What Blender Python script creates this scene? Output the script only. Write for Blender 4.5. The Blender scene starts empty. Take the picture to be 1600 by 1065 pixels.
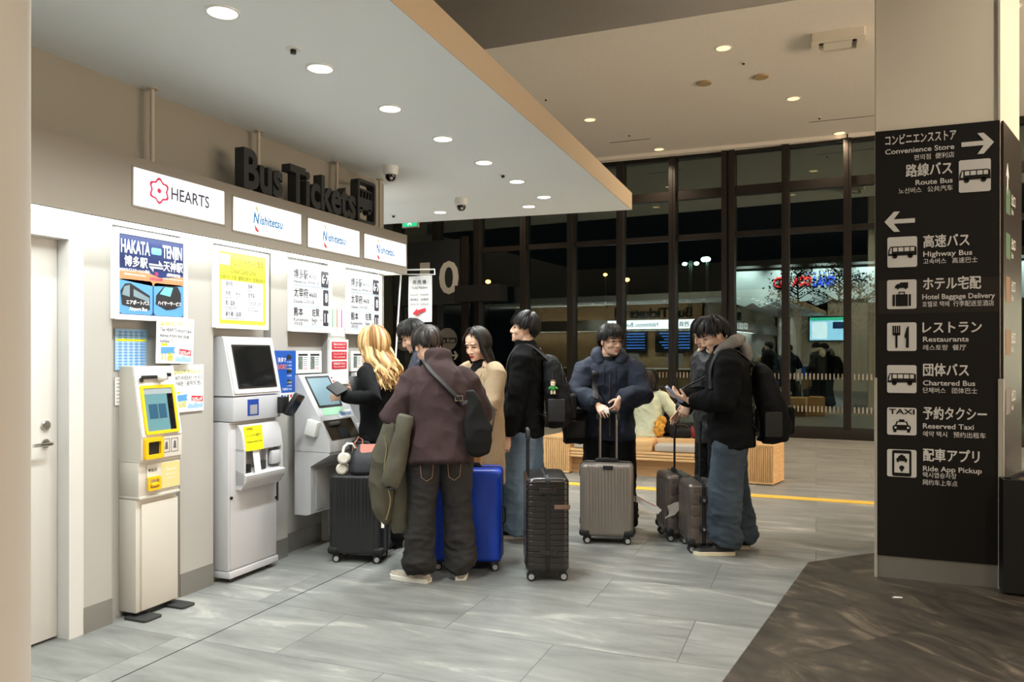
import bpy, bmesh, math, random
from mathutils import Vector, Matrix, noise
random.seed(11)
S = bpy.context.scene
COL = S.collection
PI = math.pi
V = Vector

# ------------------------------------------------------------------ camera, world, exposure
FOC, CX, HY, EYE = 1204.0, 800.0, 552.0, 1.43
YAW = math.atan(475.0 / 1204.0)
SN, CN = math.sin(YAW), math.cos(YAW)
cam = bpy.data.cameras.new('camera')
cam.sensor_width = 36.0
cam.lens = FOC / 1600.0 * 36.0
cam.shift_y = (HY - 532.5) / 1600.0
cam.clip_end = 500
camo = bpy.data.objects.new('camera', cam)
camo.location = (0, 0, EYE)
camo.rotation_euler = (PI / 2, 0, YAW)
COL.objects.link(camo)
S.camera = camo
S.view_settings.view_transform = 'Standard'
S.view_settings.look = 'None'
S.view_settings.gamma = 1
S.view_settings.exposure = 0.0
S.view_settings.use_curve_mapping = False
wd = bpy.data.worlds.new('night'); S.world = wd; wd.use_nodes = True
wd.node_tree.nodes['Background'].inputs[0].default_value = (0.006, 0.008, 0.010, 1)
wd.node_tree.nodes['Background'].inputs[1].default_value = 0.25

def lamp(name, kind, loc, power, col, rot=(0, 0, 0), **kw):
    l = bpy.data.lights.new(name, kind)
    l.energy = power; l.color = col
    for k, v in kw.items(): setattr(l, k, v)
    o = bpy.data.objects.new(name, l); o.location = loc; o.rotation_euler = rot
    COL.objects.link(o)
    return o

COOL = (0.93, 1.0, 0.99)
WARM = (1.0, 0.80, 0.56)
CANZ, HALLZ = 2.89, 5.05            # undersides of the canopy and of the hall ceiling
CANOPY_LIGHTS = [(-2.36, 2.61 + 0.697 * k) for k in range(-5, 7) if k not in (-2, -3)] + [(-2.65, 7.17), (-3.61, 7.13), (-4.7, 7.05), (-5.8, 6.95), (-6.9, 6.85)]
HALL_LIGHTS = [(-1.02, 9.42), (-0.3, 11.65), (-2.59, 13.67), (0.36, 13.76), (-3.26, 11.55), (1.9, 9.42), (2.7, 11.65), (3.3, 13.7), (-4.2, 9.42), (-5.6, 13.5), (-6.6, 11.55)]
NEAR_HALL_LIGHTS = [(0.7, 0.6), (2.6, 1.8), (0.5, -2.2), (2.4, 4.6), (-0.5, 7.2), (2.8, 7.0)]
for x, y in CANOPY_LIGHTS:
    lamp('downlight_lamp', 'SPOT', (x, y, CANZ - 0.03), 86, COOL, spot_size=2.35, spot_blend=0.75, shadow_soft_size=0.05)
for x, y in HALL_LIGHTS:
    lamp('downlight_lamp', 'SPOT', (x, y, HALLZ - 0.03), 170, WARM, spot_size=2.2, spot_blend=0.8, shadow_soft_size=0.06)
for x, y in NEAR_HALL_LIGHTS:
    lamp('downlight_lamp', 'SPOT', (x, y, HALLZ - 0.03), 210, (1.0, 0.9, 0.76), spot_size=2.5, spot_blend=0.8, shadow_soft_size=0.08)

# ------------------------------------------------------------------ measuring helpers: points on known planes
def _ray(px, py):
    u = (px - CX) / FOC
    return (-SN + CN * u, CN + SN * u, (HY - py) / FOC)
def onX(px, py, X):                 # (Y, Z) on the plane x = X
    r = _ray(px, py); d = X / r[0]
    return d * r[1], EYE + d * r[2]
def onY(px, py, Y):                 # (X, Z) on the plane y = Y
    r = _ray(px, py); d = Y / r[1]
    return d * r[0], EYE + d * r[2]
def onZ(px, py, Z=0.0):             # (X, Y) on the plane z = Z
    r = _ray(px, py); d = (Z - EYE) / r[2]
    return d * r[0], d * r[1]

# ------------------------------------------------------------------ materials
def lin(c):
    c = c / 255.0
    return c / 12.92 if c <= 0.04045 else ((c + 0.055) / 1.055) ** 2.4
def rgb(c):
    return (lin(c[0]), lin(c[1]), lin(c[2]), 1)
_M = {}
def mat(name, c=(200, 200, 200), rough=0.5, metal=0.0, vary=0.0, vscale=8.0, bump=0.0, bscale=60.0, stretch=(1, 1, 1), emit=0.0, spec=0.5, coat=0.0, sheen=0.0):
    if name in _M: return _M[name]
    m = bpy.data.materials.new(name); m.use_nodes = True
    nt = m.node_tree; b = nt.nodes['Principled BSDF']
    b.inputs['Base Color'].default_value = rgb(c)
    b.inputs['Roughness'].default_value = rough
    b.inputs['Metallic'].default_value = metal
    b.inputs['Specular IOR Level'].default_value = spec
    b.inputs['Coat Weight'].default_value = coat
    b.inputs['Sheen Weight'].default_value = sheen
    if emit:
        b.inputs['Emission Color'].default_value = rgb(c)
        b.inputs['Emission Strength'].default_value = emit
    if vary or bump:
        tc = nt.nodes.new('ShaderNodeTexCoord'); mp = nt.nodes.new('ShaderNodeMapping')
        mp.inputs['Scale'].default_value = stretch
        nt.links.new(tc.outputs['Object'], mp.inputs['Vector'])
        if vary:
            n = nt.nodes.new('ShaderNodeTexNoise'); n.inputs['Scale'].default_value = vscale; n.inputs['Detail'].default_value = 5
            nt.links.new(mp.outputs[0], n.inputs['Vector'])
            r = nt.nodes.new('ShaderNodeValToRGB')
            lo = [max(0, q * (1 - vary)) for q in rgb(c)[:3]] + [1]; hi = [min(1, q * (1 + vary)) for q in rgb(c)[:3]] + [1]
            r.color_ramp.elements[0].position = 0.3; r.color_ramp.elements[0].color = lo
            r.color_ramp.elements[1].position = 0.7; r.color_ramp.elements[1].color = hi
            nt.links.new(n.outputs['Fac'], r.inputs['Fac']); nt.links.new(r.outputs[0], b.inputs['Base Color'])
        if bump:
            n2 = nt.nodes.new('ShaderNodeTexNoise'); n2.inputs['Scale'].default_value = bscale; n2.inputs['Detail'].default_value = 4
            nt.links.new(mp.outputs[0], n2.inputs['Vector'])
            bp = nt.nodes.new('ShaderNodeBump'); bp.inputs['Strength'].default_value = bump; bp.inputs['Distance'].default_value = 0.01
            nt.links.new(n2.outputs['Fac'], bp.inputs['Height']); nt.links.new(bp.outputs[0], b.inputs['Normal'])
    _M[name] = m
    return m

# ------------------------------------------------------------------ mesh builder
def rot_to(d, up=V((0, 0, 1))):
    d = V(d).normalized()
    x = d.cross(up)
    if x.length < 1e-5: x = d.cross(V((0, 1, 0)))
    x.normalize(); y = x.cross(d).normalized()
    return x, y
def rrect(w, h, r, n=5):
    out = []
    r = min(r, w / 2 - 1e-4, h / 2 - 1e-4)
    for cx, cy, a0 in ((w / 2 - r, h / 2 - r, 0), (-w / 2 + r, h / 2 - r, PI / 2), (-w / 2 + r, -h / 2 + r, PI), (w / 2 - r, -h / 2 + r, 1.5 * PI)):
        for k in range(n + 1):
            a = a0 + k * PI / 2 / n
            out.append((cx + r * math.cos(a), cy + r * math.sin(a)))
    return out
def circle(r, n=24, ry=None):
    return [(r * math.cos(2 * PI * k / n), (ry or r) * math.sin(2 * PI * k / n)) for k in range(n)]

class Fr:                           # a drawing plane: origin, right, up, outward normal
    def __init__(s, o, u, v):
        s.o, s.u, s.v = V(o), V(u).normalized(), V(v).normalized(); s.n = s.u.cross(s.v)
    def p(s, a, b, c=0.0): return s.o + s.u * a + s.v * b + s.n * c
    def sub(s, a, b, c=0.0): return Fr(s.p(a, b, c), s.u, s.v)

class MB:
    def __init__(s): s.bm = bmesh.new(); s.m = 0
    def _f(s, vs):
        try:
            f = s.bm.faces.new(vs); f.material_index = s.m; f.smooth = True; return f
        except ValueError: return None
    def poly(s, pts):
        return s._f([s.bm.verts.new(p) for p in pts])
    def box(s, c, size, bevel=0.0, R=None, seg=2):
        c = V(c); r = bmesh.ops.create_cube(s.bm, size=1.0)
        vs = r['verts']
        for v in vs:
            q = V((v.co.x * size[0], v.co.y * size[1], v.co.z * size[2]))
            v.co = (R @ q if R else q) + c
        fs = list({f for v in vs for f in v.link_faces})
        for f in fs: f.material_index = s.m; f.smooth = True
        if bevel:
            es = list({e for v in vs for e in v.link_edges})
            bmesh.ops.bevel(s.bm, geom=es, offset=min(bevel, min(size) * 0.49), segments=seg, affect='EDGES', profile=0.5, material=-1)
        return s
    def bx(s, x0, x1, y0, y1, z0, z1, bevel=0.0):
        return s.box(((x0 + x1) / 2, (y0 + y1) / 2, (z0 + z1) / 2), (abs(x1 - x0), abs(y1 - y0), abs(z1 - z0)), bevel)
    def prism(s, fr, pts, d0, d1, holes=None):
        a = [s.bm.verts.new(fr.p(x, y, d0)) for x, y in pts]; b = [s.bm.verts.new(fr.p(x, y, d1)) for x, y in pts]
        n = len(pts)
        s._f(a[::-1]); s._f(b)
        for i in range(n):
            s._f([a[i], a[(i + 1) % n], b[(i + 1) % n], b[i]])
        return s
    def ringprism(s, fr, outer, inner, d0, d1):
        n = len(outer)
        L = [[s.bm.verts.new(fr.p(x, y, d)) for x, y in pts] for pts in (outer, inner) for d in (d0, d1)]
        o0, o1, i0, i1 = L
        for k in range(n):
            j = (k + 1) % n
            s._f([o1[k], o1[j], i1[j], i1[k]]); s._f([o0[j], o0[k], i0[k], i0[j]])
            s._f([o0[k], o0[j], o1[j], o1[k]]); s._f([i0[j], i0[k], i1[k], i1[j]])
        return s
    def rings(s, R, cap=True, closed=True):
        L = [[s.bm.verts.new(p) for p in r] for r in R]
        n = len(R[0])
        for a, b in zip(L[:-1], L[1:]):
            for k in range(n if closed else n - 1):
                j = (k + 1) % n
                s._f([a[k], a[j], b[j], b[k]])
        if cap:
            s._f(L[0][::-1]); s._f(L[-1])
        return s
    def tube(s, path, r, sides=8, cap=True, flat=1.0, up=None):
        path = [V(p) for p in path]; n = len(path)
        rs = r if isinstance(r, (list, tuple)) else [r] * n
        R = []; X = None
        for i, p in enumerate(path):
            d = path[min(i + 1, n - 1)] - path[max(i - 1, 0)]
            if d.length < 1e-9: d = V((0, 0, 1))
            d.normalize()
            if X is None:
                if up is not None:
                    X = d.cross(V(up)); X = X if X.length > 1e-4 else rot_to(d)[0]
                else: X = rot_to(d)[0]
            X = (X - d * X.dot(d)); X.normalize()
            Y = d.cross(X)
            rr = rs[i]; ra, rb = rr if isinstance(rr, (list, tuple)) else (rr, rr * flat)
            R.append([p + X * (ra * math.cos(2 * PI * k / sides)) + Y * (rb * math.sin(2 * PI * k / sides)) for k in range(sides)])
        return s.rings(R, cap)
    def ell(s, c, r, R=None, nu=16, nv=10):
        c = V(c); out = []
        for i in range(nv + 1):
            t = 0.02 + (PI - 0.04) * i / nv
            ring = []
            for k in range(nu):
                a = 2 * PI * k / nu
                q = V((r[0] * math.sin(t) * math.cos(a), r[1] * math.sin(t) * math.sin(a), -r[2] * math.cos(t)))
                ring.append((R @ q if R else q) + c)
            out.append(ring)
        return s.rings(out)
    def lathe(s, c, prof, axis=(0, 0, 1), n=24):
        c = V(c); ax = V(axis).normalized(); x, y = rot_to(ax)
        return s.rings([[c + ax * h + (x * math.cos(2 * PI * k / n) + y * math.sin(2 * PI * k / n)) * max(rr, 1e-4) for k in range(n)] for rr, h in prof])
    def cyl(s, c, r, h, axis=(0, 0, 1), n=24, bev=0.0):
        b = bev
        pr = [(r - b, -h / 2), (r, -h / 2 + b), (r, h / 2 - b), (r - b, h / 2)] if b else [(r, -h / 2), (r, h / 2)]
        return s.lathe(c, pr, axis, n)
    def mesh(s, name='mesh'):
        bmesh.ops.recalc_face_normals(s.bm, faces=s.bm.faces)
        me = bpy.data.meshes.new(name); s.bm.to_mesh(me); s.bm.free()
        return me

def finish(me, sharp=40):
    try: me.set_sharp_from_angle(angle=math.radians(sharp))
    except Exception: pass
def obj(name, mb, mats, parent=None, sharp=40, local=False):
    me = mb.mesh(name) if isinstance(mb, MB) else mb
    for m in (mats if isinstance(mats, (list, tuple)) else [mats]): me.materials.append(m)
    finish(me, sharp)
    o = bpy.data.objects.new(name, me); COL.objects.link(o)
    if parent is not None:
        o.parent = parent
        if not local and not parent.get('_loc'):
            base = parent
            off = V(base.location)
            while base.parent: base = base.parent; off += V(base.location)
            me.transform(Matrix.Translation(-off))
    return o
def tag(o, label, cat, group=None, kind=None):
    if label: o['label'] = label
    if cat: o['category'] = cat
    if group: o['group'] = group
    if kind: o['kind'] = kind
    return o
def struct(name, mb, mats, sharp=40):
    o = obj(name, mb, mats, None, sharp); o['kind'] = 'structure'; return o
def thing(name, label, cat, loc=(0, 0, 0), rotz=0.0, group=None):
    # geometry of its children is given in world space when rotz is None, otherwise in the thing's own frame
    o = bpy.data.objects.new(name, None); o.empty_display_size = 0.1
    COL.objects.link(o); o.location = loc
    if rotz is not None: o.rotation_euler = (0, 0, rotz)
    return tag(o, label, cat, group)
LOCAL = set()
def part(name, mb, mats, parent, sharp=40, label=None):
    if isinstance(mb, list):
        for m in mb: o = part(name, m, mats, parent, sharp, label)
        return o
    root = parent
    while root.parent: root = root.parent
    o = obj(name, mb, mats, parent, sharp, local=root.name in LOCAL)
    if label: o['label'] = label
    return o
def local_thing(*a, **k):
    o = thing(*a, **k); LOCAL.add(o.name); return o

# ------------------------------------------------------------------ lettering as thin meshes, one part per line of text
_tc = {}
def text_mesh(body, size=1.0, bold=0.0, ext=0.0, spacing=1.0, shear=0.0):
    c = bpy.data.curves.new('t', 'FONT'); c.body = body; c.size = size; c.resolution_u = 3; c.space_character = spacing; c.shear = shear
    c.extrude = ext
    if bold and all(ord(q) < 0x2000 for q in body): c.offset = bold * size; bold = 0
    o = bpy.data.objects.new('t', c)
    me = o.to_mesh().copy(); o.to_mesh_clear()
    bpy.data.objects.remove(o); bpy.data.curves.remove(c)
    me.materials.clear()
    if bold:
        bm = bmesh.new()
        for dx, dy in ((-bold, 0), (bold, 0), (0, bold * .7), (0, -bold * .7)):
            n0 = len(bm.verts); bm.from_mesh(me); bm.verts.ensure_lookup_table()
            for v in bm.verts[n0:]: v.co.x += dx * size; v.co.y += dy * size; v.co.z += (dx + 2 * dy) * size * 0.01
        bm.to_mesh(me); bm.free()
    return me
class TX:                           # several text lines of one colour -> one lettering mesh
    def __init__(s): s.L = []
    def add(s, fr, a, b, body, size, bold=0.0, width=None, align='L', ext=0.0, off=0.002, height=None, shear=0.0, spacing=1.0):
        me = text_mesh(body, 1.0, bold, ext / max(size, 1e-6), spacing, shear)
        if not len(me.vertices): bpy.data.meshes.remove(me); return s
        xs = [v.co.x for v in me.vertices]; x0, x1 = min(xs), max(xs)
        sx = size
        if width: sx = width / max(x1 - x0, 1e-6)
        dx = {'L': -x0, 'R': -x1, 'C': -(x0 + x1) / 2}[align]
        for v in me.vertices:
            v.co = fr.p(a + (v.co.x + dx) * sx, b + v.co.y * size, off + (v.co.z + ext / max(size, 1e-6)) * size if ext else off + v.co.z * size)
        s.L.append(me)
        return s
    def mesh(s, name='lettering'): return s.L

# ================================================================== STRUCTURE
def floor_mat(name, base, light, dark, rough, along=0.0, tile=(1.2, 0.6), contrast=1.0, ramp=(.32, .62, .72), grain=(.55, 3.2, .9)):
    m = bpy.data.materials.new(name); m.use_nodes = True; nt = m.node_tree; b = nt.nodes['Principled BSDF']
    N = nt.nodes.new; Lk = nt.links.new
    tc = N('ShaderNodeTexCoord')
    mp = N('ShaderNodeMapping'); mp.inputs['Rotation'].default_value = (0, 0, along); Lk(tc.outputs['Object'], mp.inputs['Vector'])
    br = N('ShaderNodeTexBrick'); br.offset = 0.5; br.inputs['Scale'].default_value = 1.0
    br.inputs['Brick Width'].default_value = tile[0]; br.inputs['Row Height'].default_value = tile[1]
    br.inputs['Mortar Size'].default_value = 0.0022; br.inputs['Mortar Smooth'].default_value = 0.0
    br.inputs['Color1'].default_value = (0.25, 0.25, 0.25, 1); br.inputs['Color2'].default_value = (0.75, 0.75, 0.75, 1); br.inputs['Mortar'].default_value = (0.5, 0.5, 0.5, 1)
    Lk(mp.outputs[0], br.inputs['Vector'])
    # offset the veins tile by tile
    ad = N('ShaderNodeVectorMath'); ad.operation = 'MULTIPLY_ADD'; ad.inputs[1].default_value = (9, 5, 3)
    Lk(br.outputs['Color'], ad.inputs[0]); Lk(mp.outputs[0], ad.inputs[2])
    st = N('ShaderNodeMapping'); st.inputs['Scale'].default_value = (grain[0], grain[1], 1); st.inputs['Rotation'].default_value = (0, 0, 0.12); Lk(ad.outputs[0], st.inputs['Vector'])
    n1 = N('ShaderNodeTexNoise'); n1.inputs['Scale'].default_value = 1.6; n1.inputs['Detail'].default_value = 9; n1.inputs['Roughness'].default_value = 0.62; n1.inputs['Distortion'].default_value = grain[2]
    Lk(st.outputs[0], n1.inputs['Vector'])
    r1 = N('ShaderNodeValToRGB'); e = r1.color_ramp.elements
    e[0].position = ramp[0]; e[0].color = rgb(dark); e[1].position = ramp[1]; e[1].color = rgb(base)
    q = e.new(ramp[2]); q.color = rgb(light)
    Lk(n1.outputs['Fac'], r1.inputs['Fac'])
    n2 = N('ShaderNodeTexNoise'); n2.inputs['Scale'].default_value = 5.0; n2.inputs['Detail'].default_value = 10; n2.inputs['Roughness'].default_value = 0.7
    Lk(st.outputs[0], n2.inputs['Vector'])
    r2 = N('ShaderNodeValToRGB'); r2.color_ramp.elements[0].position = 0.25; r2.color_ramp.elements[0].color = (0.78, 0.78, 0.78, 1)
    r2.color_ramp.elements[1].position = 0.75; r2.color_ramp.elements[1].color = (1.12, 1.12, 1.12, 1); Lk(n2.outputs['Fac'], r2.inputs['Fac'])
    mx = N('ShaderNodeMix'); mx.data_type = 'RGBA'; mx.blend_type = 'MULTIPLY'; mx.inputs['Factor'].default_value = contrast
    Lk(r1.outputs[0], mx.inputs['A']); Lk(r2.outputs[0], mx.inputs['B'])
    tint = N('ShaderNodeMapRange'); tint.inputs['From Min'].default_value = 0.25; tint.inputs['From Max'].default_value = 0.75; tint.inputs['To Min'].default_value = 0.9; tint.inputs['To Max'].default_value = 1.06
    Lk(br.outputs['Color'], tint.inputs['Value'])
    m2 = N('ShaderNodeMix'); m2.data_type = 'RGBA'; m2.blend_type = 'MULTIPLY'; m2.inputs['Factor'].default_value = 1
    Lk(mx.outputs['Result'], m2.inputs['A']); Lk(tint.outputs[0], m2.inputs['B'])
    m3 = N('ShaderNodeMix'); m3.data_type = 'RGBA'; Lk(br.outputs['Fac'], m3.inputs['Factor']); Lk(m2.outputs['Result'], m3.inputs['A'])
    m3.inputs['B'].default_value = rgb([q * 0.7 for q in dark])
    Lk(m3.outputs['Result'], b.inputs['Base Color'])
    rr = N('ShaderNodeMapRange'); rr.inputs['To Min'].default_value = rough - 0.06; rr.inputs['To Max'].default_value = rough + 0.12; Lk(n2.outputs['Fac'], rr.inputs['Value']); Lk(rr.outputs[0], b.inputs['Roughness'])
    bp = N('ShaderNodeBump'); bp.inputs['Strength'].default_value = 0.12; bp.inputs['Distance'].default_value = 0.004
    Lk(n2.outputs['Fac'], bp.inputs['Height']); Lk(bp.outputs[0], b.inputs['Normal'])
    return m
M_STONE = floor_mat('grey_stone_tile', (140, 140, 136), (182, 179, 171), (114, 115, 112), 0.42, ramp=(.33, .58, .74), grain=(.6, 2.8, 1.3))
M_DARKSTONE = floor_mat('dark_stone_tile', (76, 69, 60), (122, 109, 94), (54, 49, 44), 0.34, along=0.75, tile=(0.9, 0.9), contrast=1.0, ramp=(.36, .56, .70), grain=(1.1, 2.2, 2.2))
M_WALL = mat('warm_white_wall_panel', (172, 168, 162), 0.55)
M_PAINT = mat('beige_painted_plaster', (190, 178, 160), 0.75)
M_CANOPY = mat('canopy_white_paint', (240, 248, 252), 0.7, bump=0.02, bscale=30)
M_CEIL = mat('beige_ceiling_board', (226, 219, 209), 0.85, vary=0.06, vscale=90, bump=0.12, bscale=130)
M_BLACKCEIL = mat('black_void_ceiling', (5, 5, 5), 0.9)
M_DOOR = mat('cream_door', (206, 203, 198), 0.5)
M_FASCIA = mat('fascia_grey_beige', (131, 122, 110), 0.55)
M_STEEL = mat('brushed_steel', (150, 147, 140), 0.36, 0.6, vary=0.08, vscale=40, stretch=(1, 1, 30))
M_BRONZE = mat('dark_bronze_mullion', (34, 29, 25), 0.38, 0.2)
M_BLACK = mat('black_plastic', (16, 16, 17), 0.45)
M_BLACKGLOSS = mat('black_gloss', (10, 10, 12), 0.12)
M_LED = mat('led_strip_white', (247, 255, 253), 0.5, emit=9.5)
M_LAMPFACE = mat('downlight_face', (255, 250, 240), 0.5, emit=6.0)
M_WARMFACE = mat('warm_downlight_face', (255, 214, 160), 0.5, emit=1.6)
M_WHITE = mat('white_plastic', (232, 232, 228), 0.4)
M_CREAM = mat('cream_plastic', (224, 216, 200), 0.45)
M_DGREY = mat('dark_grey_metal', (48, 48, 47), 0.55)
M_PAPER = mat('white_paper', (238, 238, 234), 0.6)
M_INK = mat('black_ink', (28, 26, 28), 0.6)
M_CHROME = mat('chrome', (200, 200, 200), 0.15, 1.0)

WX = -3.47          # left wall plane
FXX = -3.22         # fascia front
YE = 5.78           # end of the ticket wall
mb = MB(); mb.bx(-14, 9, -9, 14.6, -0.25, 0); struct('floor', mb, M_STONE)
mb = MB(); mb.prism(Fr((0, 0, 0), (1, 0, 0), (0, 1, 0)), [(-1.2, -2), (5.8, -2), (5.8, 9.0), (3.29, 9.0), (-0.049, 5.658)][::1], 0.0, 0.002)
struct('floor_dark', mb, M_DARKSTONE)
mb = MB(); mb.bx(-2.857, -2.852, -2, 9, 0, 0.0015); struct('trim_1', mb, M_BLACK)       # expansion joint
# main ceiling and dark void
mb = MB(); mb.bx(-14, 9, 8.42, 14.3, HALLZ, HALLZ + 0.75); mb.bx(-14, 9, 13.85, 14.02, HALLZ - 0.06, HALLZ)
struct('ceiling_upper', mb, M_CEIL)
mb = MB(); mb.bx(-14, 9, -9, 8.42, 5.75, 5.85); struct('ceiling_dark', mb, M_BLACKCEIL)
mb = MB(); mb.bx(-3.3, -2.6, 12.93, 12.945, HALLZ - 0.004, HALLZ); mb.bx(-0.1, 1.2, 12.93, 12.945, HALLZ - 0.004, HALLZ); struct('trim_2', mb, M_BLACK)
# canopy over the ticket machines
mb = MB(); mb.prism(Fr((0, 0, 0), (1, 0, 0), (0, 1, 0)), [(-1.55, -8.8), (-1.633, 2.5), (-1.743, 7.73), (-4.5, 7.58), (-13.8, 7.05), (-13.8, -8.8)], CANZ, 3.06)
struct('ceiling_lower', mb, [M_CANOPY])
M_EDGE = mat('canopy_edge_beige', (186, 164, 134), 0.6)
mb = MB(); mb.prism(Fr((0, 0, 0), (1, 0, 0), (0, 1, 0)), [(-1.547, -8.8), (-1.630, 2.5), (-1.740, 7.733), (-1.746, 7.733), (-1.6325, 2.5), (-1.5495, -8.8)], CANZ - 0.001, 3.061)
struct('trim_3', mb, M_EDGE)
# left wall of the ticket corner
mb = MB()
mb.bx(-3.9, -3.53, 2.85, YE, 0, 2.2)
for y0, y1 in ((2.85, 3.02), (3.49, 3.757), (4.30, 4.48), (4.96, 5.2), (5.69, YE)): mb.bx(-3.54, WX, y0, y1, 0, 2.2)
mb.bx(-3.9, WX, 1.9, 2.85, 2.08, 2.2); mb.bx(-3.9, WX, -8.8, 1.9, 0, 2.2); mb.bx(-3.9, -3.60, 1.9, 2.85, 0, 2.2)
struct('wall_left', mb, M_WALL)
mb = MB(); mb.bx(-3.9, WX, -8.8, YE, 2.2, CANZ); struct('wall_left_upper', mb, mat('upper_wall_taupe', (156, 150, 138), 0.75))
mb = MB(); mb.bx(-3.60, WX, 2.768, 2.85, 0, 2.0); mb.bx(-3.60, WX, 1.9, 2.85, 2.0, 2.08); struct('trim_4', mb, M_DOOR)
mb = MB(); mb.bx(-3.595, -3.55, 1.9, 2.766, 0.012, 2.0, 0.002)
dr = struct('door_1', mb, M_DOOR)
mb = MB(); mb.cyl((-3.547, 2.70, 0.985), 0.022, 0.012, (1, 0, 0)); mb.tube([(-3.545, 2.70, 0.985), (-3.50, 2.70, 0.985), (-3.495, 2.69, 0.985), (-3.495, 2.60, 0.985)], 0.009)
part('door_handle', mb, M_CHROME, dr, label='steel lever door handle')
mb = MB(); mb.cyl((-3.545, 2.70, 1.075), 0.024, 0.02, (1, 0, 0), bev=0.004); part('lock', mb, M_CHROME, dr)
mb = MB()
for y0, y1 in ((2.85, 3.02), (3.49, 3.757), (4.30, 4.48), (4.96, 5.2), (5.69, YE)): mb.bx(WX, WX + 0.004, y0, y1, 0, 0.135)
mb.bx(-3.53, -3.526, 4.48, 4.96, 0, 0.135); mb.bx(-3.53, -3.526, 5.2, 5.69, 0, 0.135)
struct('baseboard_left', mb, M_STEEL)
# fascia with its light slot and the suspension rods
mb = MB(); mb.bx(FXX - 0.03, FXX, -8.8, 5.742, 2.095, 2.43); mb.bx(-3.47, FXX - 0.03, -8.8, 5.742, 2.125, 2.15); mb.bx(WX, FXX - 0.03, 5.71, 5.742, 2.095, 2.43)
struct('trim_5', mb, M_FASCIA)
mb = MB(); mb.bx(-3.43, -3.255, 1.0, 5.70, 2.108, 2.1245); struct('trim_6', mb, M_LED)
for k, y in enumerate((3.22, 4.09, 4.98, 5.60)):
    mb = MB(); mb.cyl((-3.40, y, (2.43 + CANZ) / 2 - .14), 0.011, CANZ - 2.43 + .28); mb.cyl((-3.40, y, CANZ - 0.004), 0.03, 0.006)
    tag(obj('suspension_rod', mb, M_PAINT), ['pale ceiling rod above the hexagon-logo lightbox', 'pale ceiling rod behind the first black letters', 'pale ceiling rod behind the last black letters', 'pale ceiling rod beside the black bus sign'][k], 'rod', 'rods holding the fascia')
# beige round column in the left foreground
mb = MB(); mb.cyl((-2.21, 1.188, 1.44), 0.36, 2.88, n=64); struct('column', mb, mat('column_beige', (188, 182, 174), 0.6))
# outer walls of the hall
mb = MB(); mb.bx(-14.2, -14, -9, 14.3, 0, 5.8); struct('wall_far_left', mb, M_PAINT)
mb = MB(); mb.bx(9, 9.2, -9, 14.3, 0, 5.8); struct('wall_right', mb, M_PAINT)
mb = MB(); mb.bx(-14, 9, -9.2, -9, 0, 5.8); struct('wall_back', mb, M_PAINT)

# lit shop front along the right side of the hall, out of frame; its warm light grazes the ceiling
mb = MB(); mb.bx(8.9, 8.95, 1.5, 13.0, 0.35, 3.0); sh = struct('window_100', mb, mat('shop_front_glow', (255, 232, 203), 0.5, emit=8.0))
mb = MB()
for y in (1.45, 4.3, 7.2, 10.1, 13.0): mb.bx(8.86, 8.96, y, y + 0.06, 0, 3.1)
mb.bx(8.86, 8.96, 1.45, 13.06, 3.0, 3.1); mb.bx(8.86, 8.96, 1.45, 13.06, 0, 0.35); struct('trim_44', mb, M_BRONZE)

# ---- glazed facade
GY = 14.05
def glass_mat():
    m = bpy.data.materials.new('facade_glass'); m.use_nodes = True; nt = m.node_tree
    for n in list(nt.nodes): nt.nodes.remove(n)
    o = nt.nodes.new('ShaderNodeOutputMaterial'); t = nt.nodes.new('ShaderNodeBsdfTransparent'); g = nt.nodes.new('ShaderNodeBsdfGlossy'); x = nt.nodes.new('ShaderNodeMixShader')
    t.inputs[0].default_value = (0.86, 0.90, 0.88, 1); g.inputs[0].default_value = (0.86, 1, 0.93, 1); g.inputs['Roughness'].default_value = 0.0
    x.inputs[0].default_value = 0.13
    nt.links.new(t.outputs[0], x.inputs[1]); nt.links.new(g.outputs[0], x.inputs[2]); nt.links.new(x.outputs[0], o.inputs[0])
    return m
M_GLASS = glass_mat()
def frost_mat():
    m = bpy.data.materials.new('frosted_tick_band'); m.use_nodes = True; nt = m.node_tree
    for n in list(nt.nodes): nt.nodes.remove(n)
    N = nt.nodes.new; L = nt.links.new
    o = N('ShaderNodeOutputMaterial'); t = N('ShaderNodeBsdfTransparent'); d = N('ShaderNodeBsdfDiffuse'); x = N('ShaderNodeMixShader')
    d.inputs[0].default_value = (0.55, 0.5, 0.44, 1)
    tc = N('ShaderNodeTexCoord'); w = N('ShaderNodeTexWave'); w.inputs['Scale'].default_value = 5.0; w.bands_direction = 'X'
    r = N('ShaderNodeMath'); r.operation = 'GREATER_THAN'; r.inputs[1].default_value = 0.72
    s = N('ShaderNodeMath'); s.operation = 'MULTIPLY'; s.inputs[1].default_value = 0.6
    L(tc.outputs['Object'], w.inputs['Vector']); L(w.outputs['Fac'], r.inputs[0]); L(r.outputs[0], s.inputs[0]); L(s.outputs[0], x.inputs[0])
    L(t.outputs[0], x.inputs[1]); L(d.outputs[0], x.inputs[2]); L(x.outputs[0], o.inputs[0])
    return m
M_FROST = frost_mat()
mull = [-12.2, -11.23, -10.26, -9.3, -8.33, -7.36, -6.40, -5.37, -4.38, -3.40, -2.42, -1.43, -0.48, 0.49, 1.46, 2.43, 3.40, 4.37, 5.34, 6.31, 7.28, 8.25]
mb = MB(); mb.bx(-14, 9, GY - 0.12, GY + 0.12, 0, 0.185, 0.004); struct('trim_7', mb, M_BRONZE)
mb = MB(); mb.bx(-14, 9, GY - 0.08, GY + 0.08, 4.94, HALLZ + 0.1); struct('trim_8', mb, M_BRONZE)
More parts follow.
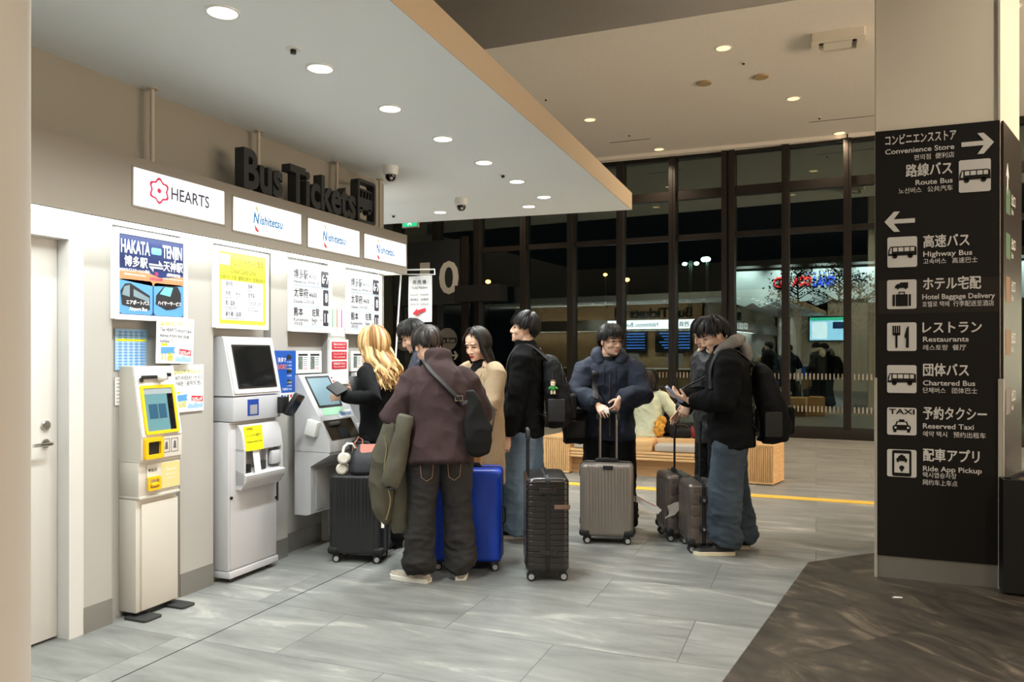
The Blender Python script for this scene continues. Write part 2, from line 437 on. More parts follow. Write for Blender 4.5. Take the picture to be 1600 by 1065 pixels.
mb = MB(); mb.bx(-14, 9, GY - 0.07, GY + 0.07, 4.21, 4.37); struct('trim_9', mb, M_BRONZE)
mb = MB(); mb.bx(-14, 9, GY - 0.05, GY + 0.05, 3.475, 3.575); struct('trim_10', mb, M_BRONZE)
for k, x in enumerate(mull):
    mb = MB()
    if abs(x + 1.43) < 0.01:
        mb.bx(x - 0.11, x - 0.02, GY - 0.16, GY + 0.07, 0.18, HALLZ); mb.bx(x + 0.02, x + 0.11, GY - 0.16, GY + 0.07, 0.18, HALLZ); mb.bx(x - 0.02, x + 0.02, GY - 0.1, GY + 0.07, 0.18, HALLZ)
    else:
        mb.bx(x - 0.06, x + 0.06, GY - 0.14, GY + 0.07, 0.18, HALLZ); mb.bx(x - 0.012, x + 0.012, GY - 0.15, GY - 0.13, 0.18, HALLZ)
    struct('trim_%d' % (11 + k), mb, M_BRONZE)
GLAZ = []
n = 0
for a, b in zip(mull[:-1], mull[1:]):
    n += 1
    mb = MB()
    for z0, z1 in ((0.185, 3.475), (3.575, 4.21), (4.37, 4.94)): mb.bx(a + 0.05, b - 0.05, GY - 0.006, GY + 0.006, z0, z1)
    w = struct('window_%d' % n, mb, M_GLASS)
    if a > -4:
        mb = MB(); mb.bx(a + 0.06, b - 0.06, GY - 0.009, GY - 0.0065, 0.99, 1.09); mb.bx(a + 0.06, b - 0.06, GY - 0.009, GY - 0.0065, 0.44, 0.54)
        part('frosted_stripe_band', mb, M_FROST, w)

# the glass front stands 2.2 degrees out of square with the ticket wall
FROT = Matrix.Translation((-0.5, GY, 0)) @ Matrix.Rotation(math.radians(-3.1), 4, 'Z') @ Matrix.Translation((0.5, -GY, 0))
for o in list(COL.objects):
    if o.get('kind') == 'structure' and (o.name.startswith('window_') or (o.name.startswith('trim_') and int(o.name[5:]) >= 7)):
        o.data.transform(FROT)
        for c in COL.objects:
            if c.parent == o: c.data.transform(FROT)
# ---- fixtures in canopy and hall ceiling
def downlight(x, y, z, r, face, label, group):
    t = thing('downlight', label, 'ceiling light', (x, y, z), None, group)
    mb = MB(); mb.rings([[V((x + q * math.cos(2 * PI * k / 32), y + q * math.sin(2 * PI * k / 32), zz)) for k in range(32)] for q, zz in ((r * 1.18, z), (r * 1.16, z - 0.006), (r * 1.0, z - 0.007), (r * 0.96, z - 0.001))], cap=False)
    part('trim_ring', mb, M_WHITE, t)
    mb = MB(); mb.cyl((x, y, z - 0.002), r * 0.98, 0.003, n=32); part('diffuser', mb, face, t)
ords = ['', '', '', 'first and nearest', 'second', 'third', 'fourth', 'fifth', 'sixth', 'last and farthest']
k = 0
for i, (x, y) in enumerate(CANOPY_LIGHTS):
    if y < 2.4: continue
    lab = 'white round canopy downlight, %s of the long row' % ords[i] if i < 10 else ['white round canopy downlight near the corner of the canopy', 'white round canopy downlight beyond the far dome camera', 'white round canopy downlight behind the ticket wall'][min(i - 10, 2)]
    downlight(x, y, CANZ, 0.062, M_LAMPFACE, lab, 'downlights under the canopy')
hl = ['warm hall downlight nearest the square air vent', 'warm hall downlight between the air vent and the glass wall', 'warm hall downlight close to the glass wall above the canopy corner', 'warm hall downlight close to the glass wall by the sign pillar', 'warm hall downlight closest to the tan canopy edge']
for i, (x, y) in enumerate(HALL_LIGHTS):
    downlight(x, y, HALLZ, 0.085, M_WARMFACE, hl[i] if i < 5 else 'warm hall downlight hidden behind pillar or canopy', 'downlights in the hall ceiling')
for i, (x, y) in enumerate([(-1.39, 10.53), (-0.67, 10.56)]):
    mb = MB(); mb.cyl((x, y, HALLZ - 0.01), 0.10, 0.022, n=32, bev=0.006)
    tag(obj('ceiling_disc', mb, mat('tan_disc', (176, 154, 116), 0.6)), ['round tan ceiling disc, left of the pair', 'round tan ceiling disc, right of the pair'][i], 'ceiling disc', 'tan discs in the hall ceiling')
for i, (x, y, z) in enumerate([(-0.84, 9.99, HALLZ), (-3.58, 10.39, HALLZ), (-2.88, 12.6, HALLZ), (0.05, 12.75, HALLZ), (-2.33, 3.05, CANZ), (-2.38, 5.83, CANZ), (-4.15, 7.11, CANZ)]):
    t = thing('sprinkler_head', ['tiny dark sprinkler head near the tan ceiling discs', 'tiny dark sprinkler head by the tan canopy edge', 'tiny dark sprinkler head above the canopy corner', 'tiny dark sprinkler head near the sign pillar', 'white sprinkler head between the nearest canopy downlights', 'white sprinkler head beside the far canopy downlights', 'tiny sprinkler head beyond the dark letters'][i], 'sprinkler', (x, y, z), None, 'sprinkler heads')
    mb = MB(); mb.cyl((x, y, z - 0.003), 0.035, 0.006, n=20); part('cover_plate', mb, M_WHITE if i > 3 else M_CEIL, t)
    mb = MB(); mb.cyl((x, y, z - 0.014), 0.014, 0.02, n=12); part('nozzle', mb, M_BLACK, t)
# ceiling air conditioner
t = thing('air_vent', 'square cream ceiling air conditioner cassette near the sign pillar', 'air conditioner', (0.23, 9.58, HALLZ), None)
fr = Fr((0.23, 9.58, HALLZ), (1, 0.0, 0), (0, -1, 0))
mb = MB(); mb.ringprism(fr, rrect(0.56, 0.46, 0.02), rrect(0.40, 0.30, 0.02), -0.002, 0.10); part('housing', mb, M_CREAM, t)
mb = MB(); mb.prism(fr, rrect(0.30, 0.22, 0.02), 0.02, 0.095); part('flap', mb, M_CREAM, t)
mb = MB(); mb.prism(fr, rrect(0.40, 0.30, 0.01), 0.0, 0.012); part('grille', mb, M_DGREY, t)
# dome cameras
for i, (x, y) in enumerate([(-3.09, 5.25), (-3.11, 6.58)]):
    t = thing('security_camera', ['white dome security camera above the black bus sign', 'white dome security camera farther along the canopy'][i], 'security camera', (x, y, CANZ), None, 'dome cameras under the canopy')
    mb = MB(); mb.lathe((x, y, CANZ), [(0.062, 0), (0.062, -0.035), (0.058, -0.06), (0.045, -0.068), (0.0, -0.068)], n=32); part('housing', mb, M_WHITE, t)
    mb = MB(); mb.lathe((x, y, CANZ - 0.062), [(0.042, 0), (0.042, -0.02), (0.034, -0.04), (0.02, -0.052), (0.0, -0.056)], n=28); d = part('dome', mb, M_BLACKGLOSS, t)
    mb = MB(); mb.ell((x + 0.018, y - 0.025, CANZ - 0.098), (0.014, 0.014, 0.014)); part('lens', mb, M_CHROME, d)

# ================================================================== TICKET WALL: lightboxes, letters, notices, machines
def LW(X): return Fr((X, 0, 0), (0, 1, 0), (0, 0, 1))       # drawing plane on the left wall: (Y, Z)
M_BOXLIGHT = mat('lightbox_face', (255, 255, 255), 0.4, emit=.6)
M_NAVYTXT = mat('lightbox_grey_violet_print', (60, 54, 84), 0.6)
M_PINK = mat('logo_pink', (216, 52, 92), 0.6)
M_BLUETXT = mat('logo_blue', (24, 122, 186), 0.6)
M_YEL = mat('logo_yellow', (214, 206, 70), 0.6)
M_RED = mat('print_red', (200, 40, 52), 0.6)
fr = LW(FXX)
boxes = [(2.929, 3.573, 2.184, 2.376), (3.648, 4.295, 2.164, 2.362), (4.372, 5.005, 2.158, 2.353), (5.076, 5.719, 2.164, 2.348)]
for i, (y0, y1, z0, z1) in enumerate(boxes):
    cy, cz = (y0 + y1) / 2, (z0 + z1) / 2
    t = thing('lightbox_sign', ['white lightbox with pink hexagon logo and HEARTS lettering', 'white lightbox with blue lettering, directly right of the HEARTS lightbox', 'white lightbox with blue lettering under the last black letters', 'white lightbox with blue lettering at the far end of the fascia'][i], 'lightbox sign', (FXX, cy, z0), None, 'lightboxes on the fascia')
    mb = MB(); mb.ringprism(fr.sub(cy, cz), rrect(y1 - y0 + 0.02, z1 - z0 + 0.02, 0.003, 1), rrect(y1 - y0, z1 - z0, 0.003, 1), 0, 0.003); part('frame', mb, M_FASCIA, t)
    mb = MB(); mb.prism(fr.sub(cy, cz), rrect(y1 - y0, z1 - z0, 0.003, 1), 0.0005, 0.002); part('face', mb, M_BOXLIGHT, t)
    if i == 0:
        c = fr.sub(3.094, 2.286)
        out, inn = [], []
        for k in range(72):
            a = 2 * PI * k / 72
            w = 0.062 * (1 + 0.13 * math.cos(6 * (a - PI / 2)))
            out.append((w * math.cos(a) * 1.0, w * math.sin(a))); inn.append((w * 0.80 * math.cos(a), w * 0.80 * math.sin(a)))
        mb = MB(); mb.ringprism(c, out, inn, 0.0022, 0.003); mb.prism(c, circle(0.013), 0.0022, 0.003); part('emblem', mb, M_PINK, t)
        tx = TX(); tx.add(fr, 3.175, 2.257, 'HEARTS', 0.092, 0.014, 0.278, off=0.0025); part('lettering', tx.mesh(), M_NAVYTXT, t)
    else:
        a = cy - 0.148
        tx = TX(); tx.add(fr, a, cz - 0.03, 'N', 0.096, 0.03, 0.055, off=0.0025, shear=0.18); tx.add(fr, a + 0.06, cz - 0.028, 'ishitetsu', 0.078, 0.024, 0.222, off=0.0025, shear=0.18)
        part('lettering', tx.mesh(), M_BLUETXT, t)
        mb = MB(); mb.prism(fr.sub(a + 0.03, cz + 0.065), [(-0.015, 0.02), (0.008, 0.0), (0.016, -0.03), (-0.004, -0.005)], 0.0022, 0.003); part('logo_arc', mb, M_YEL, t, label='yellow arc')
        mb = MB(); mb.prism(fr.sub(a + 0.03, cz - 0.06), [(-0.02, 0.022), (0.0, 0.005), (0.02, -0.012), (0.012, -0.026), (-0.012, -0.012)], 0.0022, 0.003); part('logo_arc', mb, M_RED, t, label='red arc')
# big black letters standing on the fascia
M_LET = mat('letter_black', (38, 40, 40), 0.6)
def letters(fr, a0, a1, z, size, name, lab, cat):
    t = thing(name, lab, cat, fr.p((a0 + a1) / 2, z, 0), None)
    me = text_mesh('Bus Tickets', 1.0, 0.03, 0)
    xs = [v.co.x for v in me.vertices]; w = max(xs) - min(xs); bpy.data.meshes.remove(me)
    sx = (a1 - a0) / w; pen = 0.0
    for ch_i, ch in enumerate('Bus Tickets'):
        if ch == ' ': continue
        pre = text_mesh('Bus Tickets'[:ch_i + 1], 1.0, 0.03, 0); xa = max(v.co.x for v in pre.vertices); bpy.data.meshes.remove(pre)
        g = text_mesh(ch, 1.0, 0.03, 0.15); gx1 = max(v.co.x for v in g.vertices)
        for v in g.vertices:
            v.co = fr.p(a0 + (v.co.x - gx1 + xa) * sx - min(xs) * 0, z + v.co.y * size, v.co.z / 0.15 * 0.035)
        part('letter_' + ch.lower(), g, M_LET, t)
    return t
fl_ = LW(-3.285)
letters(fl_, 3.765, 4.995, 2.455, 0.335, 'letter_sign', 'large free-standing black letters spelling Bus Tickets on the fascia', 'letter sign')
def bus_icon_frame(c, s, t_parent=None):
    pass
t = thing('pictogram_sign', 'black upright frame with bus pictogram after the large letters', 'pictogram sign', (-3.285, 5.16, 2.43), None)
c = fl_.sub(5.165, 2.605)
mb = MB(); mb.ringprism(c, rrect(0.255, 0.335, 0.03), rrect(0.205, 0.285, 0.02), -0.035, 0.035); part('frame', mb, M_LET, t)
mb = MB(); mb.prism(c, [(-0.102, 0.03), (-0.102, -0.06), (0.102, -0.06), (0.102, 0.03)], -0.03, 0.02)
mb.prism(c, [(-0.09, 0.10), (0.102, 0.10), (0.102, 0.085), (-0.075, 0.085), (-0.09, 0.03), (-0.102, 0.03)], -0.03, 0.02)
for k in range(5): mb.prism(c, [(-0.09 + 0.043 * k, 0.03), (-0.078 + 0.043 * k, 0.03), (-0.072 + 0.043 * k, 0.09), (-0.084 + 0.043 * k, 0.09)], -0.03, 0.02)
mb.cyl(c.p(-0.055, -0.065, -0.005), 0.024, 0.05, (1, 0, 0)); mb.cyl(c.p(0.06, -0.065, -0.005), 0.024, 0.05, (1, 0, 0)); part('bus_symbol', mb, M_LET, t)

# ---- framed posters in the upper part of each niche
M_NAVY = mat('poster_navy', (36, 50, 100), 0.35); M_SKY = mat('poster_sky_blue', (90, 150, 205), 0.4); M_ORANGE = mat('poster_sunset', (190, 130, 90), 0.5)
M_LIME = mat('poster_lime', (222, 228, 70), 0.4, vary=0.05, vscale=3); M_PALE = mat('poster_pale_grey', (216, 217, 224), 0.4); M_PWHITE = mat('poster_white', (240, 240, 240), 0.4)
M_CYAN = mat('poster_cyan', (110, 205, 235), 0.5); M_MAG = mat('poster_magenta', (230, 70, 170), 0.5); M_GLASSB = mat('poster_glass_grey', (120, 140, 150), 0.4); M_DARKBUS = mat('poster_dark_vehicle', (42, 42, 46), 0.4)
M_LBLUE = mat('poster_line_blue', (150, 190, 215), 0.5); M_TILEDARK = mat('poster_number_tile', (52, 50, 56), 0.5); M_GREEN = mat('print_green', (60, 160, 90), 0.5); M_ORG = mat('print_orange', (225, 120, 70), 0.5)
M_GREYTXT = mat('print_grey', (90, 90, 98), 0.6); M_BLUEPOST = mat('poster_royal_blue', (28, 82, 170), 0.4); M_BRIGHTYEL = mat('sticker_yellow', (242, 232, 20), 0.5); M_LGREEN = mat('print_light_green', (150, 215, 165), 0.5)
M_OLIVETXT = mat('print_olive_yellow', (196, 190, 40), 0.6)
def framed(name, lab, y0, y1, z0, z1, face, grp):
    cy, cz = (y0 + y1) / 2, (z0 + z1) / 2; t = thing(name, lab, 'poster', (-3.44, cy, z0), None, grp)
    fr = LW(-3.437)
    mb = MB(); mb.ringprism(fr.sub(cy, cz), rrect(y1 - y0, z1 - z0, 0.004, 1), rrect(y1 - y0 - 0.055, z1 - z0 - 0.055, 0.004, 1), -0.04, 0.0); part('frame', mb, M_WHITE, t)
    mb = MB(); mb.prism(fr.sub(cy, cz), rrect(y1 - y0 - 0.05, z1 - z0 - 0.05, 0.004, 1), -0.03, -0.006); part('sheet', mb, face, t)
    return t, Fr(fr.p(cy, cz, -0.006), fr.u, fr.v), y1 - y0 - 0.055, z1 - z0 - 0.055
def flat(fr, pts, m, t, name, d=0.0012, lab=None):
    mb = MB(); mb.prism(fr, pts, 0.0004, d); return part(name, mb, m, t, label=lab)
def rect(x0, x1, y0, y1, r=0.0):
    if r: return [(x + (x0 + x1) / 2, y + (y0 + y1) / 2) for x, y in rrect(x1 - x0, y1 - y0, r, 3)]
    return [(x0, y0), (x1, y0), (x1, y1), (x0, y1)]
G = 'framed posters above the machines'
# 1: Hakata - Tenjin
t, f, w, h = framed('poster', 'navy framed HAKATA TENJIN poster with a bus and a van', 3.01, 3.515, 1.612, 2.098, M_NAVY, G)
flat(f, [(-w/2, 0.02), (-0.06, 0.03), (0.05, 0.0), (w/2, 0.02), (w/2, -0.035), (0.0, -0.05), (-w/2, -0.03)], M_ORANGE, t, 'sunset_band')
tx = TX(); tx.add(f, -w/2 + 0.014, 0.118, 'HAKATA', 0.10, 0.022, 0.192); tx.add(f, 0.07, 0.118, 'TENJIN', 0.10, 0.022, 0.142)
tx.add(f, -0.19, 0.05, '博多駅', 0.062, 0.03, 0.155); tx.add(f, 0.075, 0.048, '天神駅', 0.062, 0.03, 0.145)
tx.add(f, -0.22, 0.018, '(HEARTSバスステーション博多)', 0.02, 0.02, 0.20); tx.add(f, -0.19, -0.002, 'HEARTS Bus Station Hakata', 0.013, 0.01, 0.14); tx.add(f, 0.10, 0.016, '(福岡市役所前)', 0.02, 0.02, 0.10); tx.add(f, 0.075, -0.004, 'In front of Fukuoka City Hall', 0.013, 0.01, 0.14)
tx.add(f, -0.18, -0.158, 'エアポートバス', 0.026, 0.03, 0.155, off=0.004); tx.add(f, -0.16, -0.192, 'Airport Bus', 0.028, 0.016, 0.12, off=0.004); tx.add(f, 0.035, -0.150, 'ハイヤーサービス', 0.026, 0.03, 0.17, off=0.004)
part('lettering', tx.mesh(), M_PWHITE, t, label='white lettering')
flat(f, [(-0.025, 0.075), (0.045, 0.075), (0.045, 0.098), (0.075, 0.066), (-0.025, 0.066)], M_PWHITE, t, 'arrow'); flat(f, [(0.075, 0.05), (0.005, 0.05), (0.005, 0.03), (-0.025, 0.06), (0.075, 0.06)], M_PWHITE, t, 'arrow')
flat(f, rect(-0.008, 0.062, 0.128, 0.165, 0.008), M_CYAN, t, 'bus_symbol')
tx = TX(); tx.add(f, 0.025, 0.012, '20', 0.026, 0.03, align='C'); tx.add(f, 0.025, -0.016, 'minutes', 0.028, 0.03, 0.09, align='C'); part('lettering', tx.mesh(), M_PINK, t, label='pink lettering')
flat(f, rect(-w/2 + 0.004, 0.0, -0.212, -0.025, 0.02), M_SKY, t, 'picture_panel'); flat(f, rect(0.008, w/2 - 0.002, -0.212, -0.03, 0.02), M_SKY, t, 'picture_panel')
flat(f, [(-0.205, -0.165), (-0.215, -0.09), (-0.185, -0.05), (-0.15, -0.045), (-0.02, -0.105), (-0.02, -0.185), (-0.05, -0.185), (-0.12, -0.18)], M_DARKBUS, t, 'bus_picture', 0.002)
flat(f, [(-0.205, -0.11), (-0.19, -0.065), (-0.155, -0.055), (-0.155, -0.12)], M_GLASSB, t, 'bus_windscreen', 0.0026); flat(f, [(-0.13, -0.075), (-0.025, -0.118), (-0.025, -0.14), (-0.13, -0.115)], M_GLASSB, t, 'bus_side_windows', 0.0026)
flat(f, [(0.02, -0.15), (0.025, -0.10), (0.06, -0.065), (0.085, -0.04), (0.18, -0.04), (0.205, -0.08), (0.205, -0.15), (0.16, -0.17), (0.10, -0.18)], M_DARKBUS, t, 'van_picture', 0.002)
flat(f, [(0.05, -0.09), (0.085, -0.048), (0.145, -0.048), (0.125, -0.1)], M_CYAN, t, 'van_windscreen', 0.0026)
# 2: credit card only
t, f, w, h = framed('poster', 'lime yellow framed Credit Card Only poster', 3.745, 4.238, 1.588, 2.096, M_LIME, G)
flat(f, rect(-w/2 + 0.02, w/2 - 0.025, -0.20, 0.05), M_PALE, t, 'white_field'); flat(f, rect(-0.205, -0.12, 0.145, 0.21), M_PWHITE, t, 'notice_box')
tx = TX(); tx.add(f, -0.115, 0.148, 'クレジットカード専用', 0.062, 0.004, 0.31); tx.add(f, -0.115, 0.10, 'Credit Card Only', 0.046, 0.0, 0.235); tx.add(f, -0.205, 0.058, '신용카드 전용  僅限信用卡  仅限信用卡', 0.03, 0.0, 0.42)
part('lettering', tx.mesh(), mat('print_brown', (120, 100, 50), 0.6), t)
tx = TX()
for (a, b, s, w_) in ((-0.16, 0.015, '湯布院', 0.065), (-0.16, -0.045, '別府', 0.045), (-0.07, -0.045, '大分', 0.045), (-0.16, -0.105, '黒川温泉', 0.085), (-0.16, -0.175, '高千穂・延岡', 0.14), (0.045, 0.012, '長崎', 0.045), (0.045, -0.045, '佐世保', 0.065), (0.045, -0.10, 'ハウステンボス', 0.145)):
    tx.add(f, a, b, s, 0.033, 0.012, w_)
for (a, b, s, w_) in ((-0.16, -0.005, 'Yufuin  유후인', 0.07), (-0.16, -0.064, 'Beppu 벳푸', 0.06), (-0.07, -0.064, 'Oita 오이타', 0.055), (-0.16, -0.125, 'Kurokawa Onsen', 0.1), (-0.16, -0.14, '쿠로카와 온천', 0.06), (-0.16, -0.193, 'Takachiho Nobeoka 다카치호', 0.17), (0.045, -0.006, 'Nagasaki 나가사키', 0.08), (0.045, -0.064, 'Sasebo 사세보', 0.065), (0.045, -0.12, 'Huis Ten Bosch', 0.07), (0.045, -0.138, '하우스텐보스 豪斯登堡', 0.1)):
    tx.add(f, a, b, s, 0.013, 0.004, w_)
part('lettering', tx.mesh(), mat('print_dark_violet', (70, 66, 78), 0.6), t)
# 3, 4: fares
for i, (y0, y1) in enumerate(((4.475, 4.968), (5.195, 5.692))):
    t, f, w, h = framed('poster', ['white framed fare poster with 6·7, 8 and 11, left of the red labels', 'white framed fare poster with 6·7, 8 and 11, above the blonde woman'][i], y0, y1, 1.586, 2.09, M_PALE, G)
    for b in (0.215, 0.082, -0.068, -0.215): flat(f, rect(-w/2 + 0.005, w/2 - 0.005, b - 0.002, b + 0.002), M_LBLUE, t, 'rule_line')
    for b, s, a0 in ((0.148, '6·7', 0.115), (0.01, '8', 0.14), (-0.142, '11', 0.14)):
        flat(f, rect(a0, w/2 - 0.012, b - 0.06, b + 0.06, 0.008), M_TILEDARK, t, 'number_tile')
    tx = TX()
    for b, s, a0, q in ((0.148, '6·7', 0.165, 0.085), (0.01, '8', 0.177, 0.03), (-0.142, '11', 0.177, 0.045)): tx.add(f, a0, b - 0.032, s, 0.095, 0.015, q, 'C', off=0.003)
    part('lettering', tx.mesh(), M_PWHITE, t, label='white numerals')
    tx = TX(); tx.add(f, -0.21, 0.135, '博多駅', 0.075, 0.008, 0.165); tx.add(f, -0.035, 0.14, '¥310', 0.05, 0.0, 0.09); tx.add(f, -0.21, 0.098, 'Hakata Sta. 하카타 역', 0.028, 0.0, 0.29)
    tx.add(f, -0.21, 0.0, '太宰府', 0.075, 0.015, 0.165); tx.add(f, -0.035, 0.005, '¥600', 0.05, 0.006, 0.095); tx.add(f, -0.21, -0.045, 'Dazaifu 다자이후', 0.032, 0.002, 0.24)
    tx.add(f, -0.21, -0.135, '熊本', 0.07, 0.015, 0.105); tx.add(f, 0.0, -0.13, '佐賀', 0.065, 0.015, 0.09); tx.add(f, -0.21, -0.175, 'Kumamoto', 0.034, 0.002, 0.165); tx.add(f, 0.0, -0.172, 'Saga', 0.034, 0.002, 0.065); tx.add(f, -0.21, -0.205, '구마모토', 0.03, 0.002, 0.10); tx.add(f, 0.0, -0.205, '사가', 0.03, 0.002, 0.05)
    for b in (0.02, -0.13): tx.add(f, 0.09, b, 'のりば', 0.018, 0.0, 0.045); tx.add(f, 0.095, b - 0.035, 'Gate', 0.02, 0.0, 0.035)
    part('lettering', tx.mesh(), M_INK, t)
# ---- loose notices
def notice(name, lab, fr, y0, y1, z0, z1, face, cat='notice', tilt=0.0, grp=None, th=0.003):
    cy, cz = (y0 + y1) / 2, (z0 + z1) / 2
    t = thing(name, lab, cat, fr.p(cy, z0), None, grp)
    c = Fr(fr.p(cy, cz), fr.u * math.cos(tilt) + fr.v * math.sin(tilt), fr.v * math.cos(tilt) - fr.u * math.sin(tilt))
    mb = MB(); mb.prism(c, rrect(y1 - y0, z1 - z0, 0.004, 2), 0.0, th); part('sheet', mb, face, t)
    return t, Fr(c.p(0, 0, th), c.u, c.v)
def hearts_flyer(t, f, head, lines, big):
    tx = TX(); tx.add(f, -0.115, 0.085, head, 0.03, 0.012, 0.235); tx.add(f, -0.10, -0.112, big, 0.05, 0.02, 0.085); part('lettering', tx.mesh(), M_OLIVETXT, t, label='yellow lettering')
    tx = TX()
    for k, s in enumerate(lines): tx.add(f, -0.115, 0.05 - 0.032 * k, s, 0.03, 0.004, min(.235, .012 * len(s) * (1.4 if ord(s[-2]) > 0x2000 else .9)))
    part('lettering', tx.mesh(), M_NAVYTXT, t, label='dark lettering')
    flat(f, [(-0.105, -0.04), (0.0, -0.035), (-0.01, -0.055), (0.0, -0.072), (-0.105, -0.078)], M_SKY, t, 'ribbon'); flat(f, rect(-0.105, -0.06, -0.032, -0.018), M_BRIGHTYEL, t, 'ribbon')
    flat(f, [(0.03, -0.045), (0.12, -0.052), (0.12, -0.085), (0.03, -0.078)], M_RED, t, 'price_flash'); tx = TX(); tx.add(f, 0.034, -0.078, '50%off', 0.03, 0.01, 0.08); part('lettering', tx.mesh(), M_PWHITE, t, label='white lettering')
    flat(f, [(0.0, -0.12), (0.0, -0.10), (0.02, -0.09), (0.04, -0.1), (0.06, -0.085), (0.09, -0.1), (0.12, -0.09), (0.12, -0.12)], mat('print_pale_blue', (150, 185, 225), 0.6), t, 'skyline')
t, f = notice('flyer', 'white airport bus flyer overlapping the navy poster', LW(-3.43), 3.275, 3.55, 1.372, 1.635, M_PAPER, tilt=-0.03, grp='taped airport bus flyers')
hearts_flyer(t, f, '✈HEARTSエアポートバス', ['The HEARTS Airport Bus', 'leaves from bus stop', 'number 11.'], '11番')
t, f = notice('flyer', 'white Korean airport bus flyer behind the slim ticket machine', LW(-3.462), 3.41, 3.665, 1.086, 1.364, M_PAPER, tilt=0.0, grp='taped airport bus flyers')
hearts_flyer(t, f, '✈HEARTS 에어포트 버스', ['HEARTS 에어포트버스 11번 게이트', '(한국판 / 원칙적 행)'], '₩600')
t, f = notice('timetable', 'pale blue bus timetable above the slim ticket machine', LW(-3.525), 3.085, 3.30, 1.34, 1.565, mat('timetable_blue', (150, 190, 225), 0.5), cat='timetable')
for k in range(12):
    flat(f, rect(-0.10, 0.10, 0.085 - 0.016 * k, 0.087 - 0.016 * k), M_PWHITE, t, 'rule_line')
flat(f, rect(-0.10, 0.10, 0.045, 0.058), M_BRIGHTYEL, t, 'heading_band')
for k in range(5): flat(f, rect(-0.085 + 0.036 * k, -0.065 + 0.036 * k, -0.10, 0.1), mat('timetable_deep_blue', (95, 150, 205), 0.5), t, 'column_band', 0.0008)
t, f = notice('handwritten_slip', 'curled white handwritten slip taped beside the slim machine', LW(-3.525), 3.085, 3.145, 1.15, 1.30, M_PAPER)
for k in range(7): flat(f, rect(-0.022, 0.018, 0.06 - 0.02 * k, 0.063 - 0.02 * k), M_GREYTXT, t, 'ink_line')
t, f = notice('poster', 'royal blue payment poster behind the card reader', LW(-3.468), 4.262, 4.565, 1.155, 1.45, M_BLUEPOST, cat='poster')
tx = TX(); tx.add(f, -0.05, 0.07, '決済で', 0.035, 0.02, 0.09); tx.add(f, 0.0, -0.13, '交通系IC', 0.02, 0.01, 0.06)
for k in range(9): tx.add(f, 0.048, 0.062 - 0.024 * k, 'タッチ決済対応', 0.014, 0.005, 0.055) if k not in (3, 5) else None
part('lettering', tx.mesh(), M_PWHITE, t, label='white lettering')
tx = TX(); tx.add(f, -0.06, 0.02, 'もOK!', 0.045, 0.03, 0.10); part('lettering', tx.mesh(), M_ORG, t, label='orange lettering')
for b in (0.1, 0.005, -0.075): flat(f, [(0.05, b - 0.018), (0.05, b + 0.012), (0.07, b + 0.022), (0.10, b + 0.008), (0.10, b - 0.012)], M_DARKBUS, t, 'bus_picture')
t, f = notice('payment_sticker', 'white strip of card logos under the royal blue poster', LW(-3.468), 4.35, 4.565, 1.085, 1.153, M_PAPER, cat='sticker')
for k, m in enumerate((M_RED, M_NAVY, M_SKY, M_GREYTXT, M_RED, M_NAVY)): flat(f, rect(-0.09 + 0.033 * k, -0.07 + 0.033 * k, 0.0, 0.022, 0.003), m, t, 'card_logo')
for i, (dy, lab) in enumerate(((0, 'white info panel with two photos above the console left of the woman'), (0.72, 'white info panel with two photos behind the blonde woman'))):
    t, f = notice('notice_board', lab, LW(-3.52), 4.60 + dy, 4.925 + dy, 1.285, 1.45, M_WHITE, cat='info panel', grp='info panels above consoles', th=0.02)
    for a in (-0.13, 0.015):
        flat(f, rect(a, a + 0.12, -0.065, 0.065), M_PWHITE, t, 'card'); flat(f, rect(a + 0.005, a + 0.055, -0.055, 0.04), mat('photo_mix', (110, 120, 110), 0.5, vary=0.6, vscale=70), t, 'photo', 0.002); flat(f, rect(a + 0.005, a + 0.115, 0.045, 0.06), M_DARKBUS, t, 'heading_band', 0.002)
        for k in range(5): flat(f, rect(a + 0.062, a + 0.11, 0.03 - 0.014 * k, 0.034 - 0.014 * k), M_GREYTXT, t, 'ink_line', 0.002)
        for k in range(2): flat(f, rect(a + 0.062, a + 0.11, -0.045 - 0.01 * k, -0.042 - 0.01 * k), M_RED, t, 'ink_line', 0.002)
t, f = notice('notice_holder', 'white plastic holder carrying three red labels', LW(WX), 4.955, 5.205, 1.19, 1.54, M_WHITE, cat='notice holder', th=0.022)
for k in range(3):
    b = 0.125 - 0.075 * k
    q = flat(f, rect(-0.10, 0.10, b - 0.03, b + 0.03, 0.005), M_RED, t, 'red_label', 0.0022); tx = TX(); tx.add(f, 0, b + 0.004, ['現金のみのお支払いです', 'クレジットカード', '領収書は発行できません'][k], 0.02, 0.01, 0.16, 'C', off=0.0035); tx.add(f, 0, b - 0.017, 'Please use this machine', 0.016, 0.006, 0.15, 'C', off=0.0035); part('lettering', tx.mesh(), M_PWHITE, q)
t, f = notice('notice', 'white price ladder notice with green, orange and magenta columns', LW(WX), 4.985, 5.187, 1.63, 1.835, M_PAPER)
for a, m in ((-0.08, M_GREEN), (-0.015, M_ORG), (0.045, M_MAG)):
    flat(f, rect(a, a + 0.014, -0.10, 0.04), m, t, 'colour_column'); flat(f, rect(a + 0.004, a + 0.01, 0.04, 0.095), m, t, 'colour_column')
    for k in range(9): flat(f, rect(a + 0.016, a + 0.05, -0.095 + 0.015 * k, -0.092 + 0.015 * k), m, t, 'rule_line')
t, f = notice('notice', 'small white map slip under the price ladder', LW(WX), 5.0, 5.18, 1.565, 1.628, M_PAPER, tilt=-0.02)
tx = TX()
for k in range(3): tx.add(f, 0.0, 0.012 - 0.016 * k, ['ご案内 Guide', 'のりば案内図', 'Map'][k], 0.014, 0, 0.10 - 0.03 * k, 'C')
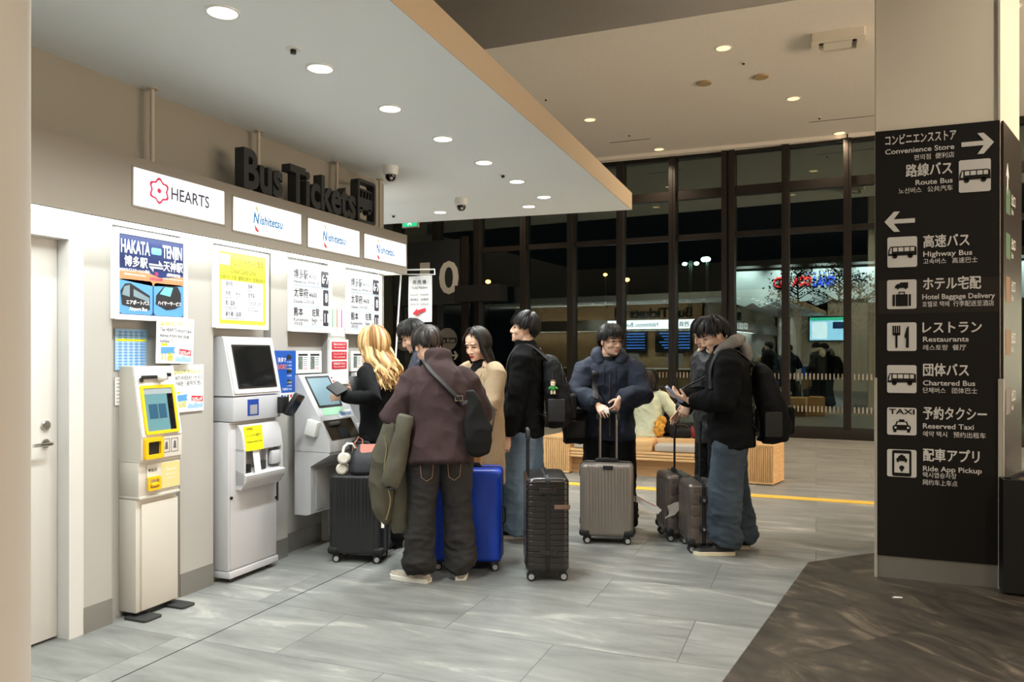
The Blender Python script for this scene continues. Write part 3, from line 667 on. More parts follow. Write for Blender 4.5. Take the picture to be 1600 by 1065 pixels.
part('lettering', tx.mesh(), M_GREYTXT, t)
t, f = notice('notice', 'pale blue leaflet low between the two consoles', LW(WX), 5.0, 5.15, 1.03, 1.18, mat('pale_blue_paper', (205, 220, 236), 0.6))
for k in range(6): flat(f, rect(-0.055, 0.05 - 0.01 * (k % 3), 0.05 - 0.018 * k, 0.055 - 0.018 * k), M_GREYTXT, t, 'ink_line')

# ---- slim cream ticket machine
XZ = lambda y: Fr((0, y, 0), (1, 0, 0), (0, 0, 1))      # profile plane: (X, Z), thickness towards -Y
M_K1 = mat('machine_cream', (204, 197, 186), 0.42); M_K1G = mat('machine_pale_grey', (205, 206, 208), 0.4); M_YELPL = mat('machine_yellow', (238, 186, 20), 0.4)
M_SCREEN = mat('touch_screen_teal', (84, 120, 126), 0.25, emit=0.55); M_SCR2 = mat('screen_tile', (40, 74, 96), 0.3, emit=0.4); M_BLKSCR = mat('black_screen_glass', (20, 20, 21), 0.06, spec=0.9)
t = thing('ticket_machine', 'slim cream ticket machine with yellow-rimmed touch screen', 'ticket machine', (-3.45, 3.255, 0), None, 'ticket machines')
K1Y0, K1Y1 = 3.114, 3.398
mb = MB(); mb.prism(XZ(K1Y1), [(-3.528, 1.36), (-3.43, 1.36), (-3.366, 0.978), (-3.366, 0.855), (-3.528, 0.855)], 0, K1Y1 - K1Y0); k_up = part('console', mb, M_K1, t)
mb = MB(); mb.bx(-3.528, -3.386, K1Y0, K1Y1, 0.655, 0.848, 0.004); mb.bx(-3.388, -3.378, K1Y0 + 0.05, K1Y1 - 0.004, 0.675, 0.825, 0.003); mb.bx(-3.528, -3.374, K1Y0, K1Y1 + 0.002, 0.838, 0.855, 0.003)
mb.bx(-3.528, -3.378, K1Y0, K1Y1, 0.642, 0.658, 0.003); part('drawer_unit', mb, M_K1, t)
mb = MB(); mb.bx(-3.528, -3.405, K1Y0, K1Y1, 0.03, 0.64, 0.004); part('cabinet', mb, M_K1, t)
mb = MB(); mb.bx(-3.406, -3.394, K1Y0 + 0.03, K1Y1, 0.035, 0.615, 0.003); part('door', mb, M_K1, t)
for (y0, y1, xx) in ((3.085, 3.205, -3.305), (3.325, 3.425, -3.285)):
    mb = MB(); mb.prism(Fr(((-3.47 + xx) / 2, (y0 + y1) / 2, 0), (1, 0, 0), (0, 1, 0)), rrect(xx + 3.47, y1 - y0, 0.02), 0.0, 0.012); part('foot_plate', mb, M_DGREY, t)
mb = MB(); mb.bx(-3.51, -3.42, K1Y0 + 0.02, K1Y1 - 0.02, 0.0, 0.032); part('plinth', mb, M_BLACK, t)
f = Fr((-3.365, K1Y0, 0.978), (0, 1, 0), V((-0.064, 0, 0.382)))
mb = MB(); mb.prism(f, rect(0.004, 0.28, 0.0, 0.386), 0.0, 0.004); k_f = part('screen_surround', mb, M_K1G, t)
f = Fr(f.p(0, 0, 0.004), f.u, f.v)
mb = MB(); mb.ringprism(f.sub(0.142, 0.145), rrect(0.235, 0.27, 0.012), rrect(0.20, 0.235, 0.006), 0, 0.008); part('screen_frame', mb, M_YELPL, t)
mb = MB(); mb.prism(f.sub(0.142, 0.145), rect(-0.10, 0.10, -0.118, 0.118), 0.0, 0.003); sc = part('screen', mb, M_SCREEN, t)
fs = Fr(f.p(0.142, 0.145, 0.003), f.u, f.v)
for r_ in ((-0.075, -0.015, -0.05, 0.03), (-0.008, 0.045, -0.05, 0.03)): flat(fs, rect(*r_), M_SCR2, sc, 'screen_tile')
flat(fs, rect(-0.1, 0.1, 0.085, 0.117), mat('screen_bar', (140, 150, 150), 0.3, emit=0.3), sc, 'screen_tile'); flat(fs, rect(0.06, 0.1, -0.118, 0.085), M_BLKSCR, sc, 'screen_tile')
mb = MB(); mb.box(f.p(0.09, 0.325, 0.01), (0.03, 0.09, 0.018), 0.004); part('card_slot', mb, M_BLACK, t); mb = MB(); mb.box(f.p(0.20, 0.335, 0.01), (0.03, 0.07, 0.02), 0.004); part('coin_slot', mb, M_BLACK, t)
mb = MB(); mb.cyl(f.p(0.035, 0.31, 0.004), 0.014, 0.012, f.n); part('key_lock', mb, M_CHROME, t); mb = MB(); mb.ell(f.p(0.165, 0.325, 0.02), (0.03, 0.028, 0.03)); part('cable_wrap', mb, M_PAPER, t, label='crumpled white wrap')
for a in (0.09, 0.2):
    mb = MB(); mb.prism(f.sub(a, 0.292), rect(-0.03, 0.03, -0.018, 0.018), 0, 0.0015); part('sticker', mb, M_PAPER, t)
f = LW(-3.3655)
mb = MB(); mb.ringprism(f.sub(3.19, 0.915), rrect(0.125, 0.115, 0.008), rrect(0.085, 0.07, 0.004), 0, 0.018); part('dispenser_frame', mb, M_YELPL, t); mb = MB(); mb.prism(f.sub(3.19, 0.915), rect(-0.043, 0.043, -0.036, 0.036), 0, 0.002); part('dispenser_slot', mb, M_BLACK, t)
for a in (3.285, 3.345):
    mb = MB(); mb.ringprism(f.sub(a, 0.918), rect(-0.025, 0.025, -0.038, 0.038), rect(-0.022, 0.022, -0.035, 0.035), 0, 0.001); mb.prism(f.sub(a, 0.918), [(-0.01, -0.02), (0.012, -0.02), (0.008, 0.022), (-0.004, 0.02)], 0, 0.001); part('icon_label', mb, M_GREYTXT, t)
f = LW(-3.378)
mb = MB(); mb.prism(f.sub(3.33, 0.752), [(-0.075, 0.07), (0.064, 0.07), (0.064, -0.07), (-0.07, -0.07), (-0.06, 0.0)], 0, 0.0015); q = part('thank_you_panel', mb, mat('panel_straw', (226, 204, 140), 0.5), t)
tx = TX(); tx.add(f, 3.33, 0.775, 'Thank you', 0.026, 0, 0.075, 'C', off=0.003); tx.add(f, 3.33, 0.75, 'ありがとう', 0.016, 0, 0.07, 'C', off=0.003); tx.add(f, 3.33, 0.728, 'ございました', 0.016, 0, 0.06, 'C', off=0.003); part('lettering', tx.mesh(), M_PWHITE, q)
mb = MB(); mb.ringprism(f.sub(3.205, 0.72), rrect(0.085, 0.075, 0.006), rrect(0.06, 0.045, 0.004), 0, 0.014); mb.box(f.p(3.205, 0.715, 0.012), (0.02, 0.055, 0.02), 0.006); part('coin_return', mb, M_YELPL, t)
tx = TX(); tx.add(f, 3.17, 0.785, '▼取消', 0.02, 0.01, 0.06); part('lettering', tx.mesh(), M_INK, t)

# ---- white machine with large black screen
M_K2 = mat('machine_white', (194, 192, 194), 0.38); M_K2S = mat('machine_white_shadow_gap', (70, 70, 74), 0.5)
Y0, Y1 = 3.80, 4.262
t = thing('ticket_machine', 'tall white ticket machine with large black tilted screen', 'ticket machine', (-3.45, 4.03, 0), None, 'ticket machines')
mb = MB(); mb.prism(XZ(Y1), [(-3.528, 1.537), (-3.445, 1.537), (-3.43, 1.525), (-3.352, 1.165), (-3.528, 1.165)], 0, Y1 - Y0); part('head', mb, M_K2, t)
mb = MB(); mb.bx(-3.528, -3.356, Y0 + 0.004, Y1 - 0.004, 1.005, 1.158, 0.004); part('middle_band', mb, mat('machine_silver_white', (186, 186, 190), 0.35), t)
mb = MB(); mb.bx(-3.528, -3.392, Y0, Y1, 0.075, 1.0, 0.006); part('cabinet', mb, M_K2, t)
mb = MB(); mb.bx(-3.393, -3.386, Y0 + 0.012, Y1 - 0.012, 0.085, 0.985, 0.003); part('door', mb, M_K2, t)
mb = MB(); mb.bx(-3.528, -3.378, Y0, Y1, 0.03, 0.072, 0.004); part('plinth', mb, M_K2, t)
for a in (Y0 + 0.05, Y1 - 0.05):
    mb = MB(); mb.cyl((-3.42, a, 0.015), 0.018, 0.03); part('foot', mb, M_DGREY, t)
f = Fr((-3.3515, Y0, 1.165), (0, 1, 0), V((-0.078, 0, 0.36)))
mb = MB(); mb.prism(f.sub(0.231, 0.185), rrect(0.44, 0.345, 0.012), 0, 0.006); part('screen_bezel', mb, M_K2, t)
mb = MB(); mb.ringprism(f.sub(0.235, 0.185, 0.006), rrect(0.37, 0.285, 0.006), rrect(0.35, 0.265, 0.004), -0.001, 0.002); part('screen_rim', mb, M_BLACK, t)
mb = MB(); mb.prism(f.sub(0.235, 0.185, 0.006), rect(-0.176, 0.176, -0.134, 0.134), -0.003, 0.001); part('screen', mb, M_BLKSCR, t)
f = LW(-3.356)
mb = MB(); mb.prism(f.sub(3.985, 1.085), rect(-0.052, 0.052, -0.052, 0.052), 0, 0.002); q = part('contactless_label', mb, mat('label_blue', (24, 62, 150), 0.5), t); mb = MB(); mb.prism(f.sub(3.987, 1.072), rect(-0.034, 0.034, -0.03, 0.03), 0.002, 0.004); part('label_field', mb, mat('label_silver', (170, 172, 178), 0.3, 0.3), q)
# sticker panel and dispensing trough
mb = MB(); mb.prism(XZ(Y1 - 0.025), [(-3.388, 0.985), (-3.362, 0.975), (-3.338, 0.93), (-3.326, 0.84), (-3.326, 0.815), (-3.388, 0.815)], 0, Y1 - Y0 - 0.085); trough = part('trough_cover', mb, M_K2, t)
mb = MB(); mb.bx(-3.386, -3.32, Y0 + 0.06, Y0 + 0.075, 0.60, 0.83); mb.bx(-3.386, -3.32, Y1 - 0.04, Y1 - 0.025, 0.60, 0.83); mb.bx(-3.386, -3.345, 4.10, 4.112, 0.65, 0.82)
mb.prism(XZ(Y1 - 0.025), [(-3.388, 0.575), (-3.345, 0.575), (-3.305, 0.625), (-3.300, 0.665), (-3.318, 0.67), (-3.388, 0.70)], 0, Y1 - Y0 - 0.085); part('trough', mb, M_K2, t)
mb = MB(); mb.box((-3.345, 4.18, 0.745), (0.04, 0.09, 0.09), 0.01); part('coin_tray', mb, M_K2, t)
mb = MB(); mb.box((-3.35, 3.915, 0.70), (0.035, 0.05, 0.06), 0.004); part('card_slot', mb, M_BLACK, t); mb = MB(); mb.box((-3.35, 4.05, 0.71), (0.03, 0.07, 0.06), 0.004); part('receipt_slot', mb, M_DGREY, t)
mb = MB(); mb.prism(Fr((-3.325, 3.985, 0.74), (0, 1, 0), V((-0.012, 0, 0.08))), rect(-0.03, 0.03, -0.07, 0.08), 0, 0.001); q = part('receipt', mb, M_PAPER, t)
f = Fr((-3.3265, Y0, 0.84), (0, 1, 0), V((-0.0125, 0, 0.09)))
mb = MB(); mb.prism(f.sub(0.165, 0.06), rect(-0.085, 0.085, -0.085, 0.07), 0, 0.0015); q = part('yellow_sticker', mb, M_BRIGHTYEL, t)
tx = TX(); tx.add(f, 0.09, 0.105, 'この券売機は', 0.02, 0.006, 0.075, off=0.003); tx.add(f, 0.09, 0.062, 'クレジットカード専用です', 0.022, 0.01, 0.145, off=0.003); tx.add(f, 0.09, 0.025, 'This Machine is Credit Card Only', 0.018, 0.004, 0.15, off=0.003); part('lettering', tx.mesh(), M_INK, q)
for a, z in ((3.82, 0.53), (4.245, 0.46)):
    mb = MB(); mb.cyl((-3.384, a, z), 0.01, 0.008, (1, 0, 0)); part('key_lock', mb, M_BLACK, t)
for a in (3.94, 4.1):
    mb = MB(); mb.box((-3.306, a, 0.645), (0.004, 0.03, 0.006)); part('slot_mark', mb, M_INK, t)
# card reader on an arm
t = thing('card_reader', 'black card payment terminal on a bracket beside the black screen', 'card reader', (-3.33, 4.25, 1.06), None)
mb = MB(); mb.bx(-3.354, -3.31, 4.22, 4.29, 1.03, 1.14, 0.004); part('bracket', mb, M_BLACK, t)
R = Matrix.Rotation(0.5, 3, 'Y') @ Matrix.Rotation(-0.25, 3, 'X')
mb = MB(); mb.box((-3.28, 4.30, 1.085), (0.04, 0.095, 0.165), 0.012, R); body = part('terminal', mb, M_BLACK, t)
mb = MB(); mb.box(V((-3.28, 4.30, 1.085)) + R @ V((0.0205, 0.0, -0.015)), (0.002, 0.075, 0.085), 0, R); part('screen', mb, mat('terminal_screen', (38, 52, 74), 0.2), body); mb = MB(); mb.box(V((-3.28, 4.30, 1.085)) + R @ V((0.0205, 0.0, 0.055)), (0.003, 0.07, 0.03), 0.001, R); part('reader_window', mb, mat('terminal_brown', (80, 62, 44), 0.3), body)
mb = MB(); mb.bx(-3.47, -3.44, 4.30, 4.345, 0.42, 0.56, 0.004); tag(obj('outlet_box', mb, M_DGREY), 'dark grey socket box low beside the tall white machine', 'outlet')

# ---- the two white consoles with slanted fronts
M_TEAL = mat('console_screen_teal', (104, 128, 138), 0.25, emit=0.35); M_BROWNMETAL = mat('brown_metal_recess', (86, 74, 58), 0.25, 0.7)
def console(lab, dy):
    t = thing('ticket_console', lab, 'ticket machine', (-3.35, 4.78, 0.28), None, 'slanted ticket consoles')
    y0, y1 = 4.555, 5.0
    mb = MB(); mb.prism(XZ(y1), [(-3.469, 1.276), (-3.437, 1.276), (-3.43, 1.27), (-3.168, 0.812), (-3.166, 0.735), (-3.469, 0.735)], 0, y1 - y0); part('desk', mb, M_K2, t)
    mb = MB(); mb.prism(XZ(y1), [(-3.469, 0.732), (-3.172, 0.732), (-3.172, 0.715), (-3.33, 0.63), (-3.33, 0.292), (-3.36, 0.28), (-3.469, 0.28)], 0, y1 - y0); part('lower_body', mb, M_K2, t)
    f = Fr((-3.1665, y0, 0.812), (0, 1, 0), V((-0.262, 0, 0.458)))      # along the slope, length 0.528
    mb = MB(); mb.ringprism(f.sub(0.20, 0.392), rrect(0.29, 0.255, 0.006), rrect(0.26, 0.225, 0.004), -0.001, 0.004); part('screen_rim', mb, M_BLACK, t)
    mb = MB(); mb.prism(f.sub(0.20, 0.392), rect(-0.131, 0.131, -0.114, 0.114), -0.001, 0.002); part('screen', mb, M_TEAL, t)
    mb = MB(); mb.prism(f.sub(0.20, 0.228), rect(-0.12, 0.12, -0.028, 0.028), 0, 0.0015); q = part('green_sticker', mb, M_LGREEN, t)
    mb = MB(); mb.box(f.p(0.375, 0.42, 0.0), (0.03, 0.05, 0.05), 0.004, Matrix.Rotation(-0.52, 3, 'Y')); part('card_slot', mb, M_DGREY, t)
    for a, b, m in ((0.375, 0.50, M_BLACK), (0.375, 0.47, M_RED), (0.395, 0.47, M_ORG), (0.36, 0.345, M_NAVY)):
        mb = MB(); mb.prism(f.sub(a, b), rect(-0.008, 0.008, -0.008, 0.008), 0, 0.001); part('sticker', mb, m, t)
    mb = MB(); mb.prism(f.sub(0.335, 0.20), rect(-0.085, 0.085, -0.03, 0.03), 0, 0.0015); q = part('notice_strip', mb, M_PAPER, t); tx = TX(); tx.add(f, 0.26, 0.185, '高額紙幣 新紙幣', 0.032, 0.012, 0.15, off=0.003); part('lettering', tx.mesh(), M_BLUEPOST, q)
    mb = MB(); mb.prism(f.sub(0.215, 0.085), rect(-0.19, 0.16, -0.08, 0.075), 0, 0.003); rp = part('dispenser_panel', mb, M_BROWNMETAL, t)
    mb = MB(); mb.prism(f.sub(0.20, 0.05), rect(-0.06, 0.06, -0.04, 0.04), 0.003, 0.006); part('ticket_slot', mb, M_BLACK, rp); mb = MB(); mb.box(f.p(0.13, 0.125, 0.01), (0.02, 0.12, 0.03), 0.005, Matrix.Rotation(-0.52, 3, 'Y')); part('coin_chute', mb, M_DGREY, rp)
    mb = MB(); mb.bx(-3.33, -3.325, y0 + 0.06, y1 - 0.02, 0.31, 0.60, 0.002); part('access_panel', mb, mat('console_grey', (176, 172, 168), 0.45), t)
    R = Matrix.Rotation(0.25, 3, 'Y')
    mb = MB(); mb.box((-3.30, y0 - 0.022, 0.905), (0.09, 0.045, 0.11), 0.006, R); part('receipt_bin', mb, M_WHITE, t)
    mb = MB(); mb.box(f.p(0.42, 0.06, 0.03), (0.14, 0.02, 0.06), 0.004, Matrix.Rotation(0.52, 3, 'Y') if False else None); part('bill_guard', mb, mat('acrylic_white', (224, 224, 226), 0.3), t)
    if dy:
        t.location.y += dy
    return t
console('white slanted ticket console left of the blonde woman', 0)
console('white slanted ticket console hidden behind the blonde woman', 0.72)

# ---- hanging flag and thin pole at the end of the wall
t = thing('hanging_flag', 'white Ticket Machine flag with red arrow hanging from the fascia end', 'flag', (-3.15, 5.85, 1.70), None)
f = Fr((0, 5.85, 0), (1, 0, 0), (0, 0, 1))
mb = MB(); mb.tube([(-3.32, 5.70, 2.15), (-3.30, 5.84, 2.15), (-3.02, 5.86, 2.145), (-3.02, 5.86, 2.10)], 0.007); mb.tube([(-3.28, 5.855, 2.112), (-3.02, 5.855, 2.102)], 0.005); part('rod', mb, M_WHITE, t)
mb = MB(); R = []
for zz in (2.105, 2.0, 1.9, 1.8, 1.705):
    R.append([V((-3.265 + 0.222 * k / 8, 5.85 + 0.006 * math.sin(k * 1.1 + zz * 6), zz + 0.006 * k / 8 - 0.012)) for k in range(9)])
mb.rings([[p for p in r] for r in R], cap=False, closed=False); mb.rings([[p + V((0, 0.003, 0)) for p in r] for r in R], cap=False, closed=False); part('cloth', mb, mat('flag_white', (226, 224, 222), 0.6), t)
f = Fr((0, 5.84, 0), (1, 0, 0), (0, 0, 1))
tx = TX(); tx.add(f, -3.155, 2.025, '券 売 機', 0.04, 0.015, 0.13, 'C'); tx.add(f, -3.155, 1.983, 'Ticket Machine', 0.03, 0.0, 0.155, 'C')
for a, l3 in ((-3.205, ('Hakata St.', '博多車站', '하카타 역')), (-3.105, ('Dazaifu', '太宰府', '다자이후'))):
    for k, s in enumerate(l3): tx.add(f, a, 1.925 - 0.042 * k, s, 0.022, 0.004 if k != 1 else 0.015, 0.075, 'C')
part('lettering', tx.mesh(), M_INK, t)
mb = MB(); mb.prism(f.sub(-3.155, 1.785), [(-0.065, -0.012), (-0.02, 0.032), (-0.02, 0.014), (0.06, 0.034), (0.06, 0.004), (-0.02, -0.018), (-0.02, -0.034)], 0.001, 0.002); part('arrow', mb, M_RED, t)
mb = MB(); mb.tube([(-3.37, 5.90, 2.12), (-3.43, 5.90, 1.30), (-3.46, 5.90, 0.0)], 0.008); tag(obj('pole', mb, M_WHITE), 'thin pale pole leaning at the end of the ticket wall', 'pole')

# ================================================================== SIGN PILLAR
M_PILL = mat('pillar_beige', (230, 218, 198), 0.6); M_SIGN = mat('sign_dark_brown', (26, 22, 19), 0.6, spec=.2, bump=0.03, bscale=200); M_SIGN2 = mat('sign_brown_patch', (42, 36, 31), 0.6, spec=.2); M_SIGNW = mat('sign_print_white', (214, 209, 202), 0.6)
PY = 5.46
foot = [(0.352, PY), (1.042, PY), (1.29, 6.16), (1.29, 6.5), (0.43, 6.5)]
mb = MB(); mb.prism(Fr((0, 0, 0), (1, 0, 0), (0, 1, 0)), foot, 0, 5.75); struct('pillar', mb, M_PILL)
mb = MB(); mb.bx(0.350, 0.358, PY - 0.012, PY, 2.85, 5.7); mb.bx(1.030, 1.042, PY - 0.012, PY, 2.85, 5.7); struct('trim_40', mb, mat('pillar_edge_strip', (190, 182, 168), 0.5))
mb = MB(); mb.bx(0.352, 1.042, PY - 0.008, PY, 0, 0.142); struct('trim_41', mb, M_STEEL)
mb = MB(); mb.bx(0.348, 0.364, PY - 0.022, PY, 0.0, 1.275); mb.bx(1.030, 1.050, PY - 0.022, PY, 0.0, 1.275); struct('trim_42', mb, mat('corner_guard', (178, 172, 160), 0.5))
t = thing('direction_sign', 'tall dark brown wayfinding sign with pictograms on the pillar', 'direction sign', (0.697, PY, 0.14), None)
mb = MB(); mb.bx(0.354, 1.04, PY - 0.016, PY, 0.142, 2.848); part('board', mb, M_SIGN, t)
f = Fr((0, PY - 0.016, 0), (1, 0, 0), (0, 0, 1))
def pp(px, py): return onY(px, py, PY - 0.016)
mb = MB(); (a0, b0), (a1, b1) = pp(1372, 490), pp(1562, 432); mb.prism(f, rect(a0, a1, b0, b1), 0, 0.001); part('board_patch', mb, M_SIGN2, t)
def line(s, x0, x1, yb, cap, bold, asx=None):
    a0, b0 = pp(x0, yb); a1, _ = pp(x1, yb)
    size = (pp(x0, yb - cap)[1] - b0) / (0.72 if ord(s[0]) < 0x2000 else 0.80)
    if ord(s[0]) >= 0x2000: b0 += size * 0.08
    tx = TX(); tx.add(f, a0, b0, s, size, bold, a1 - a0, off=0.003); part('lettering', tx.mesh(), M_SIGNW, t)
for a in [('コンビニエンスストア', 1383, 1494, 228, 14, .028), ('Convenience Store', 1383, 1491, 241.6, 7.9, .016), ('편의점  便利店', 1428, 1491, 250.6, 7.6, .008),
          ('路線バス', 1415, 1488, 277, 17, .028), ('Route Bus', 1430.5, 1488.5, 289, 7.9, .016), ('노선버스   公共汽车', 1404, 1488.5, 303, 7.6, .008),
          ('高速バス', 1442.5, 1515, 387, 17, .028), ('Highway Bus', 1442.5, 1519, 400.7, 7.9, .016), ('고속버스   高速巴士', 1442.5, 1527.5, 412.8, 7.6, .008),
          ('ホテル宅配', 1442, 1533, 453, 17, .028), ('Hotel Baggage Delivery', 1441, 1554.6, 467.4, 7.9, .016), ('호텔로 택배  行李配送至酒店', 1441, 1553, 479.5, 7.6, .008),
          ('レストラン', 1441, 1534, 520.5, 16, .028), ('Restaurants', 1442, 1513.5, 533.5, 7.9, .016), ('레스토랑  餐厅', 1442, 1509.5, 547, 7.6, .008),
          ('団体バス', 1442, 1514, 587, 17, .028), ('Chartered Bus', 1442, 1523.6, 601.5, 7.9, .016), ('단체버스   团体巴士', 1442, 1527, 613.5, 7.6, .008),
          ('予約タクシー', 1442, 1542, 654.5, 17, .028), ('Reserved Taxi', 1442, 1521.6, 668.5, 7.9, .016), ('예약 택시   预约出租车', 1442, 1540, 681.5, 7.6, .008),
          ('配車アプリ', 1442, 1530.5, 719.5, 17, .028), ('Ride App Pickup', 1442, 1534, 735, 7.9, .016), ('택시앱승차장', 1442, 1494.5, 745.5, 7.6, .008), ('网约车上车点', 1442, 1496, 757, 7.6, .008)]:
    line(*a)
def arrow(px, py, right):
    a, b = pp(px, py); s = 1 if right else -1
    P = [(-0.085, 0.014), (0.035, 0.014), (0.0, 0.062), (0.034, 0.062), (0.088, 0.0), (0.034, -0.066), (0.0, -0.066), (0.035, -0.014), (-0.085, -0.014)]
    mb = MB(); mb.prism(f.sub(a, b), [(s * x, y) for x, y in P][::s], 0.001, 0.003); part('arrow', mb, M_SIGNW, t)
arrow(1527, 224, True); arrow(1406, 345.5, False)
def tile(x0, x1, y0, y1):
    a0, b1 = pp(x0, y0); a1, b0 = pp(x1, y1)
    c = f.sub((a0 + a1) / 2, (b0 + b1) / 2)
    mb = MB(); mb.prism(c, rrect(a1 - a0, b1 - b0, 0.012), 0.0005, 0.003); q = part('pictogram_tile', mb, M_SIGNW, t)
    return q, Fr(c.p(0, 0, 0.003), c.u, c.v)
def bus(q, c, s=1.0):
    mb = MB(); mb.prism(c, [(x * s, y * s) for x, y in [(-0.082, -0.022), (-0.078, 0.012), (-0.068, 0.036), (0.066, 0.036), (0.08, 0.03), (0.082, -0.022)]], 0.0004, 0.002)
    mb.prism(c.sub(-0.042 * s, -0.026 * s), circle(0.014 * s, 16), 0.0004, 0.002); mb.prism(c.sub(0.046 * s, -0.026 * s), circle(0.014 * s, 16), 0.0004, 0.002); part('bus_symbol', mb, M_SIGN, q)
    mb = MB()
    for x0, x1 in ((-0.052, -0.028), (-0.022, 0.006), (0.012, 0.04), (0.046, 0.068)): mb.prism(c, [(x * s, y * s) for x, y in [(x0, 0.004), (x1, 0.004), (x1, 0.029), (x0, 0.029)]], 0.002, 0.003)
    mb.prism(c, [(x * s, y * s) for x, y in [(-0.074, -0.008), (-0.06, -0.008), (-0.06, 0.029), (-0.066, 0.029)]], 0.002, 0.003); part('bus_windows', mb, M_SIGNW, q)
def car(mb, c, s):
    mb.prism(c, [(x * s, y * s) for x, y in [(-0.06, -0.03), (-0.06, 0.0), (-0.045, 0.008), (-0.034, 0.036), (0.034, 0.036), (0.045, 0.008), (0.06, 0.0), (0.06, -0.03)]], 0.0004, 0.002)
    for x in (-0.045, 0.045): mb.prism(c.sub(x * s, -0.035 * s), rect(-0.01 * s, 0.01 * s, -0.012 * s, 0.008 * s), 0.0004, 0.002)
    mb.prism(c.sub(0, 0.042 * s), rect(-0.018 * s, 0.018 * s, -0.006 * s, 0.008 * s), 0.0004, 0.002)
def carwin(mb, c, s):
    mb.prism(c, [(x * s, y * s) for x, y in [(-0.034, 0.009), (-0.026, 0.029), (0.026, 0.029), (0.034, 0.009)]], 0.002, 0.003)
    for x in (-0.042, 0.042): mb.prism(c.sub(x * s, -0.012 * s), circle(0.008 * s, 12), 0.002, 0.003)
q, c = tile(1498, 1548, 251, 298); bus(q, c, 1.03)
q, c = tile(1386.5, 1433, 371, 416.5); bus(q, c)
q, c = tile(1386, 1432, 437.6, 482)
mb = MB(); c2 = c.sub(0, -0.025); mb.prism(c2, rect(-0.034, 0.034, -0.05, 0.025), 0.0004, 0.002); mb.prism(c2, rect(-0.052, -0.039, -0.05, 0.025, 0.005), 0.0004, 0.002); mb.prism(c2, rect(0.039, 0.052, -0.05, 0.025, 0.005), 0.0004, 0.002); mb.ringprism(c2.sub(0, 0.03), rect(-0.018, 0.018, -0.008, 0.012), rect(-0.012, 0.012, -0.008, 0.006), 0.0004, 0.002); part('suitcase_symbol', mb, M_SIGN, q)
mb = MB(); c2 = c.sub(0, 0.055); mb.prism(c2, [(-0.04, -0.015), (-0.034, 0.004), (-0.022, 0.012), (-0.01, 0.012), (-0.01, 0.02), (0.036, 0.02), (0.036, -0.015)], 0.0004, 0.002); mb.prism(c2.sub(-0.022, -0.016), circle(0.007, 12), 0.0004, 0.002); mb.prism(c2.sub(0.022, -0.016), circle(0.007, 12), 0.0004, 0.002); part('van_symbol', mb, M_SIGN, q)
q, c = tile(1386, 1432, 504, 548)
mb = MB(); c2 = c.sub(-0.03, 0)
for x in (-0.018, -0.006, 0.006, 0.018): mb.prism(c2, rect(x - 0.004, x + 0.004, 0.02, 0.07), 0.0004, 0.002)
mb.prism(c2, rect(-0.022, 0.022, 0.008, 0.025, 0.006), 0.0004, 0.002); mb.prism(c2, rect(-0.006, 0.006, -0.07, 0.012), 0.0004, 0.002); part('fork_symbol', mb, M_SIGN, q)
mb = MB(); mb.prism(c.sub(0.028, 0), [(-0.004, -0.07), (0.012, -0.07), (0.012, 0.07), (0.0, 0.055), (-0.012, 0.01), (-0.012, -0.008), (-0.004, -0.008)], 0.0004, 0.002); part('knife_symbol', mb, M_SIGN, q)
q, c = tile(1386, 1432, 570, 614); bus(q, c)
q, c = tile(1386, 1432, 636, 680)
tx = TX(); tx.add(c, 0, 0.046, 'TAXI', 0.046, 0.02, 0.145, 'C'); part('lettering', tx.mesh(), M_SIGN, q)
mb = MB(); car(mb, c.sub(0, -0.03), 0.85); part('car_symbol', mb, M_SIGN, q); mb = MB(); carwin(mb, c.sub(0, -0.03), 0.85); part('car_windows', mb, M_SIGNW, q)
q, c = tile(1386, 1432, 701, 746)
mb = MB(); mb.prism(c, rrect(0.11, 0.165, 0.012), 0.0004, 0.0015); part('phone_symbol', mb, M_SIGN, q); mb = MB(); mb.prism(c, rect(-0.042, 0.042, -0.06, 0.062), 0.0015, 0.0022); part('phone_screen', mb, M_SIGNW, q)
mb = MB(); c2 = Fr(c.p(0, 0.03, 0.0022), c.u, c.v); car(mb, c2, 0.5); mb.prism(Fr(c.p(0, -0.03, 0.0022), c.u, c.v), [(0, -0.026), (0.014, 0.0), (0.014, 0.008), (0.006, 0.016), (-0.006, 0.016), (-0.014, 0.008), (-0.014, 0.0)], 0.0004, 0.002); part('car_symbol', mb, M_SIGN, q)
# slanting side of the pillar with its own sign
t = thing('direction_sign', 'narrow brown sign wrapping the slanting right side of the pillar', 'direction sign', (1.17, 5.8, 0.14), None)
d = V((0.248, 0.70, 0)).normalized(); fs = Fr((1.046, PY - 0.002, 0), d, (0, 0, 1))
mb = MB(); mb.prism(fs, rect(0.02, 0.72, 0.14, 2.85), 0.0, 0.012); part('board', mb, mat('side_sign_brown', (44, 34, 27), 0.28), t)
fs2 = Fr(fs.p(0, 0, 0.012), fs.u, fs.v)
flat(fs2, [(0.10, 2.52), (0.16, 2.62), (0.22, 2.52), (0.18, 2.54), (0.18, 2.42), (0.14, 2.42), (0.14, 2.54)], M_SIGNW, t, 'arrow')
for z, m in ((2.3, mat('side_tile_green', (44, 92, 50), .6)), (2.02, mat('side_tile_green')), (1.75, mat('side_tile_orange', (122, 84, 40), .6)), (1.42, mat('side_tile_orange')), (1.05, mat('side_tile_grey', (96, 86, 76), .6))):
    flat(fs2, rect(0.10, 0.26, z, z + 0.16, 0.01), m, t, 'pictogram_tile'); tx = TX(); tx.add(fs2, 0.30, z + 0.08, '出口', 0.08, 0.02); tx.add(fs2, 0.30, z + 0.02, 'Exit', 0.05, 0.01); part('lettering', tx.mesh(), M_SIGNW, t)
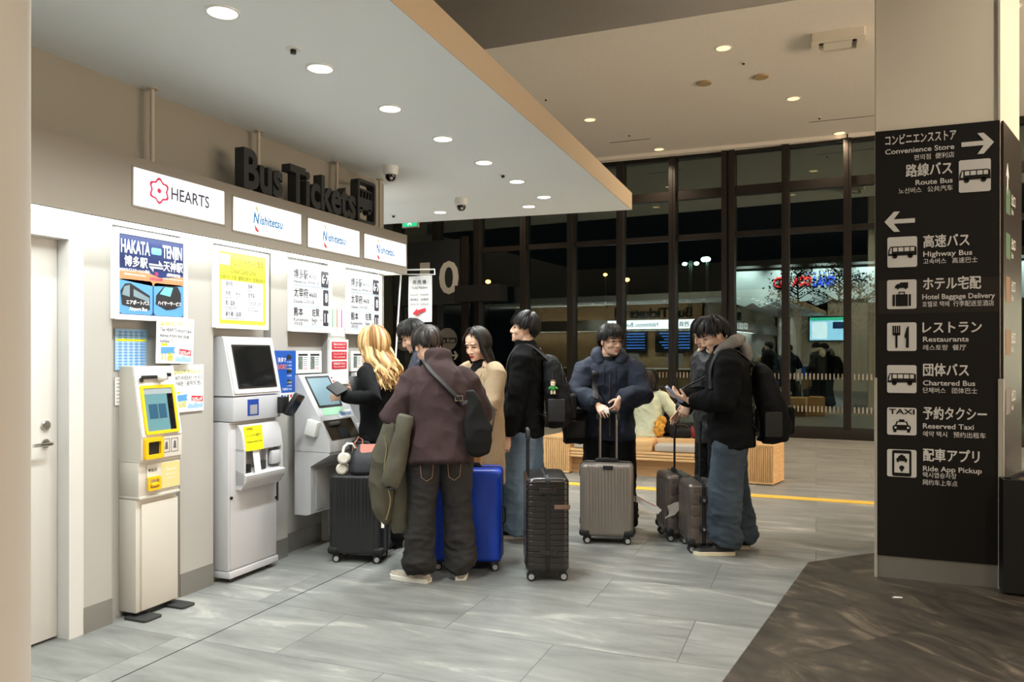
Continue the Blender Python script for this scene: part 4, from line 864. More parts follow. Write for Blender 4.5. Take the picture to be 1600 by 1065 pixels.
mb = MB(); mb.prism(fs, rect(0.0, 0.02, 0.0, 1.275), 0.0, 0.016); struct('trim_43', mb, mat('corner_guard'))
# black display cabinet at the right edge
t = thing('display_cabinet', 'black display cabinet with tilted screen at the right edge', 'display cabinet', (1.5, 5.6, 0), None)
CAB = [(1.03, 5.30), (2.1, 5.30), (2.1, 5.95), (1.31, 5.95), (1.075, 5.42), (1.03, 5.42)]; fz = Fr((0, 0, 0), (1, 0, 0), (0, 1, 0))
mb = MB(); mb.prism(fz, CAB, 0.02, 0.655); part('body', mb, M_BLACK, t); mb = MB(); mb.prism(fz, [(1.06, 5.33), (2.07, 5.33), (2.07, 5.92), (1.34, 5.92)], 0, 0.02); part('plinth', mb, M_BLACKGLOSS, t)
mb = MB(); mb.ringprism(fz, CAB, [(1.045, 5.315), (2.08, 5.315), (2.08, 5.93), (1.325, 5.93), (1.09, 5.405), (1.045, 5.405)], 0.655, 0.685); part('tray_rim', mb, M_BLACK, t)
mb = MB()
random.seed(3)
for k in range(46): mb.ell((1.125 + 0.0046 * k + 0.02 * random.random(), 5.34 + 0.0125 * k, 0.675 + 0.012 * random.random()), (0.012, 0.012, 0.010), nu=8, nv=5)
for k in range(58): mb.ell((1.125 + 0.0155 * k, 5.345 + 0.012 * random.random(), 0.675 + 0.01 * random.random()), (0.012, 0.012, 0.010), nu=8, nv=5)
pb = part('pebbles', mb, mat('pebbles_brown', (92, 70, 52), 0.5, vary=0.4, vscale=60), t)
R = Matrix.Rotation(0.35, 3, 'X')
mb = MB(); mb.box((1.68, 5.66, 0.75), (0.74, 0.46, 0.025), 0.005, R); part('screen', mb, M_BLACKGLOSS, t); mb = MB(); mb.box(V((1.68, 5.66, 0.75)) + R @ V((0, 0, 0.0135)), (0.70, 0.42, 0.002), 0, R); part('screen_image', mb, mat('screen_blue_image', (70, 110, 190), 0.3, vary=0.7, vscale=6, emit=0.6), t)

# ================================================================== LUGGAGE
M_WHEEL = mat('wheel_black', (20, 20, 21), 0.5); M_HUB = mat('wheel_hub_grey', (176, 176, 176), 0.4, 0.3); M_TUBE = mat('handle_alu', (160, 152, 142), 0.3, 0.9); M_BLKRIB = mat('zip_black', (18, 18, 19), 0.7)
def shell_mesh(w, t, h, z0, r=0.05, top=0.035, ribs=0, rib_depth=0.004, hr=0, hr_depth=0.004, rib_w=0.55):
    # rounded box from z0 to h with vertical flutes (ribs over the width) or horizontal ones (hr)
    mb = MB()
    base = rrect(w, t, r, 8)
    # densify the perimeter
    pts = []
    n = len(base)
    for i in range(n):
        a, b = V(base[i]), V(base[(i + 1) % n]); L = (b - a).length; k = max(1, int(L / (0.006 if ribs else 0.05)))
        for j in range(k): pts.append(a + (b - a) * j / k)
    zs = []
    for k in range(7): a = k / 6 * PI / 2; zs.append((z0 + top * (1 - math.sin(a)) * 1.0, top * (1 - math.cos(PI / 2 - a)) if False else top * (1 - math.sin(a)) * 0.8))
    zs = [(z0 + top * (1 - math.cos(k / 6 * PI / 2)), top * (1 - math.sin(k / 6 * PI / 2))) for k in range(7)]
    body = []
    if hr:
        m = hr * 8
        for k in range(1, m):
            z = z0 + top + (h - z0 - 2 * top) * k / m; ph = (k / m * hr) % 1.0
            body.append((z, hr_depth * (1.0 if ph > 0.84 else 0.0)))
    else: body = [(z0 + top + (h - z0 - 2 * top) * k / 3, 0) for k in (1, 2)]
    zs = zs + body + [(h - z0 + z0 - (q - z0), i) for q, i in zs[::-1]]
    R = []
    for z, ins in zs:
        ring = []
        for p in pts:
            x, y = p.x, p.y
            g = 0.0
            if ribs and abs(x) < w / 2 - 0.045:
                ph = (x / w + 0.5) * ribs % 1.0
                f = min(1, max(0, (z - z0 - top * 0.8) / 0.02)) * min(1, max(0, (h - top * 0.3 - z) / 0.02)) if z < h - 0.001 else 0
                g = rib_depth * (1 if ph > rib_w else 0) * f
            sx = (w / 2 - ins) / (w / 2); sy = (t / 2 - ins) / (t / 2)
            yy = y * sy; yy -= math.copysign(g, yy) if abs(yy) > t / 2 - ins - 0.006 else 0
            ring.append(V((x * sx, yy, z)))
        R.append(ring)
    mb.rings(R)
    return mb
def suitcase(label, loc, yaw, w, t, h, mshell, ribs=0, hr=0, group='suitcases', handle=None, handle_x=0.0, handle_gap=0.12, handle_mat=None, side_feet=True, corners=False, latch=0, zipm=None, rib_depth=0.004, wheel_r=0.027, zip_axis='y', hy=None, top_handle=True, trims=True, rib_w=0.55, disc=(1, 0, 0)):
    T = local_thing('suitcase', label, 'suitcase', (loc[0], loc[1], 0), yaw, group)
    z0 = 0.058
    part('shell', shell_mesh(w, t, h, z0, 0.045, 0.03, ribs, rib_depth, hr, rib_depth, rib_w), mshell, T, sharp=35)
    fr = Fr((0, 0, (h + z0) / 2), (1, 0, 0), (0, 0, 1))
    mb = MB(); mb.ringprism(fr, rrect(w + 0.006, h - z0 + 0.006, 0.034, 8), rrect(w - 0.02, h - z0 - 0.02, 0.026, 8), -0.014, 0.014); zp = part('zipper_band', mb, zipm or M_BLKRIB, T)
    mb = MB(); mb.ringprism(fr, rrect(w + 0.010, h - z0 + 0.010, 0.036, 8), rrect(w - 0.02, h - z0 - 0.02, 0.026, 8), -0.004, 0.004); part('zip_teeth', mb, mat('zip_teeth', (44, 43, 42), 0.4, 0.4), zp)
    for sx in (-1, 1):
        for sy in (-1, 1):
            cx, cy = sx * (w / 2 - 0.05), sy * (t / 2 - 0.04)
            mb = MB(); mb.box((cx, cy, 0.052), (0.052, 0.05, 0.026), 0.008); mb.box((cx, cy + sy * 0.004, 0.036), (0.016, 0.022, 0.03), 0.004)
            da = V(disc)
            for q in (-0.017, 0.017): mb.cyl(V((cx, cy + sy * 0.006, wheel_r)) + da * q, wheel_r, 0.017, disc, 22, 0.004)
            wl = part('wheel', mb, M_WHEEL, T)
            mb = MB(); mb.cyl(V((cx, cy + sy * 0.006, wheel_r)), wheel_r * 0.62, 0.058, disc, 18)
            part('hub', mb, M_HUB, wl)
    if corners:
        for sx in (-1, 1):
            for sy in (-1, 1):
                mb = MB(); mb.box((sx * (w / 2 - 0.036), sy * (t / 2 - 0.026), z0 + 0.026), (0.084, 0.066, 0.055), 0.022, seg=3); part('corner_guard', mb, M_BLKRIB, T)
    if top_handle:
        mb = MB(); mb.tube([(-0.085, 0, h - 0.004), (-0.075, 0, h + 0.016), (0, 0, h + 0.02), (0.075, 0, h + 0.016), (0.085, 0, h - 0.004)], [(0.016, 0.006)] * 5, 10, up=(0, 1, 0)); part('carry_handle', mb, M_BLKRIB, T)
    mb = MB(); mb.tube([(w / 2 - 0.004, -0.002, h * 0.42), (w / 2 + 0.016, 0, h * 0.45), (w / 2 + 0.018, 0, h * 0.52), (w / 2 + 0.016, 0, h * 0.59), (w / 2 - 0.004, 0, h * 0.62)], [(0.006, 0.015)] * 5, 10, up=(0, 1, 0)); part('side_handle', mb, M_BLKRIB, T)
    if side_feet:
        for q in (0.16, 0.84):
            mb = MB(); mb.box((-w / 2 - 0.003, 0.03, z0 + (h - z0) * q), (0.014, 0.03, 0.05), 0.005); part('side_foot', mb, M_BLKRIB, T)
    if handle:
        y = (t / 2 - 0.02) if hy is None else hy
        mb = MB()
        for q in ((-handle_gap / 2, handle_gap / 2) if handle_gap else (0,)): mb.tube([(handle_x + q, y, h - 0.02), (handle_x + q, y, handle - 0.02)], (0.0085) , 10)
        th = part('telescopic_handle', mb, handle_mat or M_TUBE, T)
        mb = MB(); g = handle_gap / 2 + 0.014
        mb.tube([(handle_x - g, y, handle - 0.06), (handle_x - g, y, handle - 0.02), (handle_x - g + 0.015, y, handle), (handle_x + g - 0.015, y, handle), (handle_x + g, y, handle - 0.02), (handle_x + g, y, handle - 0.06)], 0.0125, 10); part('grip', mb, M_BLKRIB, th)
    return T
A0 = YAW    # square to the camera's line of sight
M_SC_BLK = mat('case_black', (30, 30, 31), 0.42, bump=0.02, bscale=300); M_SC_BLUE = mat('case_blue', (20, 66, 186), 0.38, bump=0.04, bscale=260); M_SC_BRN = mat('case_dark_brown', (36, 32, 30), 0.26, spec=0.6)
M_SC_SIL = mat('case_warm_grey', (134, 126, 118), 0.42, 0.35, bump=0.03, bscale=300); M_SC_ALU = mat('case_brown_aluminium', (104, 94, 88), 0.34, 0.5, vary=0.1, vscale=30); M_SC_SILV = mat('case_silver', (168, 164, 156), 0.3, 0.7)
fwd = V((-SN, CN, 0)); rgt = V((CN, SN, 0))
# black fluted case carrying the tote
sb = suitcase('black fluted hard suitcase carrying the dark tote bag', V((-2.905, 4.49, 0)) + fwd * 0.12, A0 - 0.12, 0.385, 0.235, 0.602, M_SC_BLK, ribs=15, corners=True, handle=0.81, handle_gap=0.11, hy=0.0, rib_depth=0.005, top_handle=False, disc=(0.25, -1, 0))
# blue case
suitcase('bright blue plain suitcase between the man in brown and the woman in beige', V((-2.135, 4.595, 0)) + fwd * 0.14, A0 - 0.04, 0.475, 0.28, 0.665, M_SC_BLUE, hr=0, handle=0.98, handle_x=0.035, handle_gap=0.0, hy=0.0, handle_mat=M_BLKRIB, disc=(0.25, -1, 0))
# tall brown-black case seen from its narrow side
tc_ = suitcase('dark brown horizontally ribbed suitcase standing alone in the middle of the floor', V((-1.565, 4.56, 0)) + fwd * 0.22, A0 + PI / 2 + 0.03, 0.44, 0.272, 0.648, M_SC_BRN, hr=15, rib_depth=0.0035, handle=0.93, handle_gap=0.16, hy=0.115, handle_mat=M_BLKRIB, wheel_r=0.028, side_feet=False)
for z in (0.185, 0.575):
    mb = MB(); mb.box((-0.223, 0, z), (0.016, 0.10, 0.032), 0.005); mb.box((-0.226, 0.045, z), (0.016, 0.016, 0.044), 0.004); mb.box((-0.226, -0.045, z), (0.016, 0.016, 0.044), 0.004); part('latch', mb, M_SC_BRN, tc_)
mb = MB(); mb.box((-0.221, -0.09, 0.47), (0.006, 0.10, 0.028), 0.003); part('name_plate', mb, mat('bronze_plate', (150, 120, 104), 0.35, 0.7), tc_)
# warm grey fluted case
ss = suitcase('warm grey fluted suitcase in front of the man in the navy hoodie', V((-1.44, 5.625, 0)) + fwd * 0.125, A0 - 0.14, 0.40, 0.24, 0.60, M_SC_SIL, ribs=17, corners=True, handle=0.985, handle_x=0.01, handle_gap=0.125, hy=0.02, rib_depth=0.005, top_handle=True, disc=(0.25, -1, 0))
mb = MB(); mb.box((0.01, -0.118, 0.575), (0.075, 0.012, 0.03), 0.004); part('lock', mb, M_BLKRIB, ss)
M_TAG = mat('baggage_tag', (222, 216, 208), 0.5); M_TAGR = mat('baggage_tag_red', (190, 70, 60), 0.5)
def ribbon(mb, path, wid, up=(0, 0, 1)):
    path = [V(p) for p in path]; R = []
    for i, p in enumerate(path):
        u = V(up); d = (path[min(i + 1, len(path) - 1)] - path[max(i - 1, 0)]).normalized(); u = (u - d * u.dot(d)).normalized(); n_ = d.cross(u) * 0.0012
        R.append([p + u * wid / 2 + n_, p - u * wid / 2 + n_, p - u * wid / 2 - n_, p + u * wid / 2 - n_])
    mb.rings(R)
mb = MB(); ribbon(mb, [(0.20, 0.0, 0.33), (0.235, -0.02, 0.325), (0.30, -0.03, 0.29), (0.365, -0.03, 0.262), (0.395, -0.03, 0.235)], 0.045); q = part('baggage_tag', mb, M_TAG, ss, label='white airline baggage tag'); mb = MB(); ribbon(mb, [(0.24, -0.0235, 0.345), (0.30, -0.033, 0.311), (0.365, -0.033, 0.283)], 0.004); part('tag_stripe', mb, M_TAGR, q)
# two brown aluminium cabin cases
def cabin(label, p, yaw, h, t, w, hd, hx):
    T = suitcase(label, p, yaw, w, t, h, M_SC_ALU, hr=0, handle=hd, handle_gap=0.0, handle_x=hx, hy=0.0, corners=True, handle_mat=M_BLKRIB, side_feet=False)
    for sgn in (-1, 1):
        for k in range(4):      # raised panels of the two half shells
            zc = 0.10 + (h - 0.16) * (k + 0.5) / 4
            mb = MB(); mb.box((-w / 2 - 0.001, sgn * (t / 4 + 0.004), zc), (0.010, t / 2 - 0.05, (h - 0.2) / 4), 0.004); part('raised_panel', mb, M_SC_ALU, T)
        for k in range(5):
            mb = MB(); mb.box((-w / 2 + 0.05 + (w - 0.1) * k / 4, sgn * (t / 2 + 0.0005), (h + 0.058) / 2), (0.02, 0.008, h - 0.16), 0.003); part('raised_panel', mb, M_SC_ALU, T)
    for z in (h * 0.36, h * 0.78):
        mb = MB(); mb.box((-w / 2 - 0.008, 0, z), (0.022, 0.055, 0.05), 0.006); l = part('latch', mb, M_BLKRIB, T); mb = MB(); mb.box((-w / 2 - 0.02, 0, z), (0.004, 0.02, 0.02), 0.002); part('latch_plate', mb, M_CHROME, l)
    return T
c1 = cabin('brown aluminium cabin suitcase on the left of the pair, with a white tag', V((-0.965, 5.90, 0)) + fwd * 0.17, A0 + PI / 2 + 0.06, 0.505, 0.21, 0.36, 0.88, -0.0)
mb = MB(); ribbon(mb, [(-0.188, 0.0, 0.29), (-0.20, 0.05, 0.285), (-0.22, 0.10, 0.27), (-0.225, 0.12, 0.21), (-0.215, 0.07, 0.235), (-0.20, 0.02, 0.28)], 0.045); part('baggage_tag', mb, M_TAG, c1, label='white airline baggage tag')
cabin('brown aluminium cabin suitcase on the right of the pair, beside the blue jeans', V((-0.715, 5.555, 0)) + fwd * 0.25, A0 + PI / 2 - 0.02, 0.497, 0.225, 0.36, 0.93, -0.05)
suitcase('small silver suitcase half hidden behind the dark ribbed suitcase', (-1.74, 6.80), A0, 0.36, 0.22, 0.545, M_SC_SILV, ribs=12, handle=None)
suitcase('silver suitcase beyond the bench with its handle raised', (-1.78, 9.75), 0.2, 0.36, 0.22, 0.55, M_SC_SILV, ribs=12, handle=1.0, handle_gap=0.12)

# tote bag with headphones on the black case
T = local_thing('tote_bag', 'dark nylon tote bag with coral leather flap on the black suitcase', 'bag', (-2.925, 4.60, 0.604), A0)
M_NYL = mat('nylon_dark_slate', (36, 36, 42), 0.55, bump=0.25, bscale=45); M_CORAL = mat('coral_leather', (206, 128, 112), 0.55, bump=0.1, bscale=200)
mb = MB(); R = []
for z, w_, t_ in ((0.0, 0.26, 0.12), (0.02, 0.30, 0.15), (0.08, 0.29, 0.14), (0.14, 0.25, 0.09), (0.19, 0.21, 0.04), (0.20, 0.205, 0.02)):
    R.append([V((0.06 + x + 0.006 * math.sin(9 * y + z * 40), -0.03 + y + 0.004 * math.sin(30 * x + z * 25), z)) for x, y in rrect(w_, t_, min(w_, t_) * 0.4, 6)])
mb.rings(R); part('body', mb, M_NYL, T)
mb = MB(); mb.prism(Fr((0.075, -0.062, 0.155), (1, 0, 0), V((0, 0.35, 1))), [(-0.085, 0.05), (-0.085, 0.0), (-0.05, -0.035), (0.05, -0.035), (0.085, 0.0), (0.085, 0.05)], 0, 0.004); fl2 = part('flap', mb, M_CORAL, T)
mb = MB(); mb.cyl((0.075, -0.078, 0.135), 0.007, 0.004, (0, -1, 0)); part('snap', mb, mat('brass', (196, 160, 90), 0.3, 0.9), fl2)
for x in (-0.03, 0.15):
    mb = MB(); mb.tube([(x, -0.05, 0.16), (x - 0.02, -0.055, 0.21), (x - 0.015 + 0.02, -0.03, 0.25), (x + 0.03, -0.03, 0.23), (x + 0.035, -0.055, 0.14)], [(0.008, 0.004)] * 5, 8); part('strap', mb, M_CORAL, T)
T = local_thing('headphones', 'cream over-ear headphones hanging on the dark tote bag', 'headphones', (-2.985, 4.50, 0.62), A0)
M_HP = mat('headphone_cream', (226, 218, 204), 0.45)
for (x, y, z) in ((-0.025, -0.02, 0.075), (-0.04, -0.0, 0.0)):
    mb = MB(); mb.cyl((x, y, z + 0.02), 0.04, 0.038, V((0.3, -1, 0.1)), 28, 0.012); e = part('ear_cup', mb, M_HP, T); mb = MB(); mb.cyl((x + 0.008, y + 0.03, z + 0.02), 0.036, 0.02, V((0.3, -1, 0.1)), 24, 0.008); part('ear_pad', mb, mat('headphone_pad', (200, 192, 178), 0.7), e)
mb = MB(); mb.tube([(-0.03, -0.02, 0.13), (-0.025, -0.01, 0.17), (0.0, 0.0, 0.195), (0.03, 0.01, 0.19), (0.045, 0.02, 0.16)], [(0.012, 0.006)] * 5, 10); part('headband', mb, M_HP, T)

# ================================================================== PEOPLE
import numpy as np
def remesh(mb, voxel, smooth=2, factor=0.5):
    me = mb.mesh('tmp'); o = bpy.data.objects.new('tmp', me); COL.objects.link(o)
    m = o.modifiers.new('r', 'REMESH'); m.mode = 'VOXEL'; m.voxel_size = voxel; m.use_smooth_shade = True
    if smooth:
        s = o.modifiers.new('s', 'SMOOTH'); s.factor = factor; s.iterations = smooth
    bpy.context.view_layer.update()
    out = bpy.data.meshes.new_from_object(o.evaluated_get(bpy.context.evaluated_depsgraph_get()))
    bpy.data.objects.remove(o); bpy.data.meshes.remove(me)
    return out
def wrinkle(me, layers, seed=0.0, mask=None):
    # real folds: push the vertices along their normals
    n = len(me.vertices); co = np.empty(n * 3); no = np.empty(n * 3)
    me.vertices.foreach_get('co', co); me.vertices.foreach_get('normal', no); co = co.reshape(-1, 3); no = no.reshape(-1, 3)
    d = np.zeros(n)
    for amp, sc, ridged in layers:
        q = co * np.array(sc) + seed
        w = np.fromiter((noise.noise(V(p)) for p in q), float, n)
        d += amp * ((1 - 2 * np.abs(w)) if ridged else w)
    if mask is not None: d *= mask(co)
    co += no * d[:, None]
    me.vertices.foreach_set('co', co.ravel()); me.update()
def sring(c, hw, front, back, n=2.4, k=28, tr=None):
    out = []
    for i in range(k):
        a = 2 * PI * i / k; ca, sa = math.cos(a), math.sin(a)
        x = hw * math.copysign(abs(ca) ** (2 / n), ca); y = (front if sa > 0 else back) * math.copysign(abs(sa) ** (2 / n), sa)
        p = V((c[0] + x, c[1] + y, c[2])); out.append(tr(p) if tr else p)
    return out
M_SKIN = mat('skin', (226, 182, 156), 0.5, vary=0.05, vscale=30); M_LIP = mat('lip', (190, 122, 110), 0.45); M_LIPR = mat('lip_red', (190, 50, 56), 0.4); M_EYE = mat('eye_dark', (30, 24, 22), 0.25); M_BROW = mat('brow_dark', (46, 36, 32), 0.7)
M_HAIRB = mat('hair_black', (20, 17, 16), 0.55, vary=0.25, vscale=60, spec=.25); M_HAIRB2 = mat('hair_black_sheen', (30, 26, 24), 0.5, spec=.3); M_HAIRD = mat('hair_dark_brown', (40, 31, 27), 0.55, spec=.25); M_HAIRD2 = mat('hair_dark_brown_sheen', (54, 42, 36), 0.5, spec=.3)
M_GOLD = mat('hair_gold', (188, 146, 94), 0.45, spec=.3); M_GOLD2 = mat('hair_pale_gold', (216, 182, 130), 0.45, spec=.3); M_GOLD3 = mat('hair_honey_brown', (150, 110, 68), 0.48, spec=.3)
HEADR = [(0.0, .024, .070, -.030), (.006, .036, .082, -.012), (.018, .045, .088, .0), (.04, .055, .088, .03), (.07, .064, .086, .055), (.098, .070, .083, .080), (.118, .073, .079, .090), (.14, .075, .084, .095), (.165, .075, .080, .096), (.19, .068, .066, .088), (.208, .055, .048, .072), (.219, .037, .028, .048), (.225, .014, .01, .02)]
def head_geo(mb, M):
    tr = lambda p: M @ p
    R = []
    for z, w, f, b in HEADR: R.append(sring((0, 0, z), w, f, b, 2.2, 28, tr))
    mb.rings(R)
    mb.tube([M @ V((0, .083, .122)), M @ V((0, .093, .100)), M @ V((0, .101, .077)), M @ V((0, .094, .066))], [.006, .009, .013, .008], 10)
    for s in (-1, 1):
        mb.ell(M @ V((s * .012, .090, .072)), (.009, .009, .008), nu=10, nv=6)
        mb.ell(M @ V((s * .077, -.008, .100)), (.010, .020, .031), M.to_3x3() @ Matrix.Rotation(s * -0.35, 3, 'Z') , nu=12, nv=8)
        mb.ell(M @ V((s * .031, .070, .114)), (.015, .0095, .009), M.to_3x3(), nu=12, nv=8)
        mb.ell(M @ V((s * .030, .080, .137)), (.022, .007, .006), M.to_3x3(), nu=12, nv=6)
        mb.ell(M @ V((s * .036, .050, .078)), (.030, .029, .030), M.to_3x3(), nu=12, nv=8)
    mb.ell(M @ V((0, .086, .048)), (.022, .008, .0065), M.to_3x3(), nu=14, nv=6); mb.ell(M @ V((0, .086, .036)), (.019, .008, .0065), M.to_3x3(), nu=14, nv=6)
    mb.ell(M @ V((0, .080, .012)), (.018, .012, .012), M.to_3x3(), nu=12, nv=6)
def hand_geo(mb, W, Y, N, side, curl=0.5, k=1.0, thumb_curl=0.4):
    Y = V(Y).normalized(); N = V(N); N = (N - Y * N.dot(Y)).normalized(); T = N.cross(Y) * (-side)
    R = []
    for d, a, b in ((-0.03, .024, .019), (0.0, .026, .018), (.03, .036, .016), (.06, .041, .015), (.088, .040, .012), (.096, .034, .008)):
        R.append([W + (Y * d + T * (a * math.cos(2 * PI * i / 16)) + N * (b * math.sin(2 * PI * i / 16))) * k for i in range(16)])
    mb.rings(R)
    cs = curl if isinstance(curl, (list, tuple)) else [curl] * 4
    for i in range(4):
        p = W + (Y * (.086 - .004 * abs(i - 1)) + T * (.031 - .0205 * i)) * k; L = (.074, .082, .076, .060)[i] * k; a = 0.0
        d = (Y + T * (.12 - .08 * i)).normalized(); path = [p - d * .02 * k, p]; rad = [.008 * k, .0088 * k]
        for fr_, ca, r in ((.42, .55, .0082), (.32, .85, .0076), (.26, .55, .0062)):
            a += cs[i] * ca; dd = d * math.cos(a) + N * math.sin(a); p = p + dd * L * fr_; path.append(p.copy()); rad.append(r * k)
        mb.tube(path, rad, 8)
    p = W + (Y * .018 + T * .024 + N * .006) * k; d1 = (T * .75 + Y * .65 + N * .35 * (1 + thumb_curl)).normalized(); d2 = (T * (.45 - .5 * thumb_curl) + Y * .85 + N * .4 * (1 + thumb_curl)).normalized()
    mb.tube([p, p + d1 * .034 * k, p + d1 * .034 * k + d2 * .03 * k, p + d1 * .034 * k + d2 * .052 * k], [.013 * k, .011 * k, .0095 * k, .007 * k], 8)
def two_bone(a, b, l1, l2, pole):
    d = b - a; D = min(d.length, (l1 + l2) * 0.999); u = d.normalized()
    x = (l1 * l1 - l2 * l2 + D * D) / (2 * D); h = math.sqrt(max(l1 * l1 - x * x, 0)); p = V(pole); p = (p - u * p.dot(u)).normalized()
    return a + u * x + p * h
SK_C, SK_R = V((0, -.008, .126)), V((.0795, .099, .101))
def zend_of(az, style):
    a = abs(az); f, s, b = style
    pts = [(0, f), (0.75, f - .004), (1.15, s + .012), (1.55, s), (1.95, s + .012), (2.4, b + .015), (PI, b)]
    for (a0, v0), (a1, v1) in zip(pts[:-1], pts[1:]):
        if a <= a1: return v0 + (v1 - v0) * (a - a0) / (a1 - a0)
    return b
def hair_locks(mb, M, n, style, th=.016, wid=.012, seed=1, sweep=0.0, tilt=0.35, long=None, nm=3, face_open=None, body=None, messy=0.0):
    rnd = random.Random(seed); Rt = Matrix.Rotation(tilt, 3, 'X')
    for i in range(n):
        phi = 2 * PI * (i + rnd.random()) / n * 1.0 + rnd.uniform(-.1, .1)
        if face_open and abs((phi + PI) % (2 * PI) - PI) < face_open: continue
        layer = rnd.random(); t_ = rnd.choice((0.05, 0.05, 0.35, 0.6, 0.85)); sw = sweep + rnd.uniform(-.25, .25)
        pts = []; th_i = th * (0.75 + 0.5 * layer); ze_j = rnd.uniform(-.020, .012)
        t = t_
        while t < 2.75:
            ph = phi + sw * (t - t_) * .5
            d = Rt @ V((math.sin(t) * math.sin(ph), math.sin(t) * math.cos(ph), math.cos(t)))
            lift = th_i * (1.0 if len(pts) else 0.6) + messy * math.sin(t * 9 + i) * .004
            p = SK_C + V((d.x * (SK_R.x + lift), d.y * (SK_R.y + lift), d.z * (SK_R.z + lift)))
            az = math.atan2(p.x, p.y + .008)
            if p.z < zend_of(az, style) + ze_j: break
            pts.append(p); t += 0.17
        if long and pts:
            az = math.atan2(pts[-1].x, pts[-1].y)
            if abs(az) > long.get('azmin', 1.0):
                p = pts[-1].copy(); ph0 = rnd.uniform(0, 6.28); zt = long['z'] + rnd.uniform(0, long.get('zj', .08)); step = .013; out = V((math.sin(az), math.cos(az), 0)); k = 0; zs = p.z
                base = p.copy()
                while p.z > zt:
                    f = (zs - p.z) / (zs - zt + 1e-6); k += 1
                    wv = long.get('wave', .01) * min(1, f * 2)
                    x = base.x * (1 + long.get('spread', .3) * f) + wv * math.sin(p.z * long.get('freq', 70) + ph0); y = base.y * (1 - .2 * f) + long.get('back', -.05) * min(1, f * 1.6) + wv * .7 * math.cos(p.z * long.get('freq', 70) + ph0 * 1.3)
                    p = V((x, y, p.z - step)); pts.append(p.copy())
                if layer > .5: pts[-1] = pts[-1] + out * .015
        if len(pts) < 3: continue
        m = len(pts); rr = []
        for j in range(m):
            q = j / (m - 1); w = wid * (0.55 + 0.9 * math.sin(min(1, q * 1.15 + .12) * PI * .9)) * (0.8 + .4 * layer); w *= 1 - .82 * q ** 4; rr.append((max(w, .0015), max(w * .42, .001)))
        mb.m = i % nm
        hc = M @ SK_C
        mb.tube([M @ p for p in pts], rr, 6, up=(M.to_3x3() @ V((math.sin(phi), math.cos(phi), .3))))
    mb.m = 0
def shoe_geo(T, ankle, yaw, m_up, m_sole, L=.28, name='shoe', high=False, accent=None, kw=.05):
    Rz = Matrix.Rotation(yaw, 3, 'Z'); o = V((ankle[0], ankle[1], 0))
    tr = lambda x, y, z: o + Rz @ V((x, y, z))
    def prof(y):    # half width along the foot
        q = (y + .075) / L
        return kw * (0.62 + 0.38 * math.sin(min(1, q * 1.5) * PI / 2)) * (1 if q < .82 else math.sqrt(max(.02, 1 - ((q - .82) / .19) ** 2)))
    ys = [-.075 + L * k / 14 for k in range(15)]
    mb = MB(); R = []
    for y in ys:
        q = (y + .075) / L; w = prof(y) * (0.9 if q > .05 else .75)
        h = .085 * (1 - q) ** .8 + .05 if q < .45 else .052 + .05 * max(0, (.75 - q)) ; h = min(h, .105); h *= (1 if q < .9 else .8)
        if q < .03: h *= .85
        R.append([tr(w * math.cos(a) * (1 if math.sin(a) < .3 else .82), y, .022 + max(0, math.sin(a)) * (h - .022)) if math.sin(a) >= 0 else tr(w * math.cos(a), y, .022 + .012 * math.sin(a)) for a in [2 * PI * k / 18 for k in range(18)]])
    mb.rings(R); s = part(name, mb, m_up, T)
    mb = MB(); out = [(prof(y) * 1.06, y) for y in ys] + [(-prof(y) * 1.06, y) for y in ys[::-1]]
    fr = Fr(o, Rz @ V((1, 0, 0)), Rz @ V((0, 1, 0))); mb.prism(fr, out, 0.001, .027); part('sole', mb, m_sole, s)
    mb = MB()
    for k in range(4):
        y = .02 + .024 * k; q = (y + .075) / L; h = .088 - .022 * k * .6
        mb.tube([tr(-.022, y, h - .008), tr(0, y + .004, h), tr(.022, y, h - .008)], [.004] * 3, 6)
    part('laces', mb, accent or m_sole, s)
    return s

